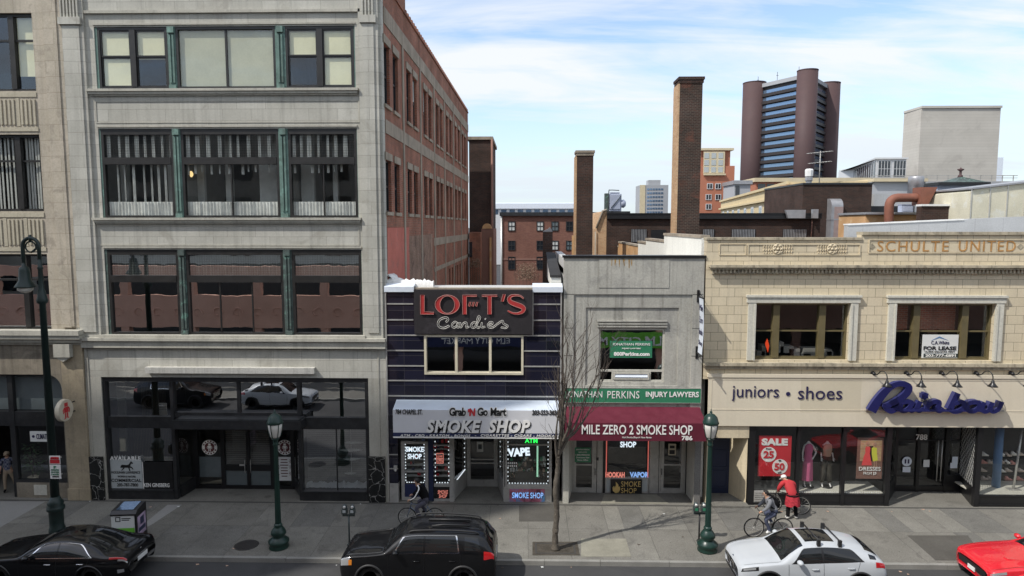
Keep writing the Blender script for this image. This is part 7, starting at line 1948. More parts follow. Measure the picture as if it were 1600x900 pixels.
# cupola
Yq = 22; q = R(1460, 285, 1541, 330, Yq)
CQ = thing('roof_cupola', 'dark roofed cupola with a small finial and window above the cream parapet', 'cupola', ((q[0] + q[1]) / 2, Yq, 9))
xm = XX(1513, 300, Yq)
mb = MB(); mb.box(q[0] + .2, q[1] - .1, Yq, Yq + 2.2, 9, q[3] - .15); mb.build('wall', 'machine', CQ)
mb = MB(); mb.box(q[0], q[1], Yq - .4, Yq + 2.6, q[3] - .2, q[3]); mb.build('eaves', 'frame_black', CQ)
mb = MB(); zt_ = ZZ(1513, 274, Yq); a_, b_ = XX(1489, 285, Yq), q[1] - .05
ap = [(a_, Yq - .3, q[3]), (b_, Yq - .3, q[3]), (b_, Yq + 2.4, q[3]), (a_, Yq + 2.4, q[3]), (xm, Yq + 1, zt_)]
mb.add(ap, [(0, 1, 4), (1, 2, 4), (2, 3, 4), (3, 0, 4), (3, 2, 1, 0)])
for t in (.15, .35, .6, .8): mb.tube([(a_ + (b_ - a_) * t, Yq - .31, q[3] + .01), (xm, Yq + .98, zt_)], .018, 4)
mb.build('roof', 'copper_dark', CQ)
mb = MB(); mb.lathe([(.2, -.1), (.14, .12), (.08, .16), (.08, .4), (.22, .5), (.2, .56), (.06, .6), (0, .7)], (xm, Yq + 1, zt_ - .03), 12); mb.build('finial', 'tower_brick', CQ)
mb = MB(); mb.frame(XX(1476, 310, Yq), XX(1502, 310, Yq), ZZ(1490, 326, Yq), ZZ(1490, 298, Yq), Yq - .1, Yq - .003, .1); wf = mb.build('window', 'white_paint', CQ)
mb = MB(); mb.box(XX(1476, 310, Yq) + .1, XX(1502, 310, Yq) - .1, Yq - .05, Yq - .004, ZZ(1490, 326, Yq) + .1, ZZ(1490, 298, Yq) - .1); mb.build('pane', 'glass_dark', wf)
# little roof boxes and rails
for i, (px, py, wd, ht, Y, lab) in enumerate(((1418, 325, 18, 12, 21, 'small pale roof box left of the brown roof wall'), (1456, 318, 14, 16, 23, 'white upright roof box beside the silver ventilator'), (1508, 310, 12, 26, 18, 'pale switch box on the roof wall left of the corrugated shed'))):
 q = R(px - wd / 2, py - ht / 2, px + wd / 2, py + ht / 2, Y); mb = MB(); mb.box(q[0], q[1], Y, Y + .5, q[2] - .6, q[3] - .04); mb.box(q[0] - .04, q[1] + .04, Y - .04, Y + .54, q[3] - .039, q[3]); mb.box(q[0] + .08, q[1] - .08, Y - .02, Y - .002, q[2] + .06, q[3] - .15)
 solo(mb, 'roof_box', 'machine', lab, 'roof box', ((q[0] + q[1]) / 2, Y, q[2] - .6))
mb = MB()
for k in range(14):
 xx = XX(1362 + k * 17, 280, 60); mb.box(xx, xx + .08, 60, 60.08, 9, ZZ(1362 + k * 17, 274, 60))
mb.box(XX(1362, 280, 60), XX(1590, 280, 60), 60, 60.08, ZZ(1460, 275, 60), ZZ(1460, 274, 60)); mb.box(XX(1362, 280, 60), XX(1590, 280, 60), 60, 60.08, ZZ(1460, 278.5, 60), ZZ(1460, 277.8, 60))
solo(mb, 'roof_railing', 'aluminium_dull', 'thin grey roof railing running below the glass office and concrete block', 'railing', (XX(1460, 280, 60), 60, 9))
T, x0, x1, zt = bld('grey_roof_slab', 'wide grey flat roof below the pale concrete block', 'building', 1440, 1720, 283, 61, 20, 'slab_grey')
# ---- across the street (seen in the windows, plus an added tower shading the west end)
OB = thing('deck_building', 'terracotta parking deck building across the street, reflected in the windows', 'building', (0, -22, 0))
mb = MB()
mb.box(-45, 45, -22.4, -22, 3.9, 6.3); mb.box(-45, 45, -22.4, -22, 7.7, 8.5)
for k in range(19): mb.box(-45 + k * 5 - .3, -45 + k * 5 + .3, -22.5, -22.05, 0, 8.0)
mb.build('band', 'terracotta_band', OB)
mb = MB(); mb.box(-45, 45, -30, -22.6, 3.9, 4.1); mb.box(-45, 45, -34, -33.8, 0, 8); mb.box(-45, 45, -34, -22.6, -.1, .02); mb.build('deck', 'interior', OB)
mb = MB()
for k in range(60): xx = -44 + k * 1.5; mb.tube([(xx + .45 * math.cos(t * PI / 8) * (1 - t / 20), -21.98, 5.0 + .45 * math.sin(t * PI / 8) * (1 - t / 20)) for t in range(14)], .05, 5)
mb.build('scroll_ornament', 'terracotta_band', OB)
mb = MB(); mb.box(1.5, 14, -22.1, -21.7, 2.5, 3.6); mb.build('fascia', 'lime_sign', OB)
text('ELM CITY MARKET', (2.2, 10.5, 2.75, 3.35), 0, 'letter_white', OB, bold=.02, frame=Matrix.Translation((12.7, -21.68, 0)) @ Matrix.Rotation(PI, 4, 'Z'))
mb = MB(); mb.box(-8, 1, -22.1, -21.7, 2.6, 3.5); mb.build('blue_fascia', 'navy_panel', OB)
text('ELM CITY MARKET', (0, 5, 2.85, 3.25), 0, 'letter_white', OB, frame=Matrix.Translation((-1.2, -21.68, 0)) @ Matrix.Rotation(PI, 4, 'Z'))
PT = thing('pale_office_block', 'pale office block set back across the street, reflected in the upper windows', 'building', (0, -38, 0))
mb = MB(); mb.box(-60, 30, -50, -38, 0, 23); mb.build('wall', 'pale_render', PT)
for r_ in range(5):
 for k in range(18): mb = MB(); mb.box(-58 + k * 4.8, -55.4 + k * 4.8, -38, -37.95, 5 + r_ * 3.6, 7 + r_ * 3.6); mb.build('window', 'glass_dark', PT)
xe, ye, Hs = -48.9, -31.0, 74.6
HT = thing('added_shade_tower', 'added unseen tower across the street, shaped to shade the west end of the block', 'tower', (xe - 15, ye, 0))
sxy = Vector((SUN_DIR.x, SUN_DIR.y)).normalized()
mb = MB(); mb.prism([(xe, ye), (xe - sxy.x * 22, ye - sxy.y * 22), (xe - 48, ye - 14), (xe - 48, ye)], 'z', 0, Hs); mb.build('wall', 'slab_grey', HT)  # added unseen block, one side cut along the sun direction to shape its shadow
# ================================================================== STREET FURNITURE
def post_lamp(px, py, label):
 b = G(px, py); H = ZZ(px, 640, b.y)
 o = thing('street_lamp', label, 'street lamp', b, 'green acorn street lamps')
 X, Y = b.x, b.y; c = (X, Y, 0)
 mb = MB(); mb.lathe([(.34, 0), (.35, .05), (.30, .14), (.36, .20), (.36, .28), (.24, .38), (.20, .44), (.27, .52), (.25, .62), (.17, .74), (.13, .80), (.15, .84), (.11, .90)], c, 20); mb.build('base', 'lamp_green', o)
 hp = H - 1.02
 mb = MB()
 prof = []
 n = 16; v = []; rows = [.9, 1.5, hp - .2]
 for k, (zz, rr) in enumerate(((.88, .105), (hp - .28, .075))):
  for j in range(n * 2):
   a = PI * j / n; r_ = rr * (1 if j % 2 else .86); v.append((X + r_ * math.cos(a), Y + r_ * math.sin(a), zz))
 mb.add(v, [(j, (j + 1) % 32, 32 + (j + 1) % 32, 32 + j) for j in range(32)])
 mb.lathe([(.085, hp - .28), (.11, hp - .25), (.085, hp - .2), (.085, hp - .08), (.14, hp - .03), (.15, hp)], c, 16); mb.build('pole', 'lamp_green', o)
 mb = MB(); mb.lathe([(.12, hp + .01), (.17, hp + .06), (.235, hp + .34), (.25, hp + .52), (.2, hp + .55)], c, 20); mb.build('lantern_glass', 'lamp_glass', o)
 mb = MB(); mb.lathe([(.27, hp + .52), (.285, hp + .56), (.26, hp + .62), (.22, hp + .76), (.13, hp + .85), (.07, hp + .87), (.04, hp + .90), (.05, hp + .94), (.02, hp + .97), (.012, hp + 1.04), (0, hp + 1.05)], c, 20)
 for k in range(6):
  a = PI * k / 3 + .3; mb.tube([(X + r_ * math.cos(a), Y + r_ * math.sin(a), zz) for r_, zz in ((.14, hp + .01), (.185, hp + .06), (.25, hp + .34), (.268, hp + .54))], .014, 5)
 mb.build('lantern_cap', 'lamp_green', o)
 return o
post_lamp(436, 855, 'green acorn street lamp standing in front of the recessed double doors of the limestone building')
post_lamp(1105, 860, 'green acorn street lamp standing between the maroon awning and the white car')
b = G(90, 836); X, Y = b.x, b.y
TLM = thing('street_lamp', 'tall dark green street lamp with an arched arm and hanging bell lantern at the left', 'street lamp', b)
Ht = ZZ(66, 402, Y); zcol = ZZ(70, 460, Y)
mb = MB(); mb.lathe([(.27, 0), (.27, .3), (.24, .35), (.24, .95), (.30, 1.0), (.30, 1.1), (.24, 1.16), (.28, 1.26), (.2, 1.36), (.15, 1.5)], (X, Y, 0), 16); mb.build('base', 'lamp_green2', TLM)
mb = MB(); mb.lathe([(.15, 1.5), (.105, zcol - .35), (.17, zcol - .3), (.19, zcol - .22), (.16, zcol - .1), (.12, zcol + .1), (.09, zcol + .2), (.075, zcol + .9), (.10, zcol + .95), (.075, zcol + 1.0), (.06, Ht)], (X, Y, 0), 16); mb.build('pole', 'lamp_green2', TLM)
za_ = ZZ(50, 372, Y); xl = P(39, 440, Y).x; rr = (X - xl) / 2
mb = MB(); zc_ = za_ - rr
mb.tube([(X, Y, Ht - .1)] + [(X - rr + rr * math.cos(PI * t / 14), Y, zc_ + rr * math.sin(PI * t / 14)) for t in range(15)] + [(xl, Y, ZZ(39, 432, Y))], .065, 10)
mb.tube([(X - rr + .19 * math.cos(t * PI / 8), Y, zc_ - .02 + .19 * math.sin(t * PI / 8)) for t in range(16)], .03, 6, closed=True)
mb.tube([(X - .05, Y, zc_ - .1), (X - rr * .5, Y, zc_ - .1), (X - rr, Y, zc_ - .22)], .03, 6); mb.tube([(X - rr, Y, zc_ + .17), (X - rr, Y, za_ + .12)], .045, 8); mb.ball((X - rr, Y, zc_ + .28), .07)
mb.build('arched_arm', 'lamp_green2', TLM)
zl0, zl1 = ZZ(39, 448, Y), ZZ(39, 418, Y)
mb = MB(); mb.lathe([(.06, zl1 + .22), (.07, zl1 + .05), (.15, zl1), (.17, zl1 - .1), (.20, zl0 + .22), (.33, zl0 + .02), (.34, zl0 - .02), (.30, zl0 - .01)], (xl, Y, 0), 20); mb.build('bell_shade', 'lamp_green2', TLM)
mb = MB(); mb.lathe([(.26, zl0 - .01), (.24, zl0 - .12), (.15, zl0 - .2), (0, zl0 - .23)], (xl, Y, 0), 16); mb.build('globe', 'lamp_glass', TLM)
# parking signs strapped to it
yy = Y - .2; q = R(77, 712, 94, 725, yy)
mb = MB(); mb.box(q[0], q[1], yy, yy + .008, q[2], q[3]); mb.mi = 1; mb.box(q[0] + .02, q[1] - .02, yy - .003, yy - .0005, q[2] + .02, q[2] + .16); mb.box(q[0] + .06, q[1] - .05, yy - .003, yy - .0005, q[3] - .12, q[3] - .05)
PS = thing('parking_sign', 'red and white parking restriction plates on the tall lamp post', 'sign', ((q[0] + q[1]) / 2, yy, q[2]))
mb.build('upper_plate', ['letter_white', 'red_sign'], PS)
tx('NO STOPPING', 79, 715, 92, 718, yy - .006, 'red_sign', PS, bold=.02)
q = R(78, 726, 95, 748, yy); mb = MB(); mb.box(q[0], q[1], yy, yy + .008, q[2], q[3]); mb.build('lower_plate', 'letter_white', PS)
tx('P', 84, 728, 88, 732, yy - .006, 'green_sign', PS, bold=.03)
for k in range(3): tx(('PARKING', 'PAY AT METER', '2 HOURS')[k], 80, 733 + k * 3.6, 92, 735.4 + k * 3.6, yy - .006, 'green_sign', PS)
mb = MB(); qq = R(82, 744, 92, 746, yy); mb.box(qq[0], qq[1], yy - .004, yy - .0005, qq[2], qq[3]); mb.build('arrow', 'letter_black', PS)
mb = MB()
for zz in (q[2] + .1, q[3] + .2): mb.box(q[0] + .08, q[1] - .08, yy + .009, Y, zz, zz + .04)
mb.build('strap', 'aluminium_dull', PS)
# round blade sign
p = P(100, 641, -.75)
RBS = thing('blade_sign', 'round cream hanging sign with a red robot figure projecting from the tan pier', 'sign', (p.x, -.75, p.z))
fr = Matrix.Translation((p.x, p.y, p.z)) @ Matrix.Rotation(PI / 2, 4, 'Z')
mb = MB(); mb.lathe([(0, -.09), (.43, -.09), (.45, -.07), (.45, .07), (.43, .09), (0, .09)], (0, 0, 0), 32, 'y', smooth=False); mb.xf(fr); mb.build('disc', 'cream_disc', RBS)
mb = MB(); robot(mb, 0, 0, .62, -.104, -.0905); mb.xf(fr); mb.build('emblem', 'red_sign', RBS)
for k in (-.2, .2): mb = MB(); mb.tube([(p.x, p.y + .44, p.z + k), (p.x, -.02, p.z + k)], .025); mb.build('bracket', 'frame_black', RBS)
# parking meters
def meter_head(mb_, X, Y, z0, col=None):
 mb_.lathe([(.05, 0), (.085, .03), (.095, .12), (.095, .22), (.085, .30), (.05, .37), (0, .39)], (X, Y, z0), 12)
 mb_.box(X - .1, X + .1, Y - .10, Y + .06, z0 + .04, z0 + .2)
def meter(px, pybase, pytop, twin, label, white=False):
 b = G(px, pybase); H = ZZ(px, pytop, b.y)
 o = thing('parking_meter', label, 'parking meter', b)
 mb = MB(); mb.tube([(b.x, b.y, 0), (b.x, b.y, H - .42)], .032, 8); mb.lathe([(.09, 0), (.08, .05), (.035, .07)], (b.x, b.y, 0), 12); mb.build('post', 'black_plastic' if white else 'meter_grey', o)
 offs = (-.14, .14)
 mb = MB(); mb.box(b.x - .22, b.x + .22, b.y - .03, b.y + .03, H - .46, H - .40); mb.build('yoke', 'meter_grey', o)
 for i, dx in enumerate(offs):
  mb = MB(); meter_head(mb, b.x + dx, b.y, H - .40); h = mb.build('meter_head', 'meter_grey', o)
  mb = MB(); mb.box(b.x + dx - .055, b.x + dx + .055, b.y - .106, b.y - .1005, H - .30, H - .2); mb.build('display', 'green_sign' if white else 'paper_grey', h)
  mb = MB(); mb.ball((b.x + dx, b.y - .06, H - .11), .06, .05, .06, 10, 6); mb.build('dome', 'aluminium', h)
meter(546, 852, 787, True, 'twin headed grey parking meter by the nose of the black car with roof rails')
meter(1092, 846, 784, True, 'twin parking meter on a black post beside the street lamp near the white car', True)
# litter kiosk
b = G(203, 846)
KI = thing('litter_kiosk', 'white and green litter bin kiosk with a dark top and pink poster on its side', 'litter bin', b)
kw, kd, kh = .42, .38, 1.26
fr = Matrix.Translation(b) @ Matrix.Rotation(RAD(6), 4, 'Z')
mb = MB(); mb.box(-kw, kw - .03, -kd, kd, .05, kh - .12); mb.mi = 1; mb.box(-kw + .02, kw - .05, -kd - .004, -kd - .0005, .5, .68); mb.mi = 2; mb.box(-kw + .02, kw - .05, -kd - .004, -kd - .0005, .1, .49); mb.xf(fr); mb.build('body', ['paper', 'lime_sign', 'pale_blue_paint'], KI)
mb = MB(); mb.prism([(-kd - .03, kh - .118), (kd + .03, kh - .118), (kd + .03, kh + .10), (-kd + .1, kh + .04), (-kd - .03, kh - .06)], 'x', -kw - .03, kw + .03); mb.xf(fr); mb.build('lid', 'frame_black', KI, .015)
mb = MB(); mb.prism([(-kd + .12, kh + .047), (kd - .02, kh + .098), (kd - .02, kh + .108), (-kd + .12, kh + .057)], 'x', -kw + .12, kw - .12); mb.xf(fr); mb.build('solar_panel', 'glass_blue', KI)
mb = MB(); mb.box(kw - .029, kw + .03, -kd - .02, kd + .02, 0, kh - .12); mb.xf(fr); mb.build('side_frame', 'frame_black', KI)
mb = MB(); mb.box(kw + .031, kw + .036, -kd + .07, kd - .07, .3, kh - .22); mb.xf(fr); po = mb.build('poster', paint('mauve_poster', (.50, .38, .52), .5, var=.5), KI)
mb = MB(); mb.box(kw + .037, kw + .04, -kd + .12, kd - .12, .45, .6); mb.box(kw + .037, kw + .04, -.12, .16, .68, .95); mb.xf(fr); mb.build('poster_figure', 'navy_panel', po)
mb = MB(); mb.frame(-.28, -.10, .92, 1.10, -kd - .006, -kd - .0015, .03); mb.box(-.06, .25, -kd - .006, -kd - .0015, 1.02, 1.05); mb.box(-.06, .2, -kd - .006, -kd - .0015, .96, .99); mb.xf(fr); mb.build('emblem', 'letter_black', KI)
# ================================================================== STREET TREE
rnd = random.Random(21)
b = G(868, 859)
TR = thing('street_tree', 'young leafless street tree with upright branches in a square pit by the maroon awning', 'tree', b)
Yt_ = b.y
def tp(px, py, dy=0): q = P(px, py, Yt_ + dy); return Vector((q.x, Yt_ + dy, q.z))
mb = MB()
trunk = smooth([Vector((b.x, Yt_, 0)), tp(867.5, 835), tp(870, 800, .05), tp(868, 765, .0), tp(871.5, 735, .06), tp(872, 712)], 5)
rad = [(.112 - .032 * i / (len(trunk) - 1) + (.04 if i < 2 else 0)) * (1 + .13 * math.sin(i * 2.3)) for i in range(len(trunk))]
mb.tube(trunk, rad, 10); mb.ball(tuple(tp(869, 830, -.06)), .08, .06, .10); mb.build('trunk', 'bark', TR)
mb = MB(); mt = MB(); mt.smooth = True
def twig(p, d, L, r, lvl):
 n = 4; pts = [p]; dd = d.copy()
 for i in range(n):
  dd = (dd + Vector((rnd.uniform(-.28, .28), rnd.uniform(-.28, .28), rnd.uniform(-.04, .2)))).normalized(); pts.append(pts[-1] + dd * L / n)
 mt.tube(pts, [r * (1 - .6 * i / n) for i in range(n + 1)], 4 if lvl else 5, caps=False)
 if lvl >= 3: return
 for k in range((4, 3, 2)[lvl]):
  i = rnd.randint(1, n); a = rnd.uniform(0, 2 * PI); sp = rnd.uniform(.35, .75)
  e = (pts[i] - pts[i - 1]).normalized(); u = e.orthogonal().normalized(); u.rotate(Matrix.Rotation(a, 3, e))
  nd = (e + u * sp + Vector((0, 0, .25))).normalized()
  twig(pts[i], nd, L * rnd.uniform(.42, .7), r * .55, lvl + 1)
limbs = [([(872, 712), (876, 680), (879, 640), (882, 600)], .085, -.15), ([(872, 712), (884, 690), (897, 668), (908, 640)], .075, .2), ([(871, 722), (868, 695), (870, 665), (874, 635)], .05, -.3),
         ([(874, 700), (888, 670), (892, 640), (896, 610)], .06, -.5), ([(878, 690), (898, 676), (916, 650), (930, 622)], .055, .4), ([(875, 690), (880, 664), (886, 630), (902, 590)], .05, .5)]
for pl_, r0, dy in limbs:
 pts = smooth([tp(x, y, dy * i / 3) for i, (x, y) in enumerate(pl_)], 5); n = len(pts)
 mb.tube(pts, [r0 * (1 - .62 * i / (n - 1)) for i in range(n)], 7)
 d_end = (pts[-1] - pts[-3]).normalized()
 twig(pts[-1], d_end, 1.7, r0 * .34, 0); twig(pts[-1], (d_end + Vector((rnd.uniform(-.1, .35), rnd.uniform(-.3, .3), .2))).normalized(), 1.3, r0 * .3, 1)
 for k in range(4):
  i = rnd.randint(3, n - 2); e = Vector((rnd.uniform(-.2, .5), rnd.uniform(-.5, .4), 1)).normalized(); twig(pts[i], e, rnd.uniform(.9, 1.7), r0 * .3, 1)
mb.build('limb', 'bark', TR); mt.build('twigs', 'twig', TR)
# ================================================================== VEHICLES
def pchip(xs, ys):
 n = len(xs); h = [xs[i + 1] - xs[i] for i in range(n - 1)]; d = [(ys[i + 1] - ys[i]) / h[i] for i in range(n - 1)]; m = [0.0] * n
 for i in range(1, n - 1):
  if d[i - 1] * d[i] > 0: w1_, w2 = 2 * h[i] + h[i - 1], h[i] + 2 * h[i - 1]; m[i] = (w1_ + w2) / (w1_ / d[i - 1] + w2 / d[i])
 m[0], m[-1] = d[0], d[-1]
 def f(x):
  x = min(max(x, xs[0]), xs[-1]); i = 0
  while i < n - 2 and x > xs[i + 1]: i += 1
  t = (x - xs[i]) / h[i]; a, b_ = t * t * (3 - 2 * t), t * (1 - t) ** 2
  return ys[i] * (1 - a) + ys[i + 1] * a + h[i] * (m[i] * b_ - m[i + 1] * t * t * (1 - t))
 return f
class Car:
 def __init__(s, stations, name, label, paint_, loc, R_=.34, wheels=(.9, 3.6), wy=.78, lip='black_plastic', group=None):
  s.st = stations; s.L = stations[-1][0]
  xs = [a[0] for a in stations]
  cols = [pchip(xs, [a[k] for a in stations]) for k in range(1, 8)]
  s.cols = cols
  s.o = thing(name, label, 'car', (0, 0, 0), group); s.paint = paint_; s.R = R_; s.wheels = wheels; s.wy = wy; s.cache = {}
  s.body(lip); s.loc = loc; s.sc = (1.06, 1.06, 1.06)
 def sec(s, x):
  k = round(x, 4)
  if k in s.cache: return s.cache[k]
  zb, w_, zbelt, wb, zr, wr, zc = [c(x) for c in s.cols]
  pts = [(w_ * .86, zb), (w_ * .97, zb + .10), (w_, zb + (zbelt - zb) * .58), (wb, zbelt), (wr + (wb - wr) * .07, zr - (zr - zbelt) * .10), (wr * .90, zr), (wr * .55, zr + (zc - zr) * .8), (0.0, zc)]
  ss = list(range(8)); r = (pchip(ss, [p[0] for p in pts]), pchip(ss, [p[1] for p in pts])); s.cache[k] = r; return r
 def S(s, x, t, off=0.0, side=1):
  a, b = s.sec(x); y, z = a(t), b(t)
  if off:
   e = .02
   p0, p1 = Vector((x, a(max(t - e, 0)), b(max(t - e, 0)))), Vector((x, a(min(t + e, 7)), b(min(t + e, 7))))
   xa, xb = max(x - .03, 0), min(x + .03, s.L); a0, b0 = s.sec(xa); a1, b1 = s.sec(xb)
   n = (p1 - p0).cross(Vector((xb, a1(t), b1(t))) - Vector((xa, a0(t), b0(t))))
   if n.length > 1e-9:
    n.normalize()
    if n.y < -.02 or (abs(n.y) <= .02 and n.z < 0): n = -n
    if t > 6.9: n = Vector((n.x, 0, abs(n.z)))
    x, y, z = x + n.x * off, y + n.y * off, z + n.z * off
  return Vector((x, y * side, z))
 def body(s, lip):
  NX = 120; ts = [i * .2 for i in range(36)]
  xs = sorted(set([s.L * i / NX for i in range(NX + 1)] + [.01, .02, s.L - .01, s.L - .02]))
  mb = MB(); mb.smooth = True; v = []; nt = len(ts)
  for x in xs:
   a, b = s.sec(x)
   for t in ts: v.append((x, -a(t), b(t)))
   for t in ts[:-1][::-1]: v.append((x, a(t), b(t)))
  row = 2 * nt - 1; fs = []
  for i in range(len(xs) - 1):
   for j in range(row - 1):
    q = (i * row + j, (i + 1) * row + j, (i + 1) * row + j + 1, i * row + j + 1)
    c = [sum(v[k][d] for k in q) / 4 for d in range(3)]
    if abs(c[1]) > .45 and any((c[0] - wx) ** 2 + (c[2] - s.R) ** 2 < (s.R + .065) ** 2 for wx in s.wheels): continue
    fs.append(q)
  for i in (0, len(xs) - 1):
   f = tuple(i * row + j for j in range(row)); fs.append(f if i else f[::-1])
  mb.add(v, fs); mb.build('body', s.paint, s.o)
  mb = MB(); mb.box(.25, s.L - .25, -s.wy - .02, s.wy + .02, .2, .62) if False else mb.box(.3, s.L - .3, -.58, .58, .18, .75); mb.build('underbody', 'frame_black', s.o)
  for wx in s.wheels:
   for sd_ in (-1, 1):
    yo = sd_ * s.wy
    mb = MB(); R_ = s.R
    wprof = [(R_ * .62, -.11), (R_ * .92, -.115), (R_, -.07), (R_, .07), (R_ * .92, .115), (R_ * .62, .11)]
    mb.lathe(wprof, (wx, yo, R_), 28, 'y'); wh = mb.build('wheel', 'rubber', s.o)
    mb = MB(); yy = yo + sd_ * .085
    mb.lathe([(R_ * .60, -.02), (R_ * .66, -.02), (R_ * .66, .02), (R_ * .60, .02)], (wx, yy, R_), 28, 'y', smooth=False)
    for k in range(10):
     a = 2 * PI * k / 10; b0 = len(mb.v); mb.box(.03, R_ * .62, -.015, .015, -.022 if k % 2 else -.012, .012 if k % 2 else .022); mb.xf(Matrix.Translation((wx, yy, R_)) @ Matrix.Rotation(a, 4, 'Y'), b0)
    mb.lathe([(0, -.02), (.07, -.02), (.07, .02), (0, .02)], (wx, yy, R_), 14, 'y', smooth=False); mb.build('rim', 'rim', wh)
    mb = MB(); mb.lathe([(0, -.01), (R_ * .6, -.01), (R_ * .6, .01), (0, .01)], (wx, yo + sd_ * .03, R_), 24, 'y', smooth=False); mb.build('brake_disc', 'meter_grey', wh)
    mb = MB(); n = 26; pts = []
    for k in range(n + 1):
     a = PI * (k / n) * 1.16 - PI * .08; xx, zz = wx + (R_ + .07) * math.cos(a), R_ + (R_ + .07) * math.sin(a)
     aa, bb = s.sec(min(max(xx, 0), s.L)); lo, hi = 0.0, 3.0
     for _ in range(18):
      md = (lo + hi) / 2
      if bb(md) < zz: lo = md
      else: hi = md
     pts.append((xx, sd_ * (aa(lo) - .005), zz))
    mb.tube(pts, .04, 6); mb.build('wheel_arch', lip, s.o)
    mb = MB(); mb.lathe([(0, -.02), (R_ + .09, -.02), (R_ + .09, .02), (0, .02)], (wx, sd_ * .5, R_), 24, 'y', smooth=False); mb.build('wheel_well', 'frame_black', s.o)
 def patch(s, name, m, x0, x1, t0, t1, off, sides=(-1, 1), nx=24, nt=6, parent=None, x0b=None, x1b=None):
  """panel lying on the body skin: x from x0..x1 at t0 and x0b..x1b at t1"""
  out = []
  for sd_ in sides:
   mb = MB(); mb.smooth = True; v = []
   for j in range(nt + 1):
    t = t0 + (t1 - t0) * j / nt; f = j / nt
    a = x0 + ((x0b if x0b is not None else x0) - x0) * f; b = x1 + ((x1b if x1b is not None else x1) - x1) * f
    for i in range(nx + 1): v.append(s.S(a + (b - a) * i / nx, t, off, sd_))
   fs = [(j * (nx + 1) + i, j * (nx + 1) + i + 1, (j + 1) * (nx + 1) + i + 1, (j + 1) * (nx + 1) + i) for j in range(nt) for i in range(nx)]
   if sd_ > 0: fs = [f[::-1] for f in fs]
   mb.add(v, fs); out.append(mb.build(name, m, parent or s.o))
  return out
 def across(s, name, m, x0, x1, t0, off, nx=16, nt=10, x0e=None, x1e=None):
  mb = MB(); mb.smooth = True; v = []; cols = [(t0 + (7 - t0) * j / nt, -1) for j in range(nt + 1)] + [(7 - (7 - t0) * (j + 1) / nt, 1) for j in range(nt)]
  for t, sd_ in cols:
   f = (t - t0) / (7 - t0); a = (x0e if x0e is not None else x0) * (1 - f) + x0 * f; b = (x1e if x1e is not None else x1) * (1 - f) + x1 * f
   for i in range(nx + 1): v.append(s.S(a + (b - a) * i / nx, t, off, sd_))
  mb.add(v, [(j * (nx + 1) + i, j * (nx + 1) + i + 1, (j + 1) * (nx + 1) + i + 1, (j + 1) * (nx + 1) + i) for j in range(len(cols) - 1) for i in range(nx)])
  return mb.build(name, m, s.o)
 def seam(s, name, pts, r=.006, m='frame_black', sides=(-1, 1), off=.001):
  for sd_ in sides:
   mb = MB(); mb.tube([s.S(x, t, off, sd_) for x, t in pts], r, 5); mb.build(name, m, s.o)
 def line(s, x0, t0, x1, t1, n=14): return [(x0 + (x1 - x0) * i / n, t0 + (t1 - t0) * i / n) for i in range(n + 1)]
 def mirror(s, x, m, t=3.15):
  for sd_ in (-1, 1):
   p = s.S(x, t, 0, sd_); mb = MB(); mb.ball((p.x + .02, p.y + sd_ * .14, p.z + .06), .09, .12, .075, 12, 8); mb.tube([(p.x + .02, p.y - sd_ * .02, p.z), (p.x + .02, p.y + sd_ * .1, p.z + .03)], .025, 6); mb.build('wing_mirror', m, s.o)
 def handle(s, x, m, t=2.55):
  for sd_ in (-1, 1):
   p = s.S(x, t, 0, sd_); mb = MB(); mb.tube([(p.x - .1, p.y, p.z), (p.x - .08, p.y + sd_ * .03, p.z), (p.x + .08, p.y + sd_ * .03, p.z), (p.x + .1, p.y, p.z)], .014, 6); mb.build('door_handle', m, s.o)
 def place(s):
  s.o.location = s.loc; s.o.scale = s.sc; ORG[s.o.name] = Vector(s.loc); return s.o
M['car_glass'] = paint('dark_car_glass', (.010, .011, .012), .035, var=.05, spec=.7)
# black sports utility
suv = [(0, .42, .74, .80, .70, .84, .60, .86), (.06, .30, .82, .90, .79, .93, .68, .95), (.35, .24, .90, .99, .86, 1.02, .76, 1.05), (.9, .22, .925, 1.04, .89, 1.07, .80, 1.10), (1.32, .22, .93, 1.08, .905, 1.13, .82, 1.16), (1.62, .22, .93, 1.09, .905, 1.36, .745, 1.40), (2.0, .22, .93, 1.10, .905, 1.58, .68, 1.63),
       (2.5, .22, .93, 1.11, .905, 1.62, .67, 1.68), (3.4, .22, .93, 1.12, .90, 1.615, .66, 1.68), (4.0, .23, .925, 1.13, .885, 1.58, .64, 1.65), (4.36, .26, .91, 1.13, .86, 1.50, .62, 1.58), (4.56, .30, .87, 1.12, .82, 1.26, .66, 1.32), (4.66, .36, .84, 1.06, .78, 1.12, .66, 1.15), (4.71, .46, .78, .90, .70, .95, .55, .97)]
p = G(536, 893, .3)
cz = -.15
def carloc(px_front, py, yc): return (P(px_front, py, yc - .6).x, yc, cz)
SUV = Car(suv, 'parked_car', 'black sport utility car with roof rails parked at the kerb before the smoke shop', 'car_black', carloc(533, 862, -5.74), .36, (.93, 3.74), .72)
for sdm, off in (('chrome', .002),): SUV.patch('window_trim', sdm, 1.60, 3.64, 3.05, 4.02, off, nx=40, x0b=1.94, x1b=3.54); SUV.patch('door_pillar', 'car_black', 2.54, 2.62, 3.10, 3.98, .0035, nx=3)
SUV.patch('side_window', 'car_glass', 1.66, 2.55, 3.10, 3.98, .005, x0b=1.98); SUV.patch('side_window', 'car_glass', 2.61, 3.60, 3.10, 3.98, .005, x1b=3.50); SUV.patch('side_window', 'car_glass', 3.78, 4.28, 3.18, 3.90, .005, x1b=4.16)
SUV.across('windscreen', 'car_glass', 1.36, 1.98, 5.05, .004); SUV.across('rear_window', 'car_glass', 4.36, 4.60, 5.1, .004)
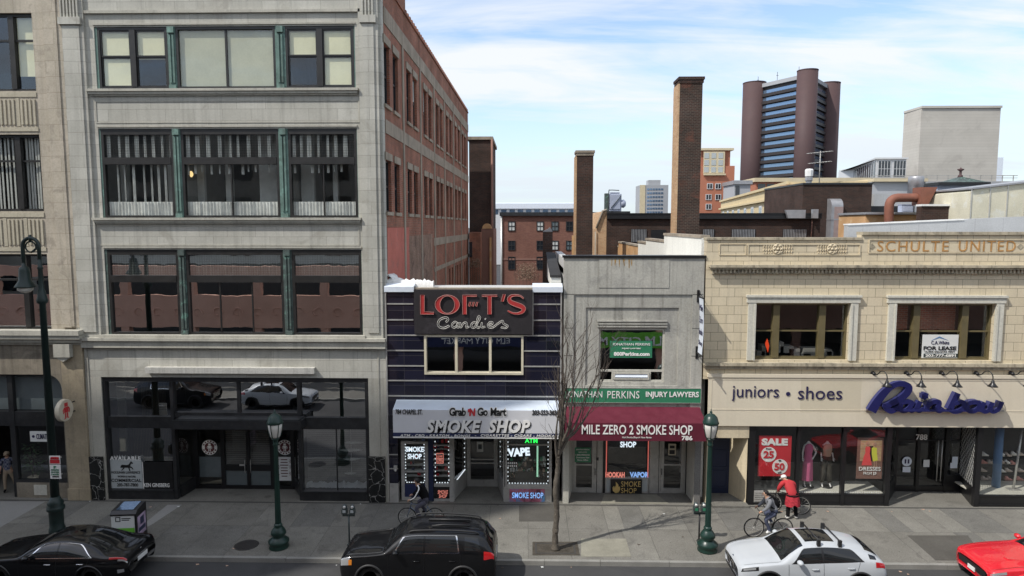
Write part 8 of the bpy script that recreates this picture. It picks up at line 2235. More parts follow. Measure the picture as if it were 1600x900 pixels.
for x in (1.5, 2.58, 3.66): SUV.seam('door_seam', SUV.line(x, .8, x, 3.0))
SUV.seam('door_seam', SUV.line(1.5, .8, 3.66, .8)); SUV.seam('bonnet_seam', SUV.line(.2, 4.6, 1.32, 4.6))
SUV.patch('headlight', 'clear_lens', .05, .34, 2.3, 3.1, .006, nx=10); SUV.patch('indicator', 'amber_lens', .30, .40, 2.3, 2.7, .008, nx=4); SUV.patch('tail_light', 'red_lens', 4.36, 4.66, 2.55, 3.15, .008, nx=10)
SUV.patch('door_moulding', 'chrome', 1.62, 3.5, .95, 1.05, .006); SUV.mirror(1.72, 'car_black'); SUV.handle(2.35, 'car_black'); SUV.handle(3.42, 'car_black')
for sd_ in (-1, 1):
 mb = MB(); mb.tube(smooth([SUV.S(2.1, 5.1, .0, sd_), SUV.S(2.25, 5.1, .06, sd_), SUV.S(3.1, 5.1, .07, sd_), SUV.S(4.0, 5.1, .06, sd_), SUV.S(4.2, 5.1, 0, sd_)], 5), .024, 7); mb.build('roof_rail', 'black_plastic', SUV.o)
mb = MB()
for k in range(5): mb.box(-.015, .02, -.42, .42, .56 + k * .055, .58 + k * .055)
mb.build('grille', 'chrome', SUV.o)
mb = MB(); mb.box(4.695, 4.722, -.26, .26, .78, .90); mb.build('number_plate', 'letter_white', SUV.o)
mb = MB(); mb.tube([(2.75, -.35, 1.70), (3.1, -.30, 1.72), (3.9, -.30, 1.70)], .03, 6); mb.tube([(2.6, .1, 1.71), (3.9, .1, 1.70)], .03, 6); mb.build('roof_rack_strap', 'black_plastic', SUV.o)
SUV.sc = (1.06, 1.05, 1.15); SUV.place()
# black saloon, its front cut off by the frame
sal = [(0, .38, .66, .62, .62, .66, .50, .68), (.08, .24, .80, .70, .76, .73, .64, .75), (.5, .19, .89, .80, .84, .83, .74, .86), (1.1, .18, .915, .88, .865, .91, .77, .95), (1.5, .18, .92, .91, .875, .95, .80, .99), (1.9, .18, .92, .92, .87, 1.18, .71, 1.22), (2.4, .18, .92, .93, .865, 1.35, .62, 1.40),
       (2.9, .18, .92, .94, .86, 1.38, .60, 1.44), (3.4, .18, .92, .95, .86, 1.33, .60, 1.40), (3.85, .19, .92, .965, .85, 1.20, .62, 1.27), (4.25, .2, .915, .98, .83, 1.03, .70, 1.10), (4.5, .22, .89, .99, .81, 1.01, .70, 1.05), (4.75, .27, .85, .97, .77, .99, .64, 1.02), (4.86, .36, .79, .86, .71, .90, .56, .92), (4.89, .46, .74, .74, .66, .78, .5, .8)]
rx = P(204, 860, -6.4).x
SAL = Car(sal, 'parked_car', 'black saloon car with silver window trim parked at the lower left corner', 'car_black', (rx - 4.89 * 1.06, -5.76, cz), .335, (.92, 3.75), .72, 'car_black')
SAL.patch('window_trim', 'chrome', 1.78, 3.84, 3.04, 4.03, .002, nx=40, x0b=2.26, x1b=3.40); SAL.patch('door_pillar', 'car_black', 2.70, 2.80, 3.08, 3.98, .0035, nx=3)
SAL.patch('side_window', 'car_glass', 1.84, 2.72, 3.08, 3.98, .005, x0b=2.30); SAL.patch('side_window', 'car_glass', 2.78, 3.80, 3.08, 3.98, .005, x1b=3.36)
SAL.across('windscreen', 'car_glass', 1.55, 2.36, 5.05, .004); SAL.across('rear_window', 'car_glass', 3.42, 4.2, 5.1, .004)
for x in (1.6, 2.75): SAL.seam('door_seam', SAL.line(x, .7, x, 3.0))
SAL.seam('door_seam', SAL.line(3.62, 1.6, 3.75, 3.0)); SAL.seam('boot_seam', SAL.line(4.28, 4.7, 4.7, 4.7)); SAL.handle(2.5, 'chrome'); SAL.handle(3.5, 'chrome'); SAL.mirror(1.9, 'car_black')
SAL.patch('tail_light', 'red_lens', 4.36, 4.84, 2.72, 2.98, .007, nx=12); SAL.patch('tail_light_strip', 'clear_lens', 4.62, 4.86, 2.55, 2.70, .007, nx=12); SAL.patch('fog_lens', 'clear_lens', 4.62, 4.80, 1.6, 1.9, .006, nx=8)
mb = MB(); mb.box(4.875, 4.902, -.26, .26, .60, .73); mb.build('number_plate', 'letter_white', SAL.o)
mb = MB(); mb.lathe([(.05, -.004), (.065, -.004), (.065, .004), (.05, .004)], (4.86, 0, .86), 16, 'x', smooth=False); mb.build('badge', 'chrome', SAL.o)
mb = MB(); mb.prism([(2.9, 1.43), (3.12, 1.42), (3.14, 1.50)], 'y', -.02, .02); mb.build('aerial_fin', 'car_black', SAL.o)
SAL.place()
# white crossover
x2 = [(0, .40, .66, .70, .62, .74, .52, .76), (.07, .28, .78, .78, .74, .82, .64, .85), (.35, .23, .87, .87, .83, .91, .74, .95), (.85, .21, .905, .94, .87, .98, .78, 1.02), (1.2, .21, .91, .98, .88, 1.02, .80, 1.07), (1.55, .21, .91, .99, .88, 1.24, .74, 1.30), (1.95, .21, .91, 1.0, .88, 1.43, .66, 1.49),
      (2.5, .21, .91, 1.02, .87, 1.46, .64, 1.525), (3.1, .21, .91, 1.04, .865, 1.42, .62, 1.49), (3.6, .22, .905, 1.06, .85, 1.33, .61, 1.41), (3.95, .25, .89, 1.06, .83, 1.22, .62, 1.29), (4.18, .30, .86, 1.02, .79, 1.09, .66, 1.13), (4.31, .37, .82, .92, .74, .97, .6, .99), (4.36, .46, .76, .78, .68, .82, .52, .84)]
WX = Car(x2, 'parked_car', 'white crossover car with black roof bars and a dark sunroof parked at the kerb', 'car_white', carloc(1153, 850, -5.70), .35, (.85, 3.52), .71)
WX.patch('window_trim', 'frame_black', 1.50, 3.66, 3.03, 4.03, .002, nx=40, x0b=1.92, x1b=3.30)
WX.patch('side_window', 'car_glass', 1.60, 2.42, 3.10, 3.98, .005, x0b=1.96); WX.patch('side_window', 'car_glass', 2.48, 3.56, 3.10, 3.98, .005, x1b=3.26)
WX.across('windscreen', 'car_glass', 1.24, 1.92, 5.02, .004); WX.across('rear_window', 'car_glass', 3.78, 4.14, 5.2, .004); WX.across('sunroof', 'car_glass', 2.05, 2.92, 5.75, .004)
for x in (1.42, 2.45): WX.seam('door_seam', WX.line(x, .8, x, 3.0), .005, 'meter_grey')
WX.seam('door_seam', WX.line(3.38, 1.8, 3.52, 3.0), .005, 'meter_grey'); WX.seam('bonnet_seam', WX.line(.16, 4.2, 1.22, 4.4), .005, 'meter_grey')
WX.patch('headlight', 'frame_black', .06, .54, 2.5, 2.92, .006, nx=14, x0b=.1); WX.patch('headlight_lens', 'clear_lens', .12, .46, 2.6, 2.85, .010, nx=12); WX.patch('tail_light', 'red_lens', 3.98, 4.27, 2.5, 3.0, .007, nx=12); WX.patch('bumper_trim', 'black_plastic', .03, .6, .4, 1.2, .005, nx=14); WX.patch('sill_trim', 'black_plastic', 1.1, 3.2, .3, 1.0, .005, nx=14)
WX.patch('quarter_window', 'car_glass', 3.82, 4.02, 3.3, 3.8, .005, nx=8)
WX.mirror(1.68, 'car_white'); WX.handle(2.2, 'car_white'); WX.handle(3.25, 'car_white')
mb = MB()
for sg in (-1, 1):
 mb.prism([(sg * .06, .50), (sg * .32, .52), (sg * .36, .60), (sg * .30, .70), (sg * .08, .72), (sg * .04, .62)][::1], 'x', -.02, .03)
mb.build('grille', 'frame_black', WX.o)
mb = MB()
for sg in (-1, 1):
 loop = [(-.018, sg * a, z) for a, z in ((.06, .50), (.32, .52), (.36, .60), (.30, .70), (.08, .72), (.04, .62))]; mb.tube(loop, .014, 5, closed=True)
mb.build('grille_surround', 'chrome', WX.o)
mb = MB(); mb.lathe([(0, -.01), (.05, -.01), (.05, .01), (0, .01)], (.05, 0, .80), 16, 'x', smooth=False); mb.build('badge', 'navy_panel', WX.o)
mb = MB(); mb.box(-.02, .04, -.5, .5, .38, .45); mb.build('bumper_intake', 'frame_black', WX.o)
for x in (2.38, 3.02):
 mb = MB(); a_, b_ = WX.S(x, 4.9, .04, -1), WX.S(x, 4.9, .04, 1); h_ = WX.S(x, 7, 0).z + .09
 mb.tube([(x, a_.y - .04, h_), (x, b_.y + .04, h_)], .022, 8)
 for q in (a_, b_): mb.box(x - .05, x + .05, q.y - .04, q.y + .04, q.z - .06, h_ + .02)
 mb.build('roof_bar', 'black_plastic', WX.o)
WX.place()
# red coupe, cut by the right edge
mus = [(0, .36, .70, .68, .66, .72, .54, .74), (.05, .24, .84, .76, .80, .79, .68, .82), (.3, .19, .90, .84, .86, .87, .78, .90), (.9, .18, .94, .92, .89, .95, .80, .99), (1.5, .18, .955, .96, .90, .99, .82, 1.03), (1.75, .18, .955, .97, .90, 1.02, .82, 1.06), (2.15, .18, .955, .97, .89, 1.24, .68, 1.28), (2.6, .18, .955, .98, .88, 1.33, .58, 1.38), (3.2, .18, .955, 1.0, .88, 1.28, .58, 1.34), (3.9, .2, .95, 1.02, .88, 1.10, .66, 1.14), (4.5, .26, .90, 1.0, .82, 1.03, .68, 1.05), (4.78, .4, .82, .86, .74, .9, .6, .92)]
MU = Car(mus, 'parked_car', 'bright red coupe with a black grille cut off by the right edge', 'car_red', carloc(1541, 860, -5.74), .35, (.95, 3.67), .74, 'car_red')
MU.patch('side_window', 'car_glass', 2.0, 3.2, 3.08, 3.98, .005, x0b=2.45); MU.across('windscreen', 'car_glass', 1.78, 2.55, 5.02, .004); MU.across('rear_window', 'car_glass', 3.3, 4.0, 5.1, .004)
MU.patch('headlight', 'clear_lens', .03, .42, 2.55, 2.85, .006, nx=10); MU.seam('bonnet_seam', MU.line(.1, 4.3, 1.7, 4.4), .006); MU.mirror(2.05, 'car_red'); MU.seam('door_seam', MU.line(1.9, .8, 1.9, 3.0))
mb = MB(); mb.box(-.012, .03, -.62, .62, .50, .68); mb.build('grille', 'frame_black', MU.o)
mb = MB(); mb.box(-.03, -.013, -.16, .16, .46, .58); mb.build('number_plate', 'letter_white', MU.o)
mb = MB()
for sg in (-1, 1): mb.prism([(.75, sg * .25), (1.1, sg * .30), (1.1, sg * .42), (.8, sg * .40)][::sg], 'z', MU.S(.95, 6, 0).z - .05, MU.S(.95, 6, 0).z + .012)
mb.build('bonnet_vent', 'car_red', MU.o)
MU.place()
o = dup(WX.o, 'white crossover car parked across the street, reflected in the dark limestone shop front', (-13.6, -14.9, cz), PI)
o = dup(SUV.o, 'black sport utility car parked across the street behind the reflected white one', (-20.0, -14.9, cz), PI)
# ================================================================== BICYCLES, PEOPLE
def bicycle(label, col, loc, rz=0.0, R_=.345):
 """faces -x; local origin on the ground midway between the wheels"""
 o = thing('bicycle', label, 'bicycle', (0, 0, 0))
 F, B_, BBK, ST, HD = Vector((-.53, 0, R_)), Vector((.53, 0, R_)), Vector((.10, 0, .28)), Vector((.30, 0, .90)), Vector((-.36, 0, .90))
 for c in (F, B_):
  mb = MB(); mb.tube([(c.x + R_ * math.cos(t * PI / 18), 0, c.z + R_ * math.sin(t * PI / 18)) for t in range(36)], .02, 6, closed=True); wh = mb.build('wheel', 'rubber', o)
  mb = MB(); mb.tube([(c.x + (R_ - .03) * math.cos(t * PI / 18), 0, c.z + (R_ - .03) * math.sin(t * PI / 18)) for t in range(36)], .010, 5, closed=True); mb.build('rim', 'aluminium', wh)
  mb = MB()
  for k in range(14): a = 2 * PI * k / 14; mb.tube([(c.x, .03 * (-1) ** k, c.z), (c.x + (R_ - .03) * math.cos(a), 0, c.z + (R_ - .03) * math.sin(a))], .0022, 3)
  mb.tube([(c.x, -.06, c.z), (c.x, .06, c.z)], .02, 8); mb.build('spokes', 'aluminium', wh)
 mb = MB(); hd0 = Vector((-.40, 0, .74))
 for a, b, r_ in ((BBK, ST - Vector((.03, 0, .1)), .017), (BBK, hd0, .02), (ST - Vector((.02, 0, .14)), hd0 + Vector((.03, 0, .12)), .017), (hd0 + Vector((.05, 0, .2)), hd0 - Vector((.02, 0, .06)), .022)): mb.tube([a, b], r_, 8)
 for sg in (-1, 1):
  mb.tube([BBK + Vector((0, .03 * sg, 0)), B_ + Vector((0, .06 * sg, 0))], .011, 6); mb.tube([ST + Vector((-.04, .02 * sg, -.16)), B_ + Vector((0, .06 * sg, 0))], .010, 6); mb.tube([hd0 + Vector((-.02, .04 * sg, -.06)), F + Vector((0, .05 * sg, 0))], .013, 6)
 mb.build('frame', col, o)
 mb = MB(); mb.tube([hd0 + Vector((.05, 0, .2)), HD + Vector((.02, 0, .1))], .014, 6); mb.tube(smooth([HD + Vector((.10, -.27, .13)), HD + Vector((-.02, -.22, .14)), HD + Vector((.0, 0, .1)), HD + Vector((-.02, .22, .14)), HD + Vector((.10, .27, .13))], 5), .014, 6); mb.build('handlebar', 'black_plastic', o)
 mb = MB(); mb.tube([ST - Vector((.03, 0, .1)), ST + Vector((0, 0, .02))], .014, 6); mb.ball((ST.x + .03, 0, ST.z + .05), .15, .075, .035, 12, 6); mb.build('saddle', 'black_plastic', o)
 mb = MB(); mb.lathe([(.0, -.012), (.09, -.012), (.09, .012), (0, .012)], (BBK.x, -.05, BBK.z), 20, 'y', smooth=False)
 mb.tube([BBK + Vector((0, -.06, 0)), BBK + Vector((-.09, -.07, -.14))], .012, 6); mb.tube([BBK + Vector((0, .06, 0)), BBK + Vector((.09, .07, .14))], .012, 6)
 mb.box(BBK.x - .14, BBK.x - .04, -.15, -.07, BBK.z - .155, BBK.z - .13); mb.box(BBK.x + .04, BBK.x + .14, .07, .15, BBK.z + .13, BBK.z + .155); mb.tube([(BBK.x, -.055, BBK.z + .085), (B_.x, -.055, B_.z + .035)], .005, 4); mb.tube([(BBK.x, -.055, BBK.z - .085), (B_.x, -.055, B_.z - .035)], .005, 4); mb.build('crank', 'meter_grey', o)
 o.location = loc; o.rotation_euler = (0, 0, rz); return o
def hand(mb, w, d, n, m, curl=1.0, k=1.0):
 """palm and five separate bent fingers from wrist w along d; n = way the fingers curl"""
 d = Vector(d).normalized(); n = Vector(n); n = (n - d * n.dot(d)).normalized(); s_ = d.cross(n); w = Vector(w); mb.mi = m
 mb.tube([w - d * .02, w + d * .03, w + d * .085], [.026 * k, .036 * k, .034 * k], 8)
 for i, (L, o) in enumerate(((.062, -.03), (.075, -.011), (.07, .009), (.052, .028))):
  a = w + d * .075 + s_ * o * k; b = a + (d * .8 + n * .35 * curl).normalized() * L * .5; c = b + (d * (.6 - .5 * curl) + n * .9 * curl).normalized() * L * .4; e = c + (n * curl - d * .35 * curl + d * .2).normalized() * L * .3
  mb.tube([a, b, c, e], [.0105 * k, .010 * k, .009 * k, .007 * k], 6)
 a = w + d * .02 - s_ * .028 * k; mb.tube([a, a + (d * .6 - s_ * .7 + n * .3).normalized() * .035, a + (d * .8 - s_ * .3 + n * .7).normalized() * .066], [.013 * k, .0115 * k, .009 * k], 6)
def figure(label, nodes, edges, mats, loc, rz, hands=(), root='pelvis', cat='person', name='person', face=True, look=(-1, 0, 0), hairm='hair', hair_len=.0):
 keys = list(nodes); idx = {k: i for i, k in enumerate(keys)}
 me = bpy.data.meshes.new('person'); me.from_pydata([nodes[k][:3] for k in keys], [(idx[a], idx[b]) for a, b, _ in edges], [])
 ob = bpy.data.objects.new('person', me); C.objects.link(ob)
 sk = ob.modifiers.new('skin', 'SKIN'); sk.use_smooth_shade = True
 for i, k in enumerate(keys):
  sv = me.skin_vertices[0].data[i]; r_ = nodes[k][3]; sv.radius = r_ if isinstance(r_, tuple) else (r_, r_); sv.use_root = (k == root)
 ss = ob.modifiers.new('subsurf', 'SUBSURF'); ss.levels = 2; ss.render_levels = 2
 bpy.context.view_layer.update()
 m2 = bpy.data.meshes.new_from_object(ob.evaluated_get(bpy.context.evaluated_depsgraph_get()))
 bpy.data.objects.remove(ob)
 mb = MB(); mb.smooth = True
 seg_ = [(Vector(nodes[a][:3]), Vector(nodes[b][:3]), mats.index(m)) for a, b, m in edges]
 vs = [v.co.copy() for v in m2.vertices]
 mb.v = [tuple(v) for v in vs]
 for pl_ in m2.polygons:
  c = pl_.center; best = None
  for a, b, m in seg_:
   d = b - a; t = min(1, max(0, (c - a).dot(d) / max(d.length_squared, 1e-9))); q = (c - a - d * t).length
   if best is None or q < best[0]: best = (q, m)
  mb.f.append(list(pl_.vertices)); mb.m.append(best[1]); mb.sm.append(True)
 for h in hands: hand(mb, *h)
 hd_ = Vector(nodes['head'][:3]); lk = Vector(look).normalized(); up = (Vector(nodes['crown'][:3]) - hd_).normalized(); lk = (lk - up * lk.dot(up)).normalized(); sd_ = lk.cross(up)
 if face:
  mi = mats.index('skin'); mb.mi = mi
  mb.ball(tuple(hd_ + lk * .105 + up * .0), .018, .018, .026, 8, 6)
  for s_ in (-1, 1): mb.ball(tuple(hd_ + sd_ * s_ * .088 + up * .005), .018, .012, .03, 8, 6)
 o = mb.build(name, list(mats), None)
 if face:
  e = MB()
  for s_ in (-1, 1): e.ball(tuple(hd_ + lk * .086 + sd_ * s_ * .034 + up * .022), .011, .011, .009, 8, 6)
  e.build('eyes', 'hair', o)
  e = MB(); e.ball(tuple(hd_ + lk * .086 - up * .045), .012, .026, .007, 8, 6); e.build('mouth', 'stucco_red', o)
 if hairm:
  e = MB(); e.smooth = True
  rr = Matrix((lk, sd_, up)).transposed()
  b0 = len(e.v); e.ball((0, 0, 0), .112, .098, .115, 16, 10)
  for i in range(len(e.v)):
   q = Vector(e.v[i]); f = 1 + .05 * math.sin(q.x * 90) * math.cos(q.y * 80 + q.z * 70); q = q * f
   if q.z < -.01 and q.x > -.02: q = q * .55
   if q.x > .06 and q.z < .045: q.x *= .55
   if q.z < -.06: q.z = -.06 - hair_len * (.5 if q.x < 0 else 0)
   e.v[i] = tuple(hd_ + up * .035 - lk * .014 + rr @ q)
  e.build('hair', hairm, o)
 tag(o, label, cat); o.location = loc; o.rotation_euler = (0, 0, rz); return o
def rider(sh, legs=0.0):
 """nodes of a cyclist facing -x (same frame as bicycle())"""
 nd = dict(pelvis=(.24, 0, 1.0, (.16, .175)), waist=(.14, 0, 1.17, (.16, .18)), chest=(.02, 0, 1.36, (.17, .20)), neckb=(-.08, 0, 1.49, .08), neck=(-.12, 0, 1.555, .055), head=(-.155, 0, 1.65, .088), crown=(-.155, 0, 1.745, .07), chin=(-.195, 0, 1.60, .055))
 ed = [('pelvis', 'waist', sh), ('waist', 'chest', sh), ('chest', 'neckb', sh), ('neckb', 'neck', 'skin'), ('neck', 'head', 'skin'), ('head', 'crown', 'skin'), ('head', 'chin', 'skin')]
 return nd, ed
def add_limbs(nd, ed, sleeve, leg, shoe, knees):
 for s_, sg in (('l', -1), ('r', 1)):
  nd['sh' + s_] = (-.02, .20 * sg, 1.43, .092); nd['el' + s_] = (-.17, .26 * sg, 1.20, .068); nd['wr' + s_] = (-.335, .235 * sg, 1.075, .045)
  ed += [('neckb', 'sh' + s_, sleeve), ('sh' + s_, 'el' + s_, sleeve), ('el' + s_, 'wr' + s_, sleeve)]
  kx, kz, ax, az = knees[s_]
  nd['hp' + s_] = (.2, .09 * sg, .96, .11); nd['kn' + s_] = (kx, .11 * sg, kz, .08); nd['an' + s_] = (ax, .10 * sg, az, .055); nd['to' + s_] = (ax - .15, .105 * sg, az - .07, .036); nd['he' + s_] = (ax + .03, .10 * sg, az - .06, .036)
  ed += [('pelvis', 'hp' + s_, leg), ('hp' + s_, 'kn' + s_, leg), ('kn' + s_, 'an' + s_, leg), ('an' + s_, 'to' + s_, shoe), ('an' + s_, 'he' + s_, shoe)]
kn = {'l': (-.16, .72, .03, .27), 'r': (-.12, .88, .17, .54)}
hs_ = [((-.34, sg * .235, 1.075), (-.85, .0, -.3), (.2, 0, -1), 1, 1.1, 1.0) for sg in (-1, 1)]
# rider in black
g1 = G(658, 821)
bicycle('slim grey bicycle ridden by the cyclist in black', paint('grey_blue_frame', (.13, .16, .22), .3, metal=.4), (g1.x, g1.y, 0))
nd, ed = rider('cloth_black'); add_limbs(nd, ed, 'cloth_black', 'cloth_slate', 'cloth_black', kn)
mts = ['cloth_black', 'skin', 'cloth_slate']
c1 = figure('cyclist in a black jacket with a white sleeve stripe riding past the smoke shop', nd, ed, mts, (g1.x, g1.y, 0), 0, hs_, hair_len=.03)
mb = MB(); mb.tube(smooth([(-.08, -.13, 1.57), (-.02, -.265, 1.49), (-.09, -.315, 1.34), (-.17, -.332, 1.20), (-.25, -.31, 1.14), (-.33, -.285, 1.09)], 5), .022, 6); mb.build('sleeve_stripe', 'letter_white', c1); c1.scale = (1.07, 1.07, 1.07); c1.location.z = -.03
# rider in grey with a backpack
g2 = G(1200, 839)
bicycle('dark bicycle ridden by the cyclist in the grey top', 'frame_black', (g2.x, g2.y, 0), 0, .36)
nd, ed = rider('cloth_grey'); add_limbs(nd, ed, 'cloth_grey', 'cloth_denim', 'letter_white', kn)
c2 = figure('cyclist in a grey hooded top and jeans riding beside the white car', nd, ed, ['cloth_grey', 'skin', 'cloth_denim', 'letter_white'], (g2.x, g2.y, 0), 0, hs_)
mb = MB(); mb.lathe([(.06, -.03), (.10, .0), (.11, .05), (.08, .07)], (-.06, 0, 1.46), 12); mb.build('hood', 'cloth_grey', c2)
mb = MB(); b0 = 0
mb.ball((0, 0, 0), .12, .16, .24, 14, 10); mb.xf(Matrix.Translation((.23, 0, 1.33)) @ Matrix.Rotation(RAD(-32), 4, 'Y'))
BP = thing('backpack', 'black backpack on the back of the cyclist in grey', 'backpack', (g2.x, g2.y, 0))
ORG[BP.name] = Vector((0, 0, 0)); mb.build('bag', 'cloth_black', BP)
mb = MB()
for sg in (-1, 1): mb.tube(smooth([(.16, sg * .12, 1.52), (.02, sg * .13, 1.57), (-.10, sg * .14, 1.46), (-.06, sg * .16, 1.30), (.10, sg * .16, 1.17), (.22, sg * .12, 1.16)], 5), .022, 6)
mb.build('strap', 'cloth_black', BP)
# man in red, back to the street, bent over a bicycle
g3 = G(1237, 811)
nd = dict(pelvis=(0, 0, .95, (.20, .16)), waist=(-.02, .08, 1.10, (.21, .155)), chest=(-.05, .24, 1.27, (.24, .16)), neckb=(-.09, .38, 1.38, .085), neck=(-.12, .44, 1.41, .06), head=(-.16, .51, 1.44, .09), crown=(-.19, .57, 1.50, .07), chin=(-.19, .54, 1.37, .055))
ed = [('pelvis', 'waist', 'cloth_red'), ('waist', 'chest', 'cloth_red'), ('chest', 'neckb', 'cloth_red'), ('neckb', 'neck', 'skin'), ('neck', 'head', 'skin'), ('head', 'crown', 'skin'), ('head', 'chin', 'skin')]
for s_, sg in (('l', -1), ('r', 1)):
 nd['sh' + s_] = (sg * .23 - .06, .34, 1.32, .105); nd['el' + s_] = (sg * .31 - .08, .42, 1.06, .08); nd['wr' + s_] = (sg * .24 - .1, .58, .90, .05)
 ed += [('neckb', 'sh' + s_, 'cloth_red'), ('sh' + s_, 'el' + s_, 'cloth_red'), ('el' + s_, 'wr' + s_, 'cloth_red')]
 nd['hp' + s_] = (sg * .11, 0, .86, .11); nd['kn' + s_] = (sg * .14, .04, .48, .085); nd['an' + s_] = (sg * .16, -.02, .10, .07); nd['to' + s_] = (sg * .18, .14, .045, .045); nd['he' + s_] = (sg * .16, -.06, .05, .05)
 ed += [('pelvis', 'hp' + s_, 'cloth_black'), ('hp' + s_, 'kn' + s_, 'cloth_black'), ('kn' + s_, 'an' + s_, 'cloth_black'), ('an' + s_, 'to' + s_, 'letter_white'), ('an' + s_, 'he' + s_, 'letter_white')]
c3 = figure('man in a long red coat and white cap bending over a bicycle', nd, ed, ['cloth_red', 'skin', 'cloth_black', 'letter_white'], (g3.x, g3.y, 0), 0, [((sg * .24 - .1, .58, .90), (-sg * .1, .8, -.4), (0, .2, -1), 1, 1.0, 1.0) for sg in (-1, 1)], look=(-.3, .8, -.5), hairm=None)
mb = MB(); mb.smooth = True; v = []; n = 28
for zz, rx_, ry_, yo in ((1.02, .235, .19, .02), (.92, .25, .20, .0), (.75, .265, .215, -.01), (.56, .275, .235, -.02)):
 for j in range(n):
  a = 2 * PI * j / n; f = 1 + (.05 * math.sin(j * 1.7) if zz < .9 else 0); zq = zz + (.10 * max(0, 1 - abs((a - 1.5 * PI)) / .5) if zz < .6 else 0)
  v.append((rx_ * f * math.cos(a), yo + ry_ * f * math.sin(a), zq))
mb.add(v, [(i * n + j, i * n + (j + 1) % n, (i + 1) * n + (j + 1) % n, (i + 1) * n + j) for i in range(3) for j in range(n)]); mb.build('coat_skirt', surf('red_quilted_cloth', (.38, .03, .045), var=.3, nscale=9, fine=.4, local=True), c3)
mb = MB(); mb.lathe([(.25, 0), (.255, .03), (.25, .06)], (0, 0, 0), 24); mb.xf(Matrix.Translation((0, .01, .95)) @ Matrix.Diagonal((1, .82, 1, 1))); mb.build('belt', 'cloth_black', c3)
mb = MB(); mb.smooth = True; mb.lathe([(.108, -.02), (.112, .03), (.09, .09), (.045, .115), (0, .12)], (0, 0, 0), 18); mb.box(-.07, .07, .09, .2, -.02, -.005); mb.xf(Matrix.Translation((-.165, .52, 1.475)) @ Matrix.Rotation(RAD(-38), 4, 'X') @ Matrix.Rotation(RAD(20), 4, 'Z')); mb.build('cap', 'cloth_white', c3)
g4 = G(1228, 803)
bicycle('dark bicycle held by the man in the red coat, its back wheel showing beside him', 'frame_black', (g4.x + .05, g4.y + .12, 0), RAD(-14), .36)
# person in plaid in the left doorway
Yp = .75; px_ = XX(12, 730, Yp)
nd = dict(pelvis=(0, 0, .94, (.15, .11)), waist=(0, 0, 1.08, (.145, .105)), chest=(0, 0, 1.30, (.17, .115)), neckb=(0, 0, 1.46, .075), neck=(0, -.01, 1.52, .055), head=(0, -.02, 1.62, .088), crown=(0, -.02, 1.72, .07), chin=(0, -.06, 1.57, .055))
ed = [('pelvis', 'waist', 'plaid'), ('waist', 'chest', 'plaid'), ('chest', 'neckb', 'plaid'), ('neckb', 'neck', 'skin'), ('neck', 'head', 'skin'), ('head', 'crown', 'skin'), ('head', 'chin', 'skin')]
for s_, sg in (('l', -1), ('r', 1)):
 nd['sh' + s_] = (sg * .2, 0, 1.41, .075); nd['el' + s_] = (sg * .27, .02, 1.14, .055); nd['wr' + s_] = (sg * .24, -.15, .97, .038); nd['hp' + s_] = (sg * .1, 0, .86, .10); nd['kn' + s_] = (sg * .12 + (.06 if sg > 0 else 0), -.06 if sg < 0 else .06, .48, .07); nd['an' + s_] = (sg * .12 + (.1 if sg > 0 else 0), -.06 if sg < 0 else .12, .1, .05); nd['to' + s_] = (nd['an' + s_][0], nd['an' + s_][1] - .16, .04, .04)
 ed += [('neckb', 'sh' + s_, 'plaid'), ('sh' + s_, 'el' + s_, 'plaid'), ('el' + s_, 'wr' + s_, 'skin'), ('pelvis', 'hp' + s_, 'cloth_tan'), ('hp' + s_, 'kn' + s_, 'cloth_tan'), ('kn' + s_, 'an' + s_, 'cloth_tan'), ('an' + s_, 'to' + s_, 'cloth_black')]
c4_ = figure('person in a dark plaid shirt, tan trousers and cap in the left shop doorway', nd, ed, ['plaid', 'skin', 'cloth_tan', 'cloth_black'], (px_, Yp, .02), RAD(20), [((sg * .24, -.15, .97), (0, -.8, -.5), (-sg, 0, -.3), 1, .8, 1.0) for sg in (-1, 1)], look=(0, -1, 0))
mb = MB(); mb.lathe([(.105, 0), (.108, .04), (.08, .1), (0, .12)], (0, -.02, 1.66), 16); mb.box(-.07, .07, -.2, -.1, 1.66, 1.675); mb.build('cap', 'cloth_tan', c4_)
# pot plant behind the window of the stone block
p = P(52, 748, .7); PPl = thing('pot_plant', 'tall leafy pot plant in a pale pot behind the left shop window', 'plant', (p.x, .7, .35))
mb = MB(); mb.lathe([(.15, 0), (.21, .36), (.19, .36), (.18, .33), (0, .33)], (p.x, .7, .35), 16); mb.build('pot', 'cream_disc', PPl)
mb = MB(); mb.box(p.x - .3, p.x + .3, .45, .95, 0, .348); mb.build('stand', 'frame_black', PPl)
mb = MB(); rnd = random.Random(9)
for i in range(170):
 a = rnd.uniform(0, 2 * PI); zz = .75 + 1.35 * rnd.random(); rr = rnd.uniform(.08, .42) * (1.15 - .5 * abs(zz - 1.3)); q = Vector((p.x + rr * math.cos(a), .7 + rr * .6 * math.sin(a), .1 + zz)); d = Vector((math.cos(a), math.sin(a), rnd.uniform(-.7, .5))).normalized() * rnd.uniform(.12, .22); e = d.cross(Vector((0, 0, 1))).normalized() * .05
 mb.add([q, q + d * .5 + e, q + d, q + d * .5 - e], [(0, 1, 2, 3)])
mb.build('foliage', 'leaf', PPl)
mb = MB()
for k in range(4): mb.tube([(p.x, .7, .65), (p.x + .08 * (k - 1.5), .7, 1.5), (p.x + .15 * (k - 1.5), .72, 1.95)], .012, 5)
mb.build('stem', 'twig', PPl)
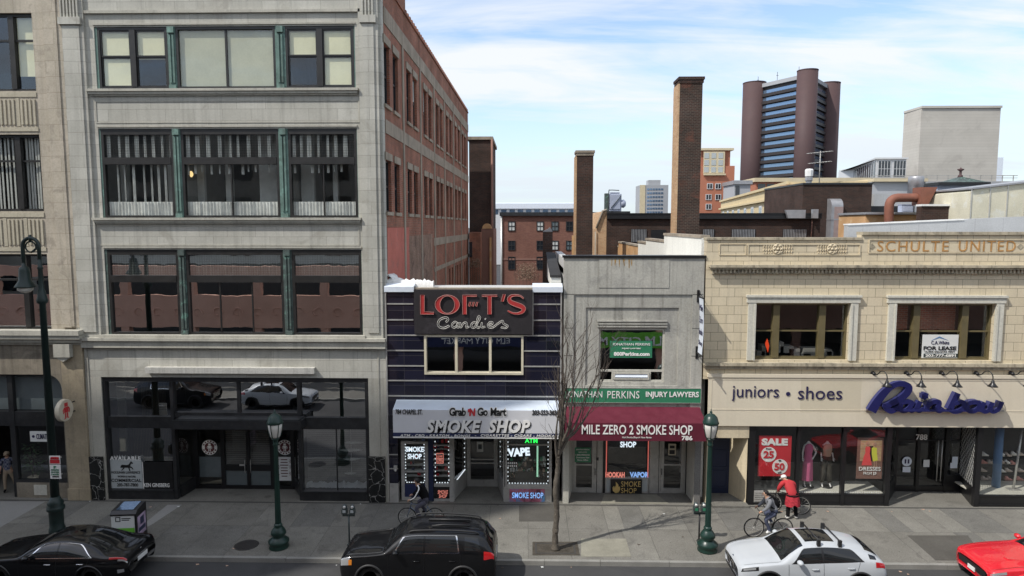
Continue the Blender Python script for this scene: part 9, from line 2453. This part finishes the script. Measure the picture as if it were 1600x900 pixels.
# shop window dummies
def dummy(px, label, dress):
 Yd_ = .85; xx = XX(px, 730, Yd_); z0 = zsill
 H = ZZ(px, 689, Yd_) - z0; k = H / 1.50
 nd = dict(pelvis=(0, 0, .92 * k, (.15, .10)), waist=(0, 0, 1.08 * k, (.115, .085)), chest=(0, -.01, 1.26 * k, (.15, .10)), neckb=(0, 0, 1.40 * k, .06), head=(0, 0, 1.48 * k, .05), crown=(0, 0, 1.50 * k, .048))
 ed = [('pelvis', 'waist', 'mannequin'), ('waist', 'chest', 'mannequin'), ('chest', 'neckb', 'mannequin'), ('neckb', 'head', 'mannequin'), ('head', 'crown', 'mannequin')]
 for s_, sg in (('l', -1), ('r', 1)):
  nd['sh' + s_] = (sg * .17, 0, 1.36 * k, .05); nd['el' + s_] = (sg * (.34 if sg > 0 and dress else .23), .02, 1.12 * k, .038); nd['wr' + s_] = (sg * (.19 if sg > 0 and dress else .25), -.06, .96 * k, .026); nd['hp' + s_] = (sg * .085, 0, .84 * k, .085); nd['kn' + s_] = (sg * .10, -.01, .46 * k, .055); nd['an' + s_] = (sg * (.12 if dress else .17), .0, .1 * k, .036); nd['to' + s_] = (nd['an' + s_][0], -.13, .03, .03)
  ed += [('neckb', 'sh' + s_, 'mannequin'), ('sh' + s_, 'el' + s_, 'mannequin'), ('el' + s_, 'wr' + s_, 'mannequin'), ('pelvis', 'hp' + s_, 'mannequin'), ('hp' + s_, 'kn' + s_, 'mannequin'), ('kn' + s_, 'an' + s_, 'mannequin'), ('an' + s_, 'to' + s_, 'mannequin')]
 hz = [(nd['wr' + s_][:3], (0 if not (dress and sg > 0) else -.8, -.2, -1 if not (dress and sg > 0) else -.3), (0, -.5, 0) if True else 0, 0, .4, .9) for s_, sg in (('l', -1), ('r', 1))]
 o = figure(label, nd, ed, ['mannequin'], (xx, Yd_, z0 + .0), 0, hz, cat='mannequin', name='mannequin', face=False, hairm=None)
 def hull(name, rows, m, n=22):
  mb = MB(); mb.smooth = True; v = []
  for zz, rx_, ry_ in rows:
   for j in range(n): a = 2 * PI * j / n; f = 1 + (.035 * math.sin(j * 2.3) if zz < .8 else 0); v.append((rx_ * f * math.cos(a), -.005 + ry_ * f * math.sin(a), zz * k))
  mb.add(v, [(i * n + j, i * n + (j + 1) % n, (i + 1) * n + (j + 1) % n, (i + 1) * n + j) for i in range(len(rows) - 1) for j in range(n)]); return mb.build(name, m, o)
 if dress: hull('dress', [(1.43, .08, .07), (1.36, .175, .12), (1.24, .185, .135), (1.08, .15, .115), (.9, .19, .14), (.6, .215, .15), (.22, .235, .16)], 'pink_cloth')
 else:
  hull('top', [(1.42, .09, .075), (1.36, .20, .12), (1.22, .21, .14), (1.06, .165, .125), (1.02, .17, .125)], 'beige_cloth')
  for sg in (-1, 1):
   mb = MB(); mb.smooth = True; mb.tube([(sg * .17, 0, 1.36 * k), (sg * .235, .015, 1.14 * k)], [.075, .065], 10); mb.tube([(sg * .08, 0, 1.02 * k), (sg * .10, 0, .84 * k), (sg * .13, 0, .46 * k), (sg * .165, 0, .16 * k)], [.12, .13, .11, .085], 14);
   mb.build('trouser_leg', 'olive_cloth', o)
 mb = MB(); mb.lathe([(0, 0), (.24, 0), (.24, .015), (0, .02)], (.05, 0, .002), 24); mb.build('stand', 'frame_black', o)
dummy(1262, 'headless white shop dummy in a long pink dress', True)
dummy(1291, 'headless white shop dummy in a beige top and dark trousers', False)
print('objects', len(bpy.data.objects))
